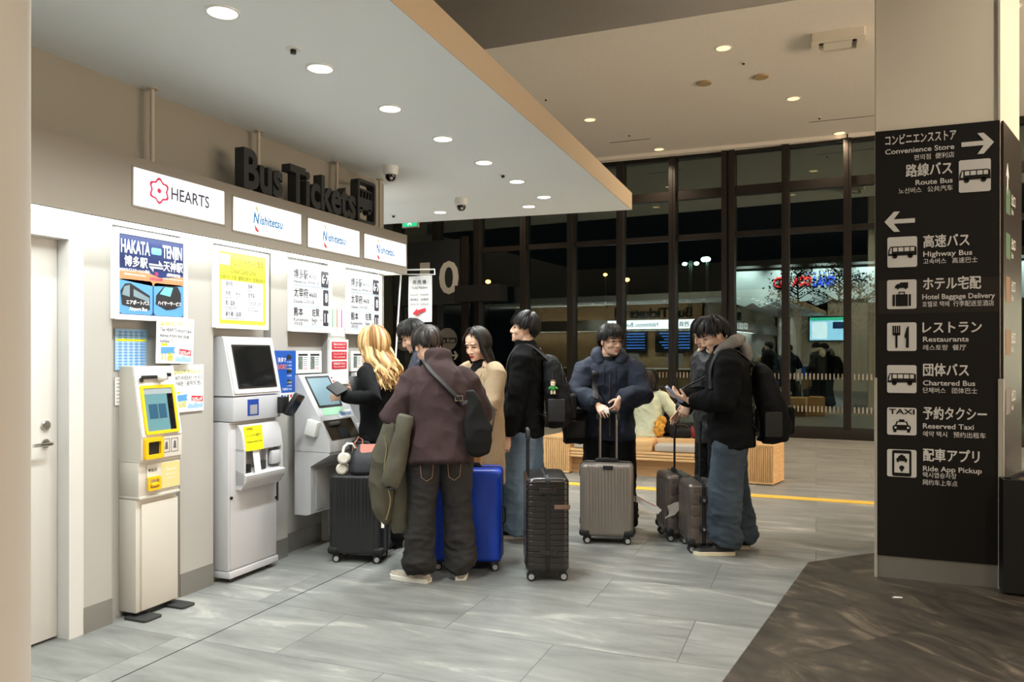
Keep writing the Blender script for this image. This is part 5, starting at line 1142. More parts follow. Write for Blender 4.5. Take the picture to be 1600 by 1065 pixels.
def person(label, loc, face, H=1.72, lean=0.0, hp=0.1, hy=0.0, ht=0.0, hx=0.0, armL=None, armR=None, feet=((-.1, 0, .1), (.1, 0, -.1)), top=None, bottom=None, shoes=None, hair=None, lips=None, sh_w=0.178, sh_z=1.385, female=False, seat=None, skin=None, group='people waiting at the ticket machines'):
    """top: dict(mat, rings, sleeve, hem, voxel..); geometry in the person's frame: x right, y facing, z up"""
    yaw = math.atan2(-face[0], face[1]); T = local_thing('person', label, 'person', (loc[0], loc[1], 0), yaw, group)
    K = H / 1.72; zo = 0.0 if seat is None else seat - 0.86 * K
    Minv = Matrix.Translation((loc[0], loc[1], 0)) @ Matrix.Rotation(yaw, 4, 'Z'); Minv.invert()
    piv = .93 * K + zo
    def TP(p):
        p = V(p); z = p.z * K + zo - piv; y = p.y
        return V((p.x, y * math.cos(lean) + z * math.sin(lean), piv + z * math.cos(lean) - y * math.sin(lean)))
    MH = Matrix.Translation(TP((0, 0.0, 1.522)) + V((hx, .012 + .05 * hp, 0))) @ Matrix.Rotation(hy, 4, 'Z') @ Matrix.Rotation(-hp, 4, 'X') @ Matrix.Rotation(ht, 4, 'Y') @ Matrix.Translation((0, .012, -.05))
    if female: MH = MH @ Matrix.Scale(0.96, 4)
    arms = []
    for s, a in ((-1, armL), (1, armR)):
        a = a or {}
        S_ = TP((s * sh_w, 0, sh_z))
        if 'world' in a: Wp = Minv @ V(a['world'])
        else: Wp = V(a.get('wrist', (s * .25, .02, .80)))
        E_ = two_bone(S_, Wp, .285 * K, .25 * K, a.get('pole', (s * .35, -.9, -.3)))
        arms.append((s, S_, E_, Wp, a))
    # ---- skin: one continuous surface of head, neck, trunk, arms and hands
    mb = MB(); head_geo(mb, MH)
    mb.tube([TP((0, -.01, 1.36)), TP((0, -.012, 1.44)), MH @ V((0, -.022, .02)), MH @ V((0, -.015, .09))], [(.075), (.058), (.053), (.052)], 14)
    R = []
    for z, w, f, b in ((.90, .12, .08, .09), (1.05, .11, .075, .08), (1.2, .125, .085, .09), (1.33, .14, .08, .09), (1.40, .13, .06, .07), (1.44, .08, .05, .05), (1.46, .04, .03, .03)): R.append(sring((0, 0, z), w, f, b, 2.2, 20, TP))
    mb.rings(R)
    for s, S_, E_, Wp, a in arms:
        hd = V(a.get('dir', (Wp - E_))).normalized() if 'wdir' not in a else (Minv.to_3x3() @ V(a['wdir'])).normalized()
        mb.tube([TP((s * .08, 0, 1.385)), S_, S_.lerp(E_, .5), E_, E_.lerp(Wp, .35), Wp - (Wp - E_).normalized() * .03, Wp + hd * .012], [.05, .046, .038, .034, .034, .025, .024], 12)
        hand_geo(mb, Wp + hd * .012, hd, a.get('palm', (-s * .9, 0, -.2)), s, a.get('curl', .35), 0.93 * K * (.92 if female else 1), a.get('tcurl', .3))
    me = remesh(mb, .0036, 4); me.materials.clear()
    n = len(me.polygons); c = np.empty(n * 3); me.polygons.foreach_get('center', c); c = c.reshape(-1, 3)
    MI = np.array(MH.inverted()); L = c @ MI[:3, :3].T + MI[:3, 3]
    x, y, z = np.abs(L[:, 0]), L[:, 1], L[:, 2]; mi = np.zeros(n, int)
    inh = (z > -.02) & (z < .3) & (x < .1) & (np.abs(y) < .13)
    droop = .0035 * ((x - .031) / .016) ** 2
    mi[inh & (np.abs(x - .031) < .0165) & (np.abs(z - .113 + droop) < .0042) & (y > .06)] = 1
    mi[inh & (np.abs(x - .033) < .021) & (np.abs(z - .1385 + .004 * ((x - .033) / .02) ** 2) < (.0024 if female else .0036)) & (y > .055)] = 2
    mi[inh & ((x / .023) ** 2 + ((z - .042) / .0085) ** 2 < 1) & (y > .075)] = 3
    st = (hair or {}).get('style', (.165, .10, .03))
    az = np.arctan2(L[:, 0], L[:, 1] + .008); ze = np.array([zend_of(q, (st[0] + .012, st[1] + .008, st[2] + .01)) for q in np.linspace(0, PI, 65)]); zz = np.interp(np.abs(az), np.linspace(0, PI, 65), ze)
    ear = (x > .068) & (z < .135) & (y > -.035) & (y < .03)
    mi[inh & (z > zz) & ~ear] = 4
    me.polygons.foreach_set('material_index', mi.astype(np.int32))
    hm = (hair or {}).get('mats', (M_HAIRB, M_HAIRB2, M_HAIRB))
    obj('body', me, [skin or M_SKIN, M_EYE, M_BROW, lips or M_LIP, hm[0]], T, 180, local=True)
    if hair:
        mb = MB(); kw = {k: v for k, v in hair.items() if k not in ('mats',)}
        hair_locks(mb, MH, **kw); obj('hair', mb, list(hm), T, 60, local=True)
    # ---- clothes
    tro = None
    if bottom:
        b = bottom; mb = MB(); hz = .95
        R = [sring((0, -.005, zz_), w * b.get('hip', 1), f * b.get('hip', 1), bk * b.get('hip', 1), 2.4, 24, TP) for zz_, w, f, bk in ((1.05, .13, .085, .09), (.97, .145, .09, .10), (.90, .155, .098, .115), (.84, .15, .098, .115), (.80, .12, .085, .10))]
        mb.rings(R)
        for s, (fx, fy, fyaw) in zip((-1, 1), feet):
            hipj = TP((s * .088, -.005, .90)); an = V((fx, fy, b.get('hemz', .035)))
            if seat is None: kn = hipj.lerp(V((fx, fy, .08)), .5) + V((s * b.get('bow', .005), b.get('kneef', .02), 0))
            else: kn = V((s * .11, .40, seat + .02)); 
            th_, kn_, hm_ = b.get('r', (.105, .095, .085)); fl_ = b.get('flat', 1.0)
            sag = b.get('sag', .0)
            mb.tube([hipj + V((-s * .012, 0, .0)), hipj.lerp(kn, .35), kn, kn.lerp(an, .5), an + V((0, 0, .12)), an + V((0, -.012, .04)), an], [(th_ * .78, th_ * .84), (th_, th_ * 1.05), (kn_, kn_ * fl_), (kn_ * .5 + hm_ * .5, (kn_ * .5 + hm_ * .5) * fl_), (hm_, hm_ * fl_), (hm_ * 1.02, hm_ * fl_ * 1.03), (hm_ * .97, hm_ * fl_ * .98)], 20, up=(0, 1, 0))
        me = remesh(mb, .0075, 2)
        wrinkle(me, b.get('folds', [(.014, (6, 6, 7), True), (.009, (12, 12, 20), True)]), b.get('seed', 1.0), lambda co: np.clip(.35 + 1.1 * np.clip(.55 - co[:, 2], 0, .5) * 1.6 + .5 * np.exp(-((co[:, 2] - .85) / .08) ** 2), .3, 1.1))
        me.materials.clear(); obj('trousers', me, b['mat'], T, 180, local=True); tro = me
    tmesh = None
    if top:
        t = top; mb = MB(); e = t.get('ease', 1.0)
        R = [sring((0, t.get('yc', 0), z_), w * e, f * e, bk * e, 2.5, 28, TP) for z_, w, f, bk in t['rings']]
        mb.rings(R)
        sl = t.get('sleeve', (.085, .075, .066, .055))
        for s, S_, E_, Wp, a in arms:
            u = (Wp - E_).normalized(); cuff = Wp - u * t.get('cuff', .015)
            mb.tube([TP((s * .09, 0, sh_z - .005)), TP((s * (sh_w - .04), 0, sh_z)), S_.lerp(E_, .12) + V((s * .004, 0, -.005)), S_.lerp(E_, .55), E_ + (E_ - S_.lerp(Wp, .5)).normalized() * .008, E_.lerp(cuff, .45), E_.lerp(cuff, .85), cuff], [sl[0] * .72, sl[0] * .88, sl[0], sl[1], sl[1] * .97, sl[2], sl[3] * 1.08, sl[3] * .9], 18)
        if t.get('collar'):
            ch, cw, ct = t['collar']
            for kk in range(1):
                R = [sring((0, .0, 1.43), cw * 1.15, cw * .95, cw * 1.0, 2, 24, TP), sring((0, .004, 1.47), cw * 1.02, cw * .95, cw * .98, 2, 24, TP), sring((0, .012, 1.47 + ch), cw, cw * .95, cw * .95, 2, 24, TP), sring((0, .012, 1.475 + ch), cw - ct, cw * .95 - ct, cw * .95 - ct, 2, 24, TP)]
                mb.rings(R)
        if t.get('hood'):
            hs = t['hood']; path = [TP((.075, .085, 1.395)), TP((.105, .03, 1.45)), TP((.095, -.055, 1.47)), TP((0.0, -.105, 1.465)), TP((-.095, -.055, 1.47)), TP((-.105, .03, 1.45)), TP((-.075, .085, 1.395))]
            mb.tube(path, [(.028 * hs), (.042 * hs), (.05 * hs), (.056 * hs), (.05 * hs), (.042 * hs), (.028 * hs)], 14)
            mb.ell(TP((0, -.125, 1.40)), (.10 * hs, .05 * hs, .085 * hs))
        me = remesh(mb, t.get('voxel', .0075), 3)
        wrinkle(me, t.get('folds', [(.013, (6, 6, 7), True), (.007, (13, 13, 13), True)]), t.get('seed', 3.0), t.get('mask'))
        me.materials.clear(); tmesh = me
        jk = obj(t.get('name', 'jacket'), me, t['mat'], T, 180, local=True)
        T['_r'] = 1
        if t.get('hem_band'):
            pass
    else: jk = None
    if shoes:
        for s, (fx, fy, fyaw) in zip((-1, 1), feet): shoe_geo(T, (fx, fy), fyaw, *shoes)
    if '_r' in T.keys(): del T['_r']
    from mathutils.bvhtree import BVHTree
    bv = BVHTree.FromPolygons([v.co for v in tmesh.vertices], [p.vertices[:] for p in tmesh.polygons]) if tmesh else None
    def snap(p, d, off=.008):
        if bv is None: return V(p)
        d = V(d).normalized(); hit = bv.ray_cast(V(p) - d * 1.0, d)
        return (hit[0] - d * off) if hit[0] is not None else V(p)
    return dict(T=T, TP=TP, MH=MH, arms=arms, snap=snap, yaw=yaw, loc=loc, jk=jk, M=Minv.inverted(), K=K, tro=tro)

JK = [(.80, .19, .13, .14), (.95, .185, .125, .135), (1.10, .185, .125, .13), (1.25, .195, .13, .135), (1.34, .195, .12, .135), (1.385, .172, .10, .115), (1.425, .12, .08, .09), (1.46, .072, .06, .065)]
def rings(hem, w=1.0, d=1.0, flare=1.0, hemw=None):
    out = [(hem, (hemw or .19) * w * flare, .13 * d * flare, .14 * d * flare)]
    if hem < .75: out.append(((hem + .95) / 2, .19 * w * (1 + flare) / 2, .128 * d, .138 * d))
    out += [(z, a * (w if z < 1.38 else 1 + (w - 1) * .5), f * d, b * d) for z, a, f, b in JK[1:]]
    return out
def denim(name, c, c2, seam=None):
    m = mat(name, c, 0.8, vary=.36, vscale=4.5, spec=.25, bump=.25, bscale=420, stretch=(1, 1, .8)); return m
M_KNITBRN = mat('wool_brown', (62, 48, 48), .95, vary=.12, vscale=90, bump=.3, bscale=260, spec=.2); M_DENIMBLK = denim('denim_black', (44, 42, 42), None); M_BLKFLEECE = mat('black_fleece', (17, 17, 18), .95, spec=.15, bump=.4, bscale=220); M_BLKKNIT = mat('black_rib_knit', (18, 18, 20), .9, spec=.2, bump=.3, bscale=150, stretch=(1, 1, .15))
M_BEIGECOAT = mat('camel_coat', (158, 136, 108), .85, vary=.08, vscale=60, bump=.2, bscale=250); M_DENIMLT = denim('denim_light', (112, 134, 156), None); M_DENIMDK = denim('denim_mid', (62, 72, 82), None); M_NAVYHOOD = mat('navy_sweat', (26, 33, 50), .85, bump=.3, bscale=250)
M_BLKTROU = mat('black_trousers', (20, 20, 22), .85, spec=.2); M_GREYHOOD = mat('grey_hood_jersey', (134, 128, 122), .9, bump=.3, bscale=250); M_NAVYCOAT = mat('navy_padded_coat', (58, 62, 76), .6); M_MINT = mat('pale_green_knit', (198, 204, 178), .9, bump=.3, bscale=180)
M_SHOEW = mat('shoe_grey_suede', (176, 166, 150), .7, vary=.2, vscale=30); M_SOLEW = mat('sole_white', (222, 218, 208), .6); M_SHOEB = mat('shoe_black', (24, 23, 23), .6); M_SOLEC = mat('sole_cream', (226, 214, 186), .6)

R_ = V((CN, SN, 0)); A_ = V((-SN, CN, 0))
def pt(px, d): return V(((-SN + CN * (px - CX) / FOC) * d, (CN + SN * (px - CX) / FOC) * d, 0))
def pz(px, py, d): p = pt(px, d); p.z = EYE + (HY - py) / FOC * d; return p
SHORT = dict(n=260, style=(.154, .098, .035), th=.017, wid=.0125, mats=(M_HAIRB, M_HAIRB2, M_HAIRB))
# 1 blonde woman at the console
p1 = person('woman with long wavy blonde hair and black ribbed sweater at the console', pt(591, 5.66), (-.995, .10), H=1.63, hp=.22, hy=-.1, female=True, sh_w=.158,
    armL=dict(world=pz(536, 620, 5.40), wdir=(-.93, -.05, .03), palm=(.8, .1, -.3), curl=.8, pole=(-.35, -.7, -.7)), armR=dict(wrist=(.16, .30, 1.13), dir=(0, .8, .6), palm=(-.9, 0, .2), curl=.7, pole=(.5, -.5, -.7)),
    feet=((-.07, .02, .1), (.09, -.06, -.15)), top=dict(name='sweater', mat=M_BLKKNIT, rings=[(.84, .155, .105, .115), (.93, .155, .105, .115), (1.05, .142, .10, .10), (1.2, .155, .115, .11), (1.33, .16, .11, .11), (1.40, .15, .085, .095), (1.435, .11, .07, .075), (1.47, .062, .055, .06)], sleeve=(.062, .055, .048, .036), folds=[(.008, (8, 8, 9), True)], cuff=.0, collar=(.03, .06, .012)),
    bottom=dict(mat=M_BLKTROU, r=(.088, .075, .07), hip=.92), shoes=(M_SHOEB, M_SHOEB, .25), lips=M_LIPR,
    hair=dict(n=300, style=(.16, .07, .02), th=.024, wid=.013, seed=5, tilt=.2, long=dict(z=-.27, zj=.10, wave=.014, freq=42, spread=.6, back=-.075, azmin=.85), mats=(M_GOLD, M_GOLD2, M_GOLD3)))
# 2 stooping man in the navy coat
p2 = person('man in navy padded coat bowing his head behind the man in brown', pt(680, 6.12), -R_ * .97 - A_ * .1, H=1.73, lean=.16, hp=.55, armL=dict(wrist=(-.14, .26, 1.02), curl=.5), armR=dict(wrist=(.14, .26, 1.02), curl=.5),
    top=dict(name='coat', mat=M_NAVYCOAT, rings=rings(.72, 1.08, 1.1), sleeve=(.078, .072, .063, .055), collar=(.055, .085, .02)), bottom=dict(mat=M_BLKTROU, r=(.1, .085, .075)), shoes=(M_SHOEB, M_SOLEW), hair=dict(SHORT, seed=8, style=(.160, .11, .05), th=.015))
# 3 man in brown, back to the camera
p3 = person('man in brown wool jacket and dark jeans seen from behind', pt(687, 4.86), pt(687, 1.0) - R_ * .05, H=1.64, lean=.24, hp=.62, hy=.22, hx=-.055, ht=-.06, sh_w=.160, sh_z=1.345,
    armL=dict(wrist=(-.20, .27, .97), palm=(.3, 0, -1), curl=.5, pole=(-.55, -.75, -.4)), armR=dict(wrist=(.12, .31, 1.04), curl=.5, pole=(.7, -.7, -.3)), feet=((-.13, .0, .95), (.135, .05, -.05)),
    top=dict(name='jacket', mat=M_KNITBRN, rings=[(.775, .185, .13, .14), (.95, .178, .125, .135), (1.10, .176, .125, .13), (1.22, .182, .13, .135), (1.30, .18, .12, .135), (1.355, .15, .105, .12), (1.405, .105, .085, .10), (1.46, .074, .065, .07)], sleeve=(.084, .078, .07, .058), collar=(.05, .082, .018), folds=[(.014, (5, 5, 6), True), (.008, (11, 11, 8), True)], seed=9.0, ease=1.04),
    bottom=dict(mat=M_DENIMBLK, r=(.110, .086, .086), flat=1.1, hemz=.075, hip=1.03, folds=[(.016, (6, 6, 7), True), (.010, (11, 11, 22), True)], seed=4.0), shoes=(M_SHOEW, M_SOLEW, .285), hair=dict(SHORT, seed=12, style=(.155, .095, .04), mats=(M_HAIRD, M_HAIRD2, M_HAIRB)))
# 4 woman in the camel coat
p4 = person('woman in camel coat with long dark hair looking down behind the blue suitcase', pt(754, 5.70), (-.40, -.91), H=1.635, hp=.34, hy=.10, female=True, sh_w=.165,
    armL=dict(wrist=(-.03, .27, 1.04), palm=(.4, 0, -1), curl=.4, pole=(-.75, -.45, -.6)), armR=dict(wrist=(.12, .25, 1.06), curl=.4, pole=(.9, -.3, -.5)),
    top=dict(name='coat', mat=M_BEIGECOAT, rings=[(.50, .17, .13, .135), (.75, .17, .13, .135), (.95, .165, .125, .13), (1.10, .16, .12, .122), (1.25, .168, .125, .125), (1.33, .17, .11, .12), (1.375, .15, .085, .105), (1.405, .105, .04, .09), (1.42, .06, .02, .07)], sleeve=(.068, .064, .057, .05), folds=[(.009, (6, 6, 6), True)], seed=2.0),
    bottom=dict(mat=M_BLKTROU, r=(.078, .066, .06), hip=.8), shoes=(M_SHOEB, M_SHOEB, .25), lips=M_LIPR,
    hair=dict(n=260, style=(.206, .06, .02), th=.014, wid=.013, seed=3, tilt=.0, sweep=.0, face_open=.42, long=dict(z=-.13, zj=.06, wave=.006, freq=40, spread=.25, back=-.02, azmin=1.12), mats=(M_HAIRD, M_HAIRB2, M_HAIRB)))
# 5 man with the black backpack
p5 = person('man in black jacket and light blue jeans wearing a black backpack', pt(820, 6.08), -R_ * .98 + A_ * .12, H=1.775, lean=-.02, hp=-.06, armL=dict(wrist=(-.22, .105, .80), dir=(.05, .25, -1), palm=(.9, .3, 0), curl=.6, pole=(-.3, -1, 0)), armR=dict(wrist=(.2, .2, .86)),
    feet=((-.10, .07, .12), (.11, -.09, -.12)), top=dict(name='jacket', mat=M_BLKFLEECE, rings=rings(.77, 1.0, 1.02), sleeve=(.078, .072, .063, .052), collar=(.008, .074, .014), seed=6.0),
    bottom=dict(mat=M_DENIMLT, r=(.112, .104, .104), flat=1.1, hemz=.05, seed=7.0), shoes=(M_SHOEB, M_SOLEW, .28), hair=dict(SHORT, seed=21, style=(.150, .100, .04), th=.019))
# 6 man in the navy hoodie
p6 = person('man in navy hoodie and glasses resting both hands on a suitcase handle', pt(952, 6.30), (.27, -.96), H=1.665, lean=.05, hp=.10, hy=.62, sh_w=.178, sh_z=1.37,
    armL=dict(world=pz(968, 622, 5.98), wdir=(-.1, -.5, -.6), palm=(.6, .2, -.7), curl=.8, pole=(-1, -.3, -.5)), armR=dict(world=pz(934, 632, 5.98), wdir=(.45, -.5, -.35), palm=(-.5, .2, -.8), curl=.8, pole=(1, -.3, -.5)),
    feet=((-.12, .0, .2), (.12, 0, -.2)), top=dict(name='hoodie', mat=M_NAVYHOOD, rings=rings(.76, 1.03, 1.06)[:-2] + [(1.41, .12, .055, .09), (1.425, .06, .03, .06)], sleeve=(.082, .08, .074, .054), hood=.82, folds=[(.015, (5, 5, 7), True), (.008, (11, 11, 13), True)], seed=13.0),
    bottom=dict(mat=M_BLKTROU, r=(.115, .105, .10)), shoes=(M_SHOEB, M_SHOEB), hair=dict(SHORT, seed=33, style=(.152, .105, .05), th=.016, tilt=.15))
# 7 man in jeans at the right, looking at his phone
p7 = person('man in black fleece and blue jeans with grey hood looking at his phone', pt(1140, 5.58), -R_ * .98 + A_ * .10, H=1.715, lean=.06, hp=.50, armL=dict(wrist=(-.10, .30, 1.09), dir=(.25, .75, .35), palm=(.3, .2, .9), curl=.55, pole=(-.5, -.6, -.8)), armR=dict(wrist=(.06, .33, 1.10), dir=(-.2, .8, .3), palm=(-.4, .1, .8), curl=.6, pole=(.6, -.5, -.8)),
    feet=((-.10, .06, .08), (.10, -.09, -.1)), top=dict(name='jacket', mat=M_BLKFLEECE, rings=rings(.765, 1.06, 1.1), sleeve=(.084, .08, .072, .056), collar=(.02, .085, .02), seed=15.0),
    bottom=dict(mat=M_DENIMDK, r=(.115, .104, .098), flat=1.12, hemz=.08, seed=17.0), shoes=(M_SHOEB, M_SOLEC, .29), hair=dict(SHORT, seed=41, style=(.158, .10, .04)))
# 8 man behind him holding a handle
p8 = person('man in black jacket with cream hood holding a suitcase handle behind the man in jeans', pt(1118, 6.22), -R_ * .95 - A_ * .3, H=1.735, lean=.05, hp=.42, armL=dict(world=pz(1074, 628, 6.06), wdir=(-.25, -.1, -.9), palm=(.6, -.3, -.5), curl=.9, pole=(-.3, -1, -.2)), armR=dict(wrist=(.2, .2, .95)),
    top=dict(name='jacket', mat=mat('black_nylon_jacket', (26, 27, 30), .6), rings=rings(.72, 1.04, 1.05), sleeve=(.08, .074, .066, .055), collar=(.04, .085, .02), seed=19.0), bottom=dict(mat=M_BLKTROU, r=(.105, .095, .085)), shoes=(M_SHOEB, M_SHOEB), hair=dict(SHORT, seed=55))
# 9 woman seated on the bench with her back to the camera
p9 = person('seated woman in pale green sweater with her back turned on the bench', pt(1013, 9.35), (.12, .99), H=1.60, hp=.3, female=True, sh_w=.155, seat=.435, armL=dict(wrist=(-.16, .28, .62)), armR=dict(wrist=(.2, .26, .62), pole=(.8, -.6, -.2)),
    feet=((-.1, .42, 0), (.1, .42, 0)), top=dict(name='sweater', mat=M_MINT, rings=[(.86, .165, .12, .125), (.95, .16, .115, .12), (1.08, .15, .105, .11), (1.2, .158, .115, .115), (1.33, .165, .11, .115), (1.40, .15, .085, .095), (1.435, .11, .07, .075), (1.46, .065, .055, .06)], sleeve=(.07, .064, .058, .045)),
    bottom=dict(mat=M_BLKTROU, r=(.09, .08, .075), hip=.92), shoes=(M_SHOEB, M_SHOEB, .25), hair=dict(n=200, style=(.15, .07, .02), th=.018, wid=.013, seed=61, long=dict(z=-.08, zj=.05, spread=.1, back=-.02), mats=(M_HAIRD, M_HAIRB2, M_HAIRB)), group='people seated')

# ---- pieces of clothing worn as extra parts
def lathe_ring_tube(P, path, r, name, m, sides=10, flat=1.0):
    mb = MB(); mb.tube(path, r, sides, flat=flat); return obj(name, mb, m, P['T'], 60, local=True)
# grey hood of man 7, cream hood of man 8
def hood(P, m, s=1.0):
    TP = P['TP']; mb = MB()
    mb.tube([TP((.06, .075, 1.43)), TP((.092, .02, 1.485)), TP((.085, -.055, 1.52)), TP((0, -.10, 1.525)), TP((-.085, -.055, 1.52)), TP((-.092, .02, 1.485)), TP((-.06, .075, 1.43))], [q * s for q in (.025, .036, .044, .05, .044, .036, .025)], 14)
    mb.ell(TP((0, -.135, 1.42)), (.098 * s, .052 * s, .095 * s), nu=20)
    me = remesh(mb, .007, 3); wrinkle(me, [(.008, (9, 9, 9), True)], 2.0); me.materials.clear(); return obj('hood', me, m, P['T'], 180, local=True)
hood(p7, M_GREYHOOD, .92); hood(p8, mat('cream_hood', (216, 204, 176), .85), 1.05)
# drawstrings and zip of the hoodie
mb = MB()
for s in (-1, 1):
    pts = [p6['snap'](p6['TP']((s * .045, .1, z)), (0, -1, 0), .004) for z in (1.37, 1.32, 1.26, 1.20, 1.15)]; mb.tube(pts, .0035, 6)
obj('drawstring', mb, M_NAVYHOOD, p6['T'], 60, local=True)
mb = MB(); mb.tube([p6['snap'](p6['TP']((.0, .1, z)), (0, -1, 0), .002) for z in (1.36, 1.28, 1.2, 1.1, 1.0, .9, .8)], (.0045), 6); obj('zip', mb, mat('zip_metal', (120, 110, 96), .35, .8), p6['T'], 60, local=True)
# T-shirt neck of the hoodie man
mb = MB(); mb.rings([sring((0, .006, 1.39), .072, .085, .06, 2, 20, p6['TP']), sring((0, .006, 1.445), .064, .068, .06, 2, 20, p6['TP']), sring((0, .006, 1.455), .058, .06, .055, 2, 20, p6['TP'])]); obj('tshirt', mb, M_BLKKNIT, p6['T'], 60, local=True)
# glasses
mb = MB(); MH = p6['MH']
for s in (-1, 1):
    c = V((s * .033, .099, .110)); ring = [MH @ (c + V((.024 * math.cos(a), -.004 * abs(math.cos(a)) , .020 * math.sin(a)))) for a in [2 * PI * k / 20 for k in range(21)]]; mb.tube(ring, .0014, 6); mb.tube([MH @ V((s * .057, .095, .112)), MH @ V((s * .078, .05, .112)), MH @ V((s * .082, -.01, .110))], .0015, 6)
mb.tube([MH @ V((-.010, .101, .113)), MH @ V((0, .104, .115)), MH @ V((.010, .101, .113))], .0014, 6); obj('glasses', mb, mat('glasses_metal', (120, 112, 104), .25, .9), p6['T'], 60, local=True)
# black blouse and coat lapels of the woman in camel, buttons, pocket flap
TP = p4['TP']; mb = MB(); mb.rings([sring((0, .01, 1.36), .07, .115, .06, 2, 20, TP), sring((0, .01, 1.43), .058, .07, .05, 2, 20, TP), sring((0, .01, 1.46), .05, .055, .045, 2, 20, TP)]); obj('blouse', mb, M_BLKKNIT, p4['T'], 60, local=True)
for s in (-1, 1):
    pts = [(.02, 1.12), (.05, 1.2), (.10, 1.34), (.075, 1.40), (.05, 1.42), (.035, 1.36), (.012, 1.22)]
    mb = MB(); mb.rings([[p4['snap'](TP((s * x, .15, z)), (0, -1, 0), o) for x, z in pts] for o in (.002, .009)]); obj('lapel', mb, M_BEIGECOAT, p4['T'], 60, local=True)
for z in (1.05, .95):
    mb = MB(); c = p4['snap'](TP((-.05, .15, z)), (0, -1, 0), .003); mb.cyl(c, .013, .006, (0, 1, 0), 16); obj('button', mb, mat('button_tan', (150, 118, 84), .5), p4['T'], 60, local=True)
mb = MB(); mb.rings([[p4['snap'](TP((x, .2, z)), (0, -1, 0), o) for x, z in ((-.155, .90), (-.07, .92), (-.065, .86), (-.15, .84))] for o in (.002, .012)]); obj('pocket_flap', mb, M_BEIGECOAT, p4['T'], 60, local=True)
# jean pockets of the man in brown
M_STITCH = mat('stitch_tan', (150, 116, 84), .7)
from mathutils.bvhtree import BVHTree
bt = BVHTree.FromPolygons([v.co for v in p3['tro'].vertices], [p.vertices[:] for p in p3['tro'].polygons])
for sx in (-1, 1):
    mb = MB(); path = []
    for x, z in ((.045, .745), (.048, .70), (.052, .665), (.085, .645), (.118, .67), (.122, .71), (.125, .745)):
        h = bt.ray_cast(V((sx * x, -1, z)), V((0, 1, 0))); path.append((h[0] if h[0] is not None else V((sx * x, -.12, z))) + V((0, -.002, 0)))
    mb.tube(path, .0022, 6); obj('pocket_stitching', mb, M_STITCH, p3['T'], 60, local=True)

# ================================================================== THINGS THE PEOPLE CARRY
M_BAGBLK = mat('bag_black_nylon', (17, 17, 18), .75, spec=.25, bump=.3, bscale=60); M_BAGLITE = mat('bag_black_sheen', (44, 42, 42), .65, spec=.3)
def carried(P, name, label, cat, c, group=None):
    w = P['M'] @ V(c); T = local_thing(name, label, cat, w, P['yaw'], group); return T, V(c)
def strap(T, c, P, pts, w=.022, th=.003, name='strap', m=None):
    mb = MB(); R = []
    pts = [V(p) - c for p in pts]
    mb.tube(pts, [(w, th)] * len(pts), 8, up=(0, 1, 0)); return obj(name, mb, m or M_BAGLITE, T, 60, local=True)
def smooth_path(pts, n=4):
    out = []
    P = [V(p) for p in pts]; P = [P[0]] + P + [P[-1]]
    for i in range(1, len(P) - 2):
        for k in range(n):
            t = k / n; a, b, c, d = P[i - 1:i + 3]
            out.append(.5 * ((2 * b) + (c - a) * t + (2 * a - 5 * b + 4 * c - d) * t * t + (3 * b - a - 3 * c + d) * t ** 3))
    out.append(P[-2]); return out
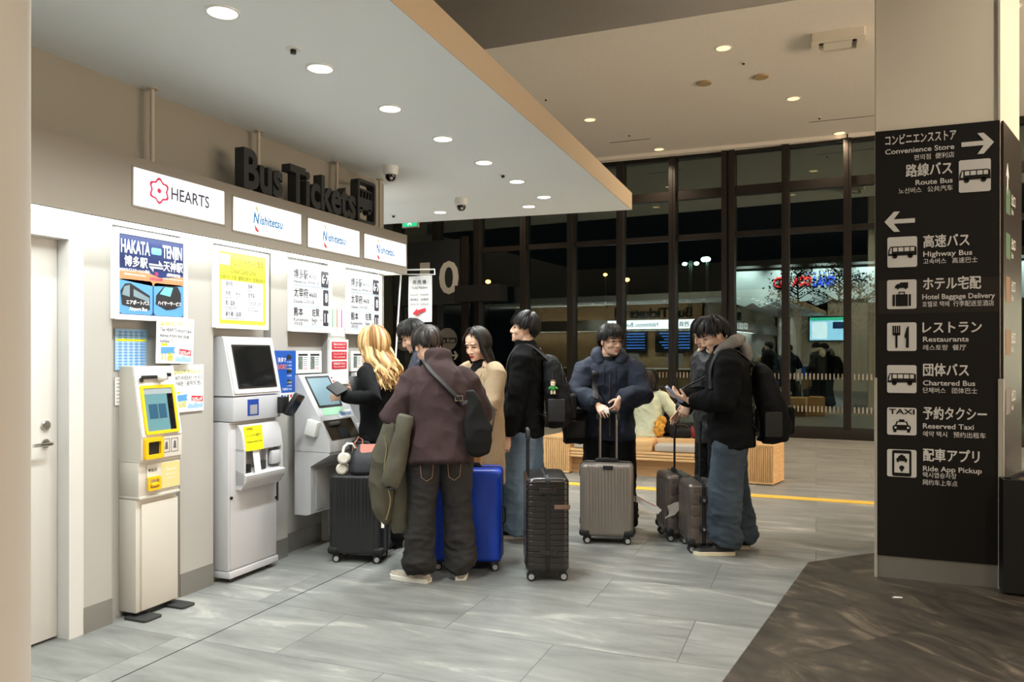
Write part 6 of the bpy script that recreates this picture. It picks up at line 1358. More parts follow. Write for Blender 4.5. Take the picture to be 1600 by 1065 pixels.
def backpack(P, label, yb, w, d, z0, z1, slouch, charm=False):
    T, c = carried(P, 'backpack', label, 'backpack', (0, yb, z0))
    mb = MB(); R = []; H = z1 - z0
    for q, ws, ds, oy in ((0, .72, .55, -.02), (.04, .92, .85, -.02 - slouch), (.2, 1.0, 1.05, -.03 - slouch), (.45, 1.0, 1.0, -.02 - slouch * .6), (.7, .92, .8, -.005), (.88, .78, .6, .015), (.97, .55, .4, .03), (1.0, .3, .2, .035)):
        R.append([V((x, -d / 2 + oy + y, q * H)) for x, y in rrect(w * ws, d * ds, min(w * ws, d * ds) * .42, 7)])
    mb.rings(R); me = remesh(mb, .007, 2); wrinkle(me, [(.010, (8, 8, 9), True), (.004, (20, 20, 20), False)], 5.0); me.materials.clear(); obj('body', me, M_BAGBLK, T, 180, local=True)
    bv = BVHTree.FromPolygons([v.co for v in me.vertices], [p.vertices[:] for p in me.polygons])
    for rx, zc, rz in ((.40, .62, .24), (.30, .56, .12)):
        path = []
        for k in range(15):
            a = PI * k / 14; x, z = w * rx * math.cos(a), H * (zc + rz * math.sin(a)); h = bv.ray_cast(V((x, -1, z)), V((0, 1, 0)))
            if h[0] is not None: path.append(h[0] + V((0, -.002, 0)))
        mb = MB(); mb.tube(path, .004, 6); obj('zip', mb, M_BAGLITE, T, 60, local=True)
    mb = MB(); mb.box((0, -d - .030 - slouch, H * .28), (w * .70, .06, H * .36), .028, seg=4); obj('front_pocket', mb, M_BAGBLK, T, 60, local=True)
    for s in (-1, 1):
        mb = MB(); mb.box((s * (w / 2 + .004), -d / 2 - .03, H * .24), (.03, d * .7, H * .32), .012, seg=3); obj('side_pocket', mb, M_BAGLITE, T, 60, local=True)
    mb = MB(); mb.tube(smooth_path([(-.035, 0, H - .01), (-.03, .01, H + .04), (.03, .01, H + .04), (.035, 0, H - .01)]), .008, 8); obj('grab_loop', mb, M_BAGLITE, T, 60, local=True)
    TP, sn = P['TP'], P['snap']
    for s in (-1, 1):
        pts = [TP((s * .09, -.16, 1.34)) + V((0, -.02, 0)), TP((s * .10, -.09, 1.44)), TP((s * .105, -.02, 1.48)), TP((s * .11, .06, 1.455))]
        pts = [pts[0], sn(TP((s * .10, -.09, 1.6)), (0, 0, -1), .010), sn(TP((s * .105, -.02, 1.6)), (0, 0, -1), .010), sn(TP((s * .11, .06, 1.6)), (0, 0, -1), .010)]
        pts += [sn(TP((s * .12, .2, z)), (0, -1, 0), .006) for z in (1.36, 1.28, 1.18, 1.10)]
        pts += [TP((s * .12, .0, 1.02)), V((s * w * .35, yb - .03, z0 + .08))]
        strap(T, c, P, smooth_path(pts, 3), .026, .006)
    return T, c, H
T, c, H = backpack(p5, 'black backpack with a small plush charm on the man in light jeans', -.135, .30, .19, .86, 1.42, .02)
K = local_thing('plush_charm', 'small plush charm in a green shirt hanging on the black backpack', 'charm', p5['M'] @ (c + V((-.175, -.10, H * .50))), p5['yaw'])
mb = MB(); mb.ell((0, 0, .062), (.021, .02, .022), nu=14); mb.ell((-.012, 0, .048), (.01, .016, .009), nu=10); part('head', mb, mat('plush_cream', (226, 206, 176), .9), K)
mb = MB(); mb.ell((0, 0, .025), (.02, .018, .026), nu=14); mb.tube([(0, -.014, .036), (-.006, -.034, .02)], [.009, .007], 8); mb.tube([(0, .014, .036), (-.006, .034, .02)], [.009, .007], 8); part('shirt', mb, mat('plush_green', (70, 160, 84), .9), K)
mb = MB(); mb.tube([(0, -.009, .008), (-.004, -.012, -.02)], [.009, .008], 8); mb.tube([(0, .009, .008), (-.004, .012, -.02)], [.009, .008], 8); part('legs', mb, mat('plush_cream'), K)
mb = MB(); mb.ell((.004, 0, .078), (.02, .02, .012), nu=12); part('cap', mb, mat('plush_brown', (110, 70, 50), .9), K); mb = MB(); mb.tube([(0, 0, .085), (.01, .004, .12), (.03, .01, .15)], .002, 6); part('cord', mb, M_BAGLITE, K)
T7, c7, H7 = backpack(p7, 'slouching black backpack on the man looking at his phone', -.155, .34, .17, .80, 1.36, .05)
# messenger bag of the man in brown
T, c = carried(p3, 'shoulder_bag', 'black shoulder bag slung across the brown wool jacket', 'bag', (.20, -.12, .80))
mb = MB(); R = []
for q, w, d, ox in ((0, .05, .03, .0), (.02, .12, .07, .01), (.09, .165, .10, .012), (.18, .16, .10, .008), (.26, .125, .085, 0), (.34, .08, .06, -.02), (.40, .045, .03, -.045)): R.append([V((ox + .02 + x, -.035 + y, q)) for x, y in rrect(w, d, min(w, d) * .45, 6)])
mb.rings(R); me = remesh(mb, .006, 2); wrinkle(me, [(.008, (9, 9, 7), True)], 3.0); me.materials.clear(); obj('body', me, M_BAGBLK, T, 180, local=True)
TP, sn = p3['TP'], p3['snap']
strap(T, c, p3, smooth_path([TP((-.10, .09, 1.40)), sn(TP((-.105, .03, 1.65)), (0, 0, -1), .012), sn(TP((-.10, -.05, 1.65)), (0, 0, -1), .012)] + [sn(TP((x, -.2, z)), (0, 1, 0), .014) for x, z in ((-.085, 1.40), (-.045, 1.34), (0, 1.29), (.05, 1.235), (.10, 1.18), (.145, 1.13))] + [c + V((.0, -.03, .36))], 3), .025, .005)
mb = MB(); b = sn(TP((.115, -.2, 1.165)), (0, 1, 0), .024) - c; mb.ringprism(Fr(b, (1, 0, 0), (0, 0, 1)), rrect(.05, .036, .004), rrect(.04, .026, .003), 0, .004); obj('buckle', mb, M_CHROME, T, 60, local=True)
mb = MB(); mb.tube([(.11, -.05, .15), (.13, -.03, .26), (.09, .05, .36)], .006, 6); obj('side_strap', mb, M_BAGLITE, T, 60, local=True)
# parka over his forearm
Mi = p3['M'].inverted()
def loc3(px, py, d): return Mi @ pz(px, py, d)
T = local_thing('parka', 'olive green parka hanging over the forearm of the man in brown', 'jacket', p3['M'] @ V((-.30, .12, .40)), p3['yaw']); c = V((-.30, .12, .40))
def hang(pts, rad, seed, name, m, fold=.012):
    mb = MB(); mb.tube(smooth_path([loc3(*p) - c for p in pts], 3), [tuple(np.array(rad[min(i // 3, len(rad) - 1)]) * (1 - (i % 3) / 3) + np.array(rad[min(i // 3 + 1, len(rad) - 1)]) * ((i % 3) / 3)) for i in range(3 * (len(pts) - 1) + 1)], 20, up=(0, 1, 0))
    me = remesh(mb, .006, 3); wrinkle(me, [(fold, (9, 9, 5), True), (.005, (18, 18, 12), False)], seed); me.materials.clear(); return obj(name, me, m, T, 180, local=True)
M_OLIVE = mat('parka_olive', (74, 70, 56), .75, vary=.12, vscale=12, bump=.2, bscale=120)
hang([(632, 652, 4.86), (612, 672, 4.84), (600, 700, 4.82), (596, 745, 4.82), (598, 790, 4.82), (601, 816, 4.82)], [(.035, .05), (.06, .05), (.055, .05), (.07, .055), (.055, .045), (.015, .02)], 3.0, 'body_panel', M_OLIVE, .016)
hang([(634, 650, 4.74), (626, 690, 4.72), (617, 730, 4.70), (609, 758, 4.70)], [(.04, .05), (.048, .05), (.052, .05), (.044, .042)], 7.0, 'sleeve', M_OLIVE, .014)
hang([(634, 690, 4.90), (630, 740, 4.88), (628, 780, 4.86), (626, 808, 4.86), (628, 830, 4.86)], [(.04, .05), (.05, .05), (.055, .05), (.062, .05), (.05, .04)], 11.0, 'back_panel', M_OLIVE, .014)
mb = MB(); mb.tube(smooth_path([loc3(600, 680, 4.74) - c, loc3(604, 700, 4.745) - c, loc3(600, 740, 4.74) - c, loc3(610, 780, 4.755) - c, loc3(603, 812, 4.775) - c]), .0035, 6); obj('zip', mb, mat('zip_brass', (176, 160, 120), .4, .6), T, 60, local=True)
mb = MB(); mb.box(loc3(598, 818, 4.79) - c, (.018, .004, .05)); obj('care_tag', mb, M_PAPER, T, 60, local=True)
mb = MB(); mb.ell(loc3(611, 762, 4.69) - c, (.036, .036, .010), nu=18); obj('cuff_lining', mb, M_BLACK, T, 60, local=True)
# kraft paper bag in front of the camel coat
w = pz(735, 730, 5.28); T = local_thing('paper_bag', 'brown kraft paper bag held in front of the camel coat', 'bag', w, YAW)
mb = MB(); R = []
for z, q in ((0, 1), (.08, 1.02), (.15, 1.0), (.185, .92), (.2, .7)): R.append([V((x, y * (1 if z < .18 else .5), z + .004 * math.sin(30 * x))) for x, y in rrect(.15 * q, .08 * q, .008, 2)])
mb.rings(R); part('body', mb, mat('kraft_paper', (186, 138, 84), .7, vary=.08, vscale=20), T); mb = MB(); mb.tube(smooth_path([(-.03, -.03, .19), (-.025, -.03, .25), (.025, -.03, .25), (.03, -.03, .19)]), .004, 6); part('handle', mb, mat('paper_cord', (206, 160, 90), .7), T)
# sling bag of the hoodie man
T, c = carried(p6, 'sling_bag', 'black sling bag hanging at the side of the man in the navy hoodie', 'bag', (.27, .02, .70))
mb = MB(); R = []
for q, w, d in ((0, .16, .07), (.015, .20, .10), (.12, .22, .11), (.22, .20, .10), (.28, .15, .06), (.29, .10, .03)): R.append([V((.0 + x - .03 * (q - .1), .03 + y, q)) for x, y in rrect(w, d, min(w, d) * .42, 6)])
mb.rings(R); me = remesh(mb, .006, 2); wrinkle(me, [(.007, (9, 9, 9), True)], 8.0); me.materials.clear(); obj('body', me, M_BAGBLK, T, 180, local=True); mb = MB(); mb.box((.0, .092, .12), (.15, .02, .14), .008); obj('front_pocket', mb, M_BAGLITE, T, 60, local=True)
mb = MB(); tx = TX(); tx.add(Fr((.03, .104, .10), (-1, 0, 0), (0, 0, 1)), 0, 0, 'bag', .018, 0, .03) if False else None
TP, sn = p6['TP'], p6['snap']
strap(T, c, p6, smooth_path([V((.16, .0, .98))] + [sn(TP((x, .3, z)), (0, -1, 0), .012) for x, z in ((.115, 1.14), (.118, 1.22), (.118, 1.29), (.116, 1.34))] + [TP((.11, -.02, 1.37))], 3), .022, .005)
# phones, wallet, paper
def slab(name, label, cat, c, size, R, m, face=None, facem=None):
    if not facem:
        mb = MB(); mb.box(c, size, min(size) * .4, R); return tag(obj(name, mb, m), label, cat)
    T = thing(name, label, cat, c, None); mb = MB(); mb.box(c, size, min(size) * .4, R); part('case', mb, m, T)
    if facem: mb = MB(); mb.box(V(c) + R @ V((0, 0, size[2] / 2 + .0004)), (size[0] * .9, size[1] * .92, .0008), 0, R); part('screen', mb, facem, T)
    return T
def basis(z, y):
    z = V(z).normalized(); y = V(y); y = (y - z * y.dot(z)).normalized(); x = y.cross(z); return Matrix((x, y, z)).transposed()
s, S_, E_, Wp, a = p7['arms'][0]; hw = p7['M'] @ (Wp + V((.05, .10, .045)))
slab('phone', 'phone held by the man in black fleece', 'phone', hw, (.072, .15, .009), basis(R_ * .75 + V((0, 0, .75)), -R_ * .6 + V((0, 0, .45))), mat('phone_pale_blue', (150, 166, 200), .35), None, mat('phone_screen_blue', (120, 140, 190), .2, emit=.5))
hw = pz(527, 607, 5.36); slab('wallet', 'black wallet in the outstretched hand of the blonde woman', 'wallet', hw, (.10, .13, .022), basis(V((.25, -.55, .8)), V((-.75, .1, .55))), mat('wallet_black', (34, 33, 34), .5))
hw = pz(556, 603, 5.62); slab('phone', 'dark phone in the right hand of the blonde woman', 'phone', hw, (.075, .15, .01), basis(V((.7, -.6, .3)), V((-.35, .1, .9))), M_BLACK)
hw = pz(800, 701, 6.03); slab('boarding_card', 'white card held low by the man with the black backpack', 'card', hw, (.075, .10, .003), basis(V((.35, -.92, .1)), V((-.9, -.35, .2))), M_PAPER)
hw = pz(948, 641, 5.86); slab('phone', 'pale phone under the hands of the man in the navy hoodie', 'phone', hw, (.05, .03, .008), basis(V((.3, -.9, .3)), V((1, 0, .3))), M_WHITE)

# ================================================================== BENCH, FAR HALL, REFLECTED COUNTER, NIGHT OUTSIDE
def wood_mat(name, c, vert=False, scale=14):
    return mat(name, c, .5, vary=.22, vscale=scale, stretch=(.25, 1, 6) if not vert else (6, 6, .3), bump=.05, bscale=80)
M_OAK = wood_mat('oak_light', (206, 166, 116)); M_OAKV = wood_mat('oak_light_upright', (200, 160, 110), True); M_CUSH = mat('cushion_grey', (168, 160, 150), .85, bump=.2, bscale=200)
t = thing('bench', 'long pale oak bench with grey cushions and slatted end blocks', 'bench', (-1.7, 9.2, 0), None)
for x0, x1, poly in ((-3.06, -2.74, [(-3.06, 8.80), (-2.74, 8.80), (-2.74, 9.62), (-2.95, 9.62)]), (-0.70, -0.43, [(-0.70, 8.80), (-0.43, 8.80), (-0.334, 9.17), (-0.70, 9.17)])):
    mb = MB(); mb.prism(Fr((0, 0, 0), (1, 0, 0), (0, 1, 0)), poly, 0.012, 0.435); b = part('end_block', mb, M_OAK, t)
    mb = MB(); n_ = 11
    for k in range(n_):
        x = x0 + 0.012 + (x1 - x0 - 0.024) * (k + 0.5) / n_; mb.bx(x - 0.0085, x + 0.0085, 8.788, 8.806, 0.03, 0.41, 0.002)
    part('slats', mb, M_OAKV, b)
    mb = MB(); mb.bx(x0, x1, 8.786, 8.81, 0.41, 0.437, 0.003); mb.bx(x0, x1, 8.786, 8.81, 0.008, 0.03, 0.003); part('edge_rail', mb, M_OAK, b)
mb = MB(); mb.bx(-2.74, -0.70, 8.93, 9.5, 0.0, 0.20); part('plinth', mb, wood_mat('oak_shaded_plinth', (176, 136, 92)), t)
for k in range(3):
    mb = MB(); mb.bx(-2.74, -0.70, 8.82 - 0.0 * k, 9.10, 0.20 + 0.034 * k, 0.228 + 0.034 * k, 0.004); part('seat_slat', mb, M_OAK, t)
mb = MB(); mb.bx(-2.74, -0.70, 9.12, 9.62, 0.20, 0.43, 0.004); lg = part('ledge', mb, M_OAK, t)
for x0, x1 in ((-2.70, -2.02), (-1.73, -0.74)):
    mb = MB(); mb.box(((x0 + x1) / 2, 8.98, 0.342), (x1 - x0, 0.27, 0.085), 0.022, seg=3); part('cushion', mb, M_CUSH, t)
mb = MB(); mb.bx(-2.0, -1.76, 8.825, 9.12, 0.30, 0.425, 0.004); part('divider', mb, M_OAK, t)
mb = MB()
for k in range(5): mb.cyl((-1.95 + 0.10 * k, 9.20, 0.431), 0.026, 0.003, n=18)
part('cable_ports', mb, M_BLACK, lg)
# things on the bench
T = local_thing('camera_bag', 'small black bag lying on the bench ledge behind the cushions', 'bag', (-1.50, 9.26, 0.43), 0.2); mb = MB(); mb.box((0, 0, .055), (.26, .16, .11), .035, seg=3); part('body', mb, M_BAGBLK, T); mb = MB(); mb.tube(smooth_path([(-.1, 0, .10), (-.05, 0, .15), (.05, 0, .15), (.1, 0, .10)]), .01, 8); part('strap', mb, M_BAGLITE, T)
T = local_thing('cream_bag', 'soft cream bag with a dark red end on the bench', 'bag', (-1.19, 9.26, 0.43), 0.0); mb = MB(); mb.ell((0, 0, .085), (.15, .10, .085), nu=20); part('body', mb, mat('cream_canvas', (222, 212, 194), .85), T); mb = MB(); mb.ell((-.15, 0, .075), (.05, .07, .072), nu=16); part('end_panel', mb, mat('dark_red_cloth', (120, 34, 38), .8), T)
T = local_thing('black_backpack', 'black backpack standing on the bench beside the seated woman', 'backpack', (-1.63, 9.40, 0.43), 0.0); mb = MB(); mb.rings([[V((x, y, z)) for x, y in rrect(.20 * q, .14 * q, .05, 5)] for z, q in ((0, .8), (.03, 1), (.2, 1), (.3, .8), (.34, .4))]); part('body', mb, M_BAGBLK, T); mb = MB(); mb.box((0, -.075, .11), (.14, .03, .14), .012); part('front_pocket', mb, M_BAGLITE, T)
mb = MB(); mb.ell((-1.75, 9.22, .54), (.07, .06, .10), nu=16); mb.ell((-1.72, 9.24, .63), (.05, .05, .05), nu=12); me = remesh(mb, .007, 2); wrinkle(me, [(.016, (14, 14, 14), True)], 4.0); me.materials.clear(); tag(obj('scarf', me, mat('scarf_yellow_orange', (196, 140, 50), .8, vary=.5, vscale=30), None, 180), 'yellow and orange patterned scarf on the seated woman\'s arm', 'scarf')
# tactile paving
mb = MB(); mb.bx(-14, 9, 8.03, 8.19, 0, 0.004); struct('floor_tactile_strip', mb, mat('tactile_yellow', (214, 176, 62), .55, bump=.3, bscale=60))
mb = MB(); mb.prism(Fr((0.44, 5.02, 0.003), (1, .2, 0), (-.2, 1, 0)), [(-.03, -.012), (.03, -.006), (.034, .01), (-.01, .014)], 0, .002); tag(obj('paper_scrap', mb, M_PAPER), 'tiny white paper scrap on the dark stone floor', 'paper scrap')
mb = MB(); mb.prism(Fr((-2.42, 4.80, 0.002), (1, .3, 0), (-.3, 1, 0)), [(-.06, -.04), (.05, -.05), (.06, .03), (-.02, .05)], 0, .01); tag(obj('paper_sheet', mb, M_PAPER), 'crumpled white paper on the floor behind the dark jeans', 'paper scrap')

# ---- gate 10 entrance in the far left of the glass front
def onfac(x, z, d=0.0): return FROT @ V((x, GY - 0.17 - d, z))
fu = (FROT.to_3x3() @ V((1, 0, 0)))
def FF(x, z, d=0.0): return Fr(onfac(x, z, d), fu, (0, 0, 1))
t = thing('gate_number_sign', 'dark panel with large pale number 10 above the doors', 'number sign', onfac(-7.5, 2.44), None)
mb = MB(); mb.prism(FF(-7.52, 3.10), rect(-0.80, 0.80, -0.66, 0.66), 0, 0.03); part('panel', mb, mat('panel_dark_slate', (38, 44, 46), .45), t)
tx = TX(); tx.add(FF(-7.52, 3.10, .03), 0.30, -0.43, '0', 0.92, 0.02, 0.46, off=.004); tx.add(FF(-7.52, 3.10, .03), -0.16, -0.43, '1', 0.92, 0.02, 0.24, off=.004); part('lettering', tx.mesh(), mat('number_pale', (206, 204, 196), .6), t)
mb = MB(); mb.prism(FF(-6.18, 2.62), rect(-0.50, 0.50, -0.16, 0.16), 0, 0.35); struct('trim_45', mb, mat('door_gear_box', (20, 19, 19), .5))
mb = MB(); mb.prism(FF(-6.62, 1.3), rect(-0.07, 0.07, -1.3, 2.5), 0, 0.06); struct('trim_46', mb, M_BRONZE)
t = thing('exit_sign', 'small green emergency exit sign under the canopy edge', 'exit sign', onfac(-7.72, 4.0, .3), None)
mb = MB(); mb.prism(FF(-7.72, 4.12, .3), rect(-0.19, 0.19, -0.11, 0.11), 0, .06); part('case', mb, M_WHITE, t); mb = MB(); mb.prism(FF(-7.72, 4.12, .362), rect(-0.17, 0.17, -0.09, 0.09), 0, .002); part('face', mb, mat('exit_green', (40, 190, 130), .4, emit=1.2), t)
mb = MB(); c2 = FF(-7.72, 4.12, .366); mb.prism(c2, [(-.03, -.07), (0, -.02), (.03, -.07), (.045, -.06), (.015, 0), (.05, .01), (.05, .025), (0, .04), (-.05, .02), (-.045, .005), (-.015, .015), (-.02, -.02), (-.06, -.05)], 0, .002); mb.prism(c2.sub(.02, .058), circle(.016, 12), 0, .002); part('running_figure', mb, mat('exit_white', (240, 255, 250), .4, emit=1.2), t)
mb = MB(); mb.tube([onfac(-7.72, 4.22, .33), onfac(-7.72, HALLZ, .33)], .012); part('hanger', mb, M_DGREY, t)
for i, (x, s) in enumerate(((-8.12, 'No Entry'), (-7.08, 'No Exit'))):
    t = thing('door_sticker', ['round grey No Entry sticker on the far doors, left one', 'round grey No Exit sticker on the far doors, right one'][i], 'sticker', onfac(x, 1.48), None, 'round door stickers')
    mb = MB(); mb.prism(FF(x, 1.72, -.06), circle(.235, 40), 0, .004); part('disc', mb, mat('sticker_grey', (112, 110, 104), .6), t); mb = MB(); mb.prism(FF(x, 1.70, -.056), rect(-.22, .22, -.055, .055), .004, .005); part('band', mb, M_BLACK, t); tx = TX(); tx.add(FF(x, 1.665, -.05), 0, 0, s, .10, .01, .38, 'C', off=.004); part('lettering', tx.mesh(), mat('sticker_text', (170, 168, 160), .6), t)
t = thing('arrow_sticker', 'pale arrow sticker beside the No Exit disc', 'sticker', onfac(-6.95, 1.35), None); mb = MB(); mb.prism(FF(-6.95, 1.39, -.06), [(-.12, .015), (.06, .015), (.02, .09), (.06, .09), (.13, 0), (.06, -.09), (.02, -.09), (.06, -.015), (-.12, -.015)], 0, .004); part('arrow', mb, mat('sticker_text'), t)

# ---- the ticket counter round the corner, seen mirrored in the glass
M_WALNUT = wood_mat('counter_wood', (146, 116, 82)); M_COUNT = mat('counter_white', (222, 220, 214), .4)
mb = MB(); mb.bx(-10, -3.95, 5.80, 5.86, 0, CANZ); struct('wall_inner', mb, M_WALNUT)
t = thing('ticket_counter', 'long staffed ticket counter of slatted wood with white top, mirrored in the glass', 'counter', (-6.5, 6.5, 0), None)
mb = MB(); mb.bx(-9.8, -4.0, 6.35, 6.62, 0, 0.97, .005); part('front', mb, M_WALNUT, t); mb = MB(); mb.bx(-9.85, -3.98, 6.25, 6.68, 0.97, 1.01, .006); part('worktop', mb, M_COUNT, t)
mb = MB()
for k in range(90): mb.bx(-9.75 + .064 * k, -9.73 + .064 * k, 6.62, 6.632, 0.06, 0.95)
part('slats', mb, wood_mat('counter_slat', (166, 134, 98), True), t)
mb = MB(); mb.bx(-9.9, -3.98, 6.27, 6.30, 2.095, 2.43); struct('trim_47', mb, M_FASCIA); mb = MB(); mb.bx(-9.8, -4.0, 6.0, 6.25, 2.10, 2.115); struct('trim_48', mb, mat('counter_strip_light', (255, 250, 240), .5, emit=7.0))
fb = Fr((0, 6.31, 0), (-1, 0, 0), (0, 0, 1))
t = thing('lightbox_sign', 'long white lightbox over the staffed counter, mirrored in the glass', 'lightbox sign', (-5.4, 6.31, 2.15), None)
mb = MB(); mb.prism(fb, rect(3.99, 6.65, 2.14, 2.40), 0, .004); part('face', mb, mat('counter_lightbox', (255, 255, 255), .4, emit=4.5), t); tx = TX(); tx.add(fb, 5.1, 2.21, 'Nishitetsu Bus', .17, .008, off=.006); tx.add(fb, 4.2, 2.21, '西鉄バス', .15, .01, off=.006); part('lettering', tx.mesh(), M_BLUETXT, t)
fl2_ = Fr((0, 6.28, 0), (-1, 0, 0), (0, 0, 1))
letters(fl2_, 4.1, 5.95, 2.47, .40, 'letter_sign', 'black Bus Tickets letters over the staffed counter, mirrored in the glass', 'letter sign')
t = thing('pictogram_sign', 'black framed bus pictogram over the staffed counter, mirrored in the glass', 'pictogram sign', (-6.55, 6.28, 2.43), None); c = fl2_.sub(6.25, 2.62); mb = MB(); mb.ringprism(c, rrect(.36, .36, .03), rrect(.31, .31, .02), -.03, .03); part('frame', mb, M_LET, t); mb = MB(); mb.prism(c, rect(-.13, .13, -.06, .07), -.02, .02); part('bus_symbol', mb, M_LET, t)
for i, x in enumerate((-4.75, -6.1)):
    t = thing('departure_board', ['dark departure screen behind the counter, nearer the corner, mirrored in the glass', 'dark departure screen behind the counter, farther in, mirrored in the glass'][i], 'screen', (x, 5.9, 1.55), None, 'departure screens')
    f = Fr((x, 5.90, 1.78), (-1, 0, 0), (0, 0, 1)); mb = MB(); mb.prism(f, rect(-.55, .55, -.32, .32), 0, .05); part('case', mb, M_BLACK, t); mb = MB()
    for k in range(6): mb.prism(f, rect(-.48, .42 - .07 * (k % 3), .22 - .085 * k, .25 - .085 * k), .05, .053)
    part('text_rows', mb, mat('board_blue', (70, 130, 220), .4, emit=1.5), t)
for i, x in enumerate((-4.6, -5.9)):
    t = thing('monitor', ['grey computer monitor on the staffed counter, nearer the corner', 'grey computer monitor on the staffed counter, farther in'][i], 'monitor', (x, 6.4, 1.01), None, 'monitors on the counter'); mb = MB(); mb.bx(x - .24, x + .24, 6.38, 6.41, 1.10, 1.42, .01); part('case', mb, mat('monitor_back', (120, 118, 114), .5), t); mb = MB(); mb.bx(x - .03, x + .03, 6.36, 6.39, 1.01, 1.12); mb.bx(x - .1, x + .1, 6.30, 6.45, 1.01, 1.02); part('stand', mb, M_DGREY, t)
# back of the hall behind the camera, also mirrored
mb = MB(); mb.bx(-3.4, -2.6, -4.15, -4.0, 0, CANZ - .005); mb.bx(-2.6, 4.5, -4.15, -4.0, 0, CANZ - .005); mb.bx(-1.54, 4.5, -4.15, -4.0, CANZ - .01, 3.5); mb.bx(-1.50, 4.5, -4.2, -3.85, 3.5, 4.15); struct('wall_rear', mb, mat('hall_wall_beige', (206, 196, 176), .7))
t = thing('wall_screen', 'bright information screen on the beige wall, mirrored in the glass', 'screen', (-1.5, -4.0, 2.1), None); f = Fr((-1.5, -3.99, 2.38), (-1, 0, 0), (0, 0, 1)); mb = MB(); mb.prism(f, rect(-.72, .72, -.48, .48), 0, .05); part('case', mb, M_BLACK, t)
mb = MB(); mb.prism(f, rect(-.68, .68, -.44, .44), .05, .052); part('screen', mb, mat('screen_pale_blue', (150, 205, 235), .4, emit=4.0), t); mb = MB(); mb.prism(f, rect(-.68, .68, .32, .44), .052, .054); part('header', mb, mat('screen_green', (60, 190, 150), .4, emit=3.0), t); mb = MB(); mb.prism(f, rect(-.55, -.15, .0, .26), .052, .054); part('picture', mb, mat('screen_dark_photo', (40, 70, 110), .4, emit=1.0, vary=.5, vscale=8), t); mb = MB(); mb.prism(f, rect(.05, .60, -.38, .26), .052, .054); part('text_area', mb, mat('screen_white', (215, 235, 245), .4, emit=4.0), t)
t = thing('info_counter', 'low white counter with blue panels at the back, mirrored in the glass', 'counter', (-2.5, -3.4, 0), None); mb = MB(); mb.bx(-3.3, -1.7, -3.6, -3.2, 0, .95, .005); part('body', mb, M_WALNUT, t); mb = MB(); mb.bx(-3.32, -1.68, -3.65, -3.15, .95, 1.0, .006); part('worktop', mb, M_COUNT, t); mb = MB(); mb.bx(-2.9, -1.8, -3.2, -3.19, .55, .93); part('blue_panel', mb, M_BLUEPOST, t)
lamp('downlight_lamp', 'SPOT', (-5.5, 6.9, CANZ - .03), 120, COOL, spot_size=2.5, spot_blend=.7, shadow_soft_size=.06)
lamp('downlight_lamp', 'SPOT', (-.6, -2.2, HALLZ), 260, (1, .92, .8), spot_size=2.2, spot_blend=.8, shadow_soft_size=.1)

# ---- outside at night
mb = MB(); mb.bx(-90, 90, 14.6, 140, -0.3, -0.05); struct('ground_outside', mb, mat('asphalt', (40, 40, 42), .9))
t = thing('far_building', 'long pale building across the road, floodlit, with a red and blue sign', 'building', (6, 62, -.05), None)
mb = MB(); mb.bx(-6.2, 40, 62, 75, -.05, 7.95); part('wall', mb, mat('outside_wall_pale', (150, 156, 156), .8), t); mb = MB(); mb.bx(-6.3, 40.1, 61.8, 75, 7.95, 8.15); part('parapet', mb, M_DGREY, t)
fo = Fr((0, 61.95, 0), (1, 0, 0), (0, 0, 1)); M_SGR = mat('sign_red', (222, 40, 40), .5, emit=.8); M_SGB = mat('sign_blue', (30, 70, 190), .5, emit=.8)
def ob(px, py): return onY(px, py, 62.0)
tx = TX(); a, b = ob(1237, 446); a1 = ob(1268, 446)[0]; tx.add(fo, a, b, 'ACO', .95, .05, a1 - a, off=.03, shear=.2); part('lettering', tx.mesh(), M_SGR, t, label='red lettering')
tx = TX(); a, b = ob(1270, 446); a1 = ob(1305, 446)[0]; tx.add(fo, a, b, 'LAND', .95, .05, a1 - a, off=.03, shear=.2); tx.add(fo, ob(1253, 430)[0], ob(1253, 431)[1], '・・・・・・・・', .5, .05, 2.2, off=.03); part('lettering', tx.mesh(), M_SGB, t, label='blue lettering')
mb = MB(); a, b = ob(1219, 441); mb.ringprism(fo.sub(a, b), [(x * 1.0, y) for x, y in circle(.48, 32, .4)], circle(.38, 32, .3), 0.0, .06); mb.prism(fo.sub(a + .1, b - .05), [(-.2, -.2), (.0, .2), (.2, -.2), (.1, -.2), (0, .0), (-.1, -.2)], .0, .06); part('emblem', mb, M_SGR, t)
for i, x in enumerate((-5.0, -2.2, .6, 3.4, 6.2, 9.5, 13)):
    lamp('wall_washer_lamp', 'SPOT', (x, 60.2, 9.4), 2000, (.80, 1.0, .93), (math.radians(30), 0, 0), spot_size=1.25, spot_blend=.9, shadow_soft_size=.2)
mb = MB(); rnd = random.Random(5); R = []
for k in range(121):
    x = -20 + .5 * k; h_ = 4.75 + rnd.uniform(-.25, .25); R.append([V((x, 54 + rnd.uniform(-.2, .2), -.05)), V((x, 53.8 + rnd.uniform(-.2, .2), h_ * .7)), V((x, 54.4, h_)), V((x, 55.2, h_ - .1)), V((x, 55.6, -.05))])
mb.rings(R); tag(obj('hedge', mb, mat('hedge_dark', (30, 36, 26), .9, vary=.5, vscale=6)), 'long dark hedge along the foot of the far floodlit building', 'hedge')
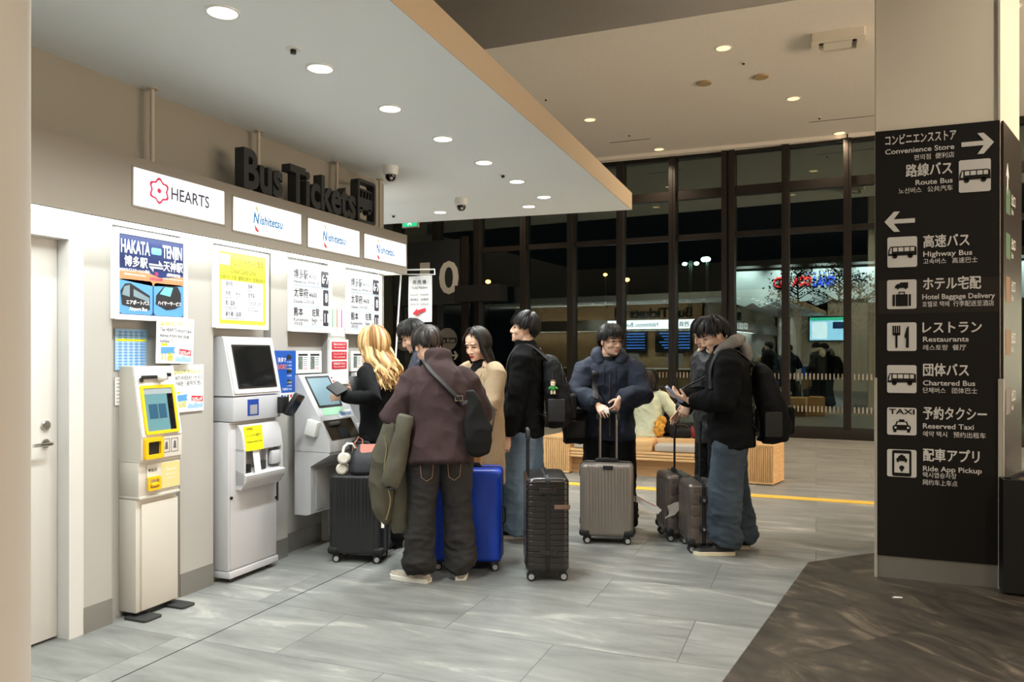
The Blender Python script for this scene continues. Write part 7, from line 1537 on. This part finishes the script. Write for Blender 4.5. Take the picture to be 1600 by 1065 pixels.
def tree(x, y, h, seed, label):
    rnd = random.Random(seed); T = local_thing('tree', label, 'tree', (x, y, -.05), 0.0, 'trees across the road'); mb = MB(); mb.tube([(0, 0, 0), (.05, 0, h * .4), (0, .05, h * .9)], [.12, .08, .02], 8); fm = MB()
    for k in range(46):
        z = h * (.35 + .6 * rnd.random()); a = rnd.uniform(0, 6.28); L = (h - z) * .45 + .5; e = V((math.cos(a) * L, math.sin(a) * L, z + L * .5)); mb.tube([(0, 0, z), V((0, 0, z)).lerp(e, .5) + V((0, 0, .1)), e], [.03, .02, .008], 5)
        for q in range(16):
            p = V((0, 0, z)).lerp(e, rnd.uniform(.3, 1.1)) + V((rnd.gauss(0, .18), rnd.gauss(0, .18), rnd.gauss(0, .18))); u = V((rnd.gauss(0, 1), rnd.gauss(0, 1), rnd.gauss(0, 1))).normalized() * .09; v = V((rnd.gauss(0, 1), rnd.gauss(0, 1), rnd.gauss(0, 1))).normalized() * .06
            fm.poly([p - u, p + v, p + u, p - v])
    part('trunk', mb, mat('bark_dark', (38, 32, 26), .9), T); part('foliage', fm, mat('leaf_dark', (34, 44, 30), .8), T)
for i, (px, h) in enumerate(((1246, 7.0), (1311, 7.4), (1343, 6.6))):
    x = onY(px, 500, 46 + 1.5 * i)[0]; tree(x, 46 + 1.5 * i, h * .92, 70 + i, ['bare-looking tree in front of the red letters of the far building', 'tree right of the blue letters of the far building', 'rightmost tree before the floodlit far building'][i])
def street(px, py, Y, col, name, r, heads, e):
    x, z = onY(px, py, Y); T = local_thing('street_lamp', name, 'street lamp', (x, Y, -.05), 0.0, 'street lamps in the night'); mb = MB(); mb.tube([(0, 0, 0), (0, 0, z + .2)], .08, 8)
    for q in heads: mb.tube([(0, 0, z + .1), (q, 0, z + .12)], .04, 6)
    part('pole', mb, mat('lamp_post', (70, 74, 72), .6), T); mb = MB()
    for q in heads: mb.ell((q, -.05, z + .05), (r, r, r * .7), nu=12, nv=8)
    part('lamp_head', mb, mat('lamp_glow_' + ('green' if col[2] > 200 else 'amber'), col, .5, emit=e), T)
street(1079, 412, 42, (190, 255, 225), 'twin-headed greenish street lamp beyond the glass', .13, (-.3, .32), 30)
street(1105, 405, 46, (190, 255, 225), 'brightest greenish street lamp beyond the glass', .2, (0.0, -.15), 30)
street(946, 429, 80, (255, 150, 60), 'distant amber lamp left of the hoodie man', .22, (0,), 25); street(980, 437, 82, (255, 150, 60), 'distant amber lamp above the hoodie man', .28, (0,), 25); street(763, 440, 80, (255, 120, 40), 'distant amber lamp beside the gate panel', .3, (0,), 25)
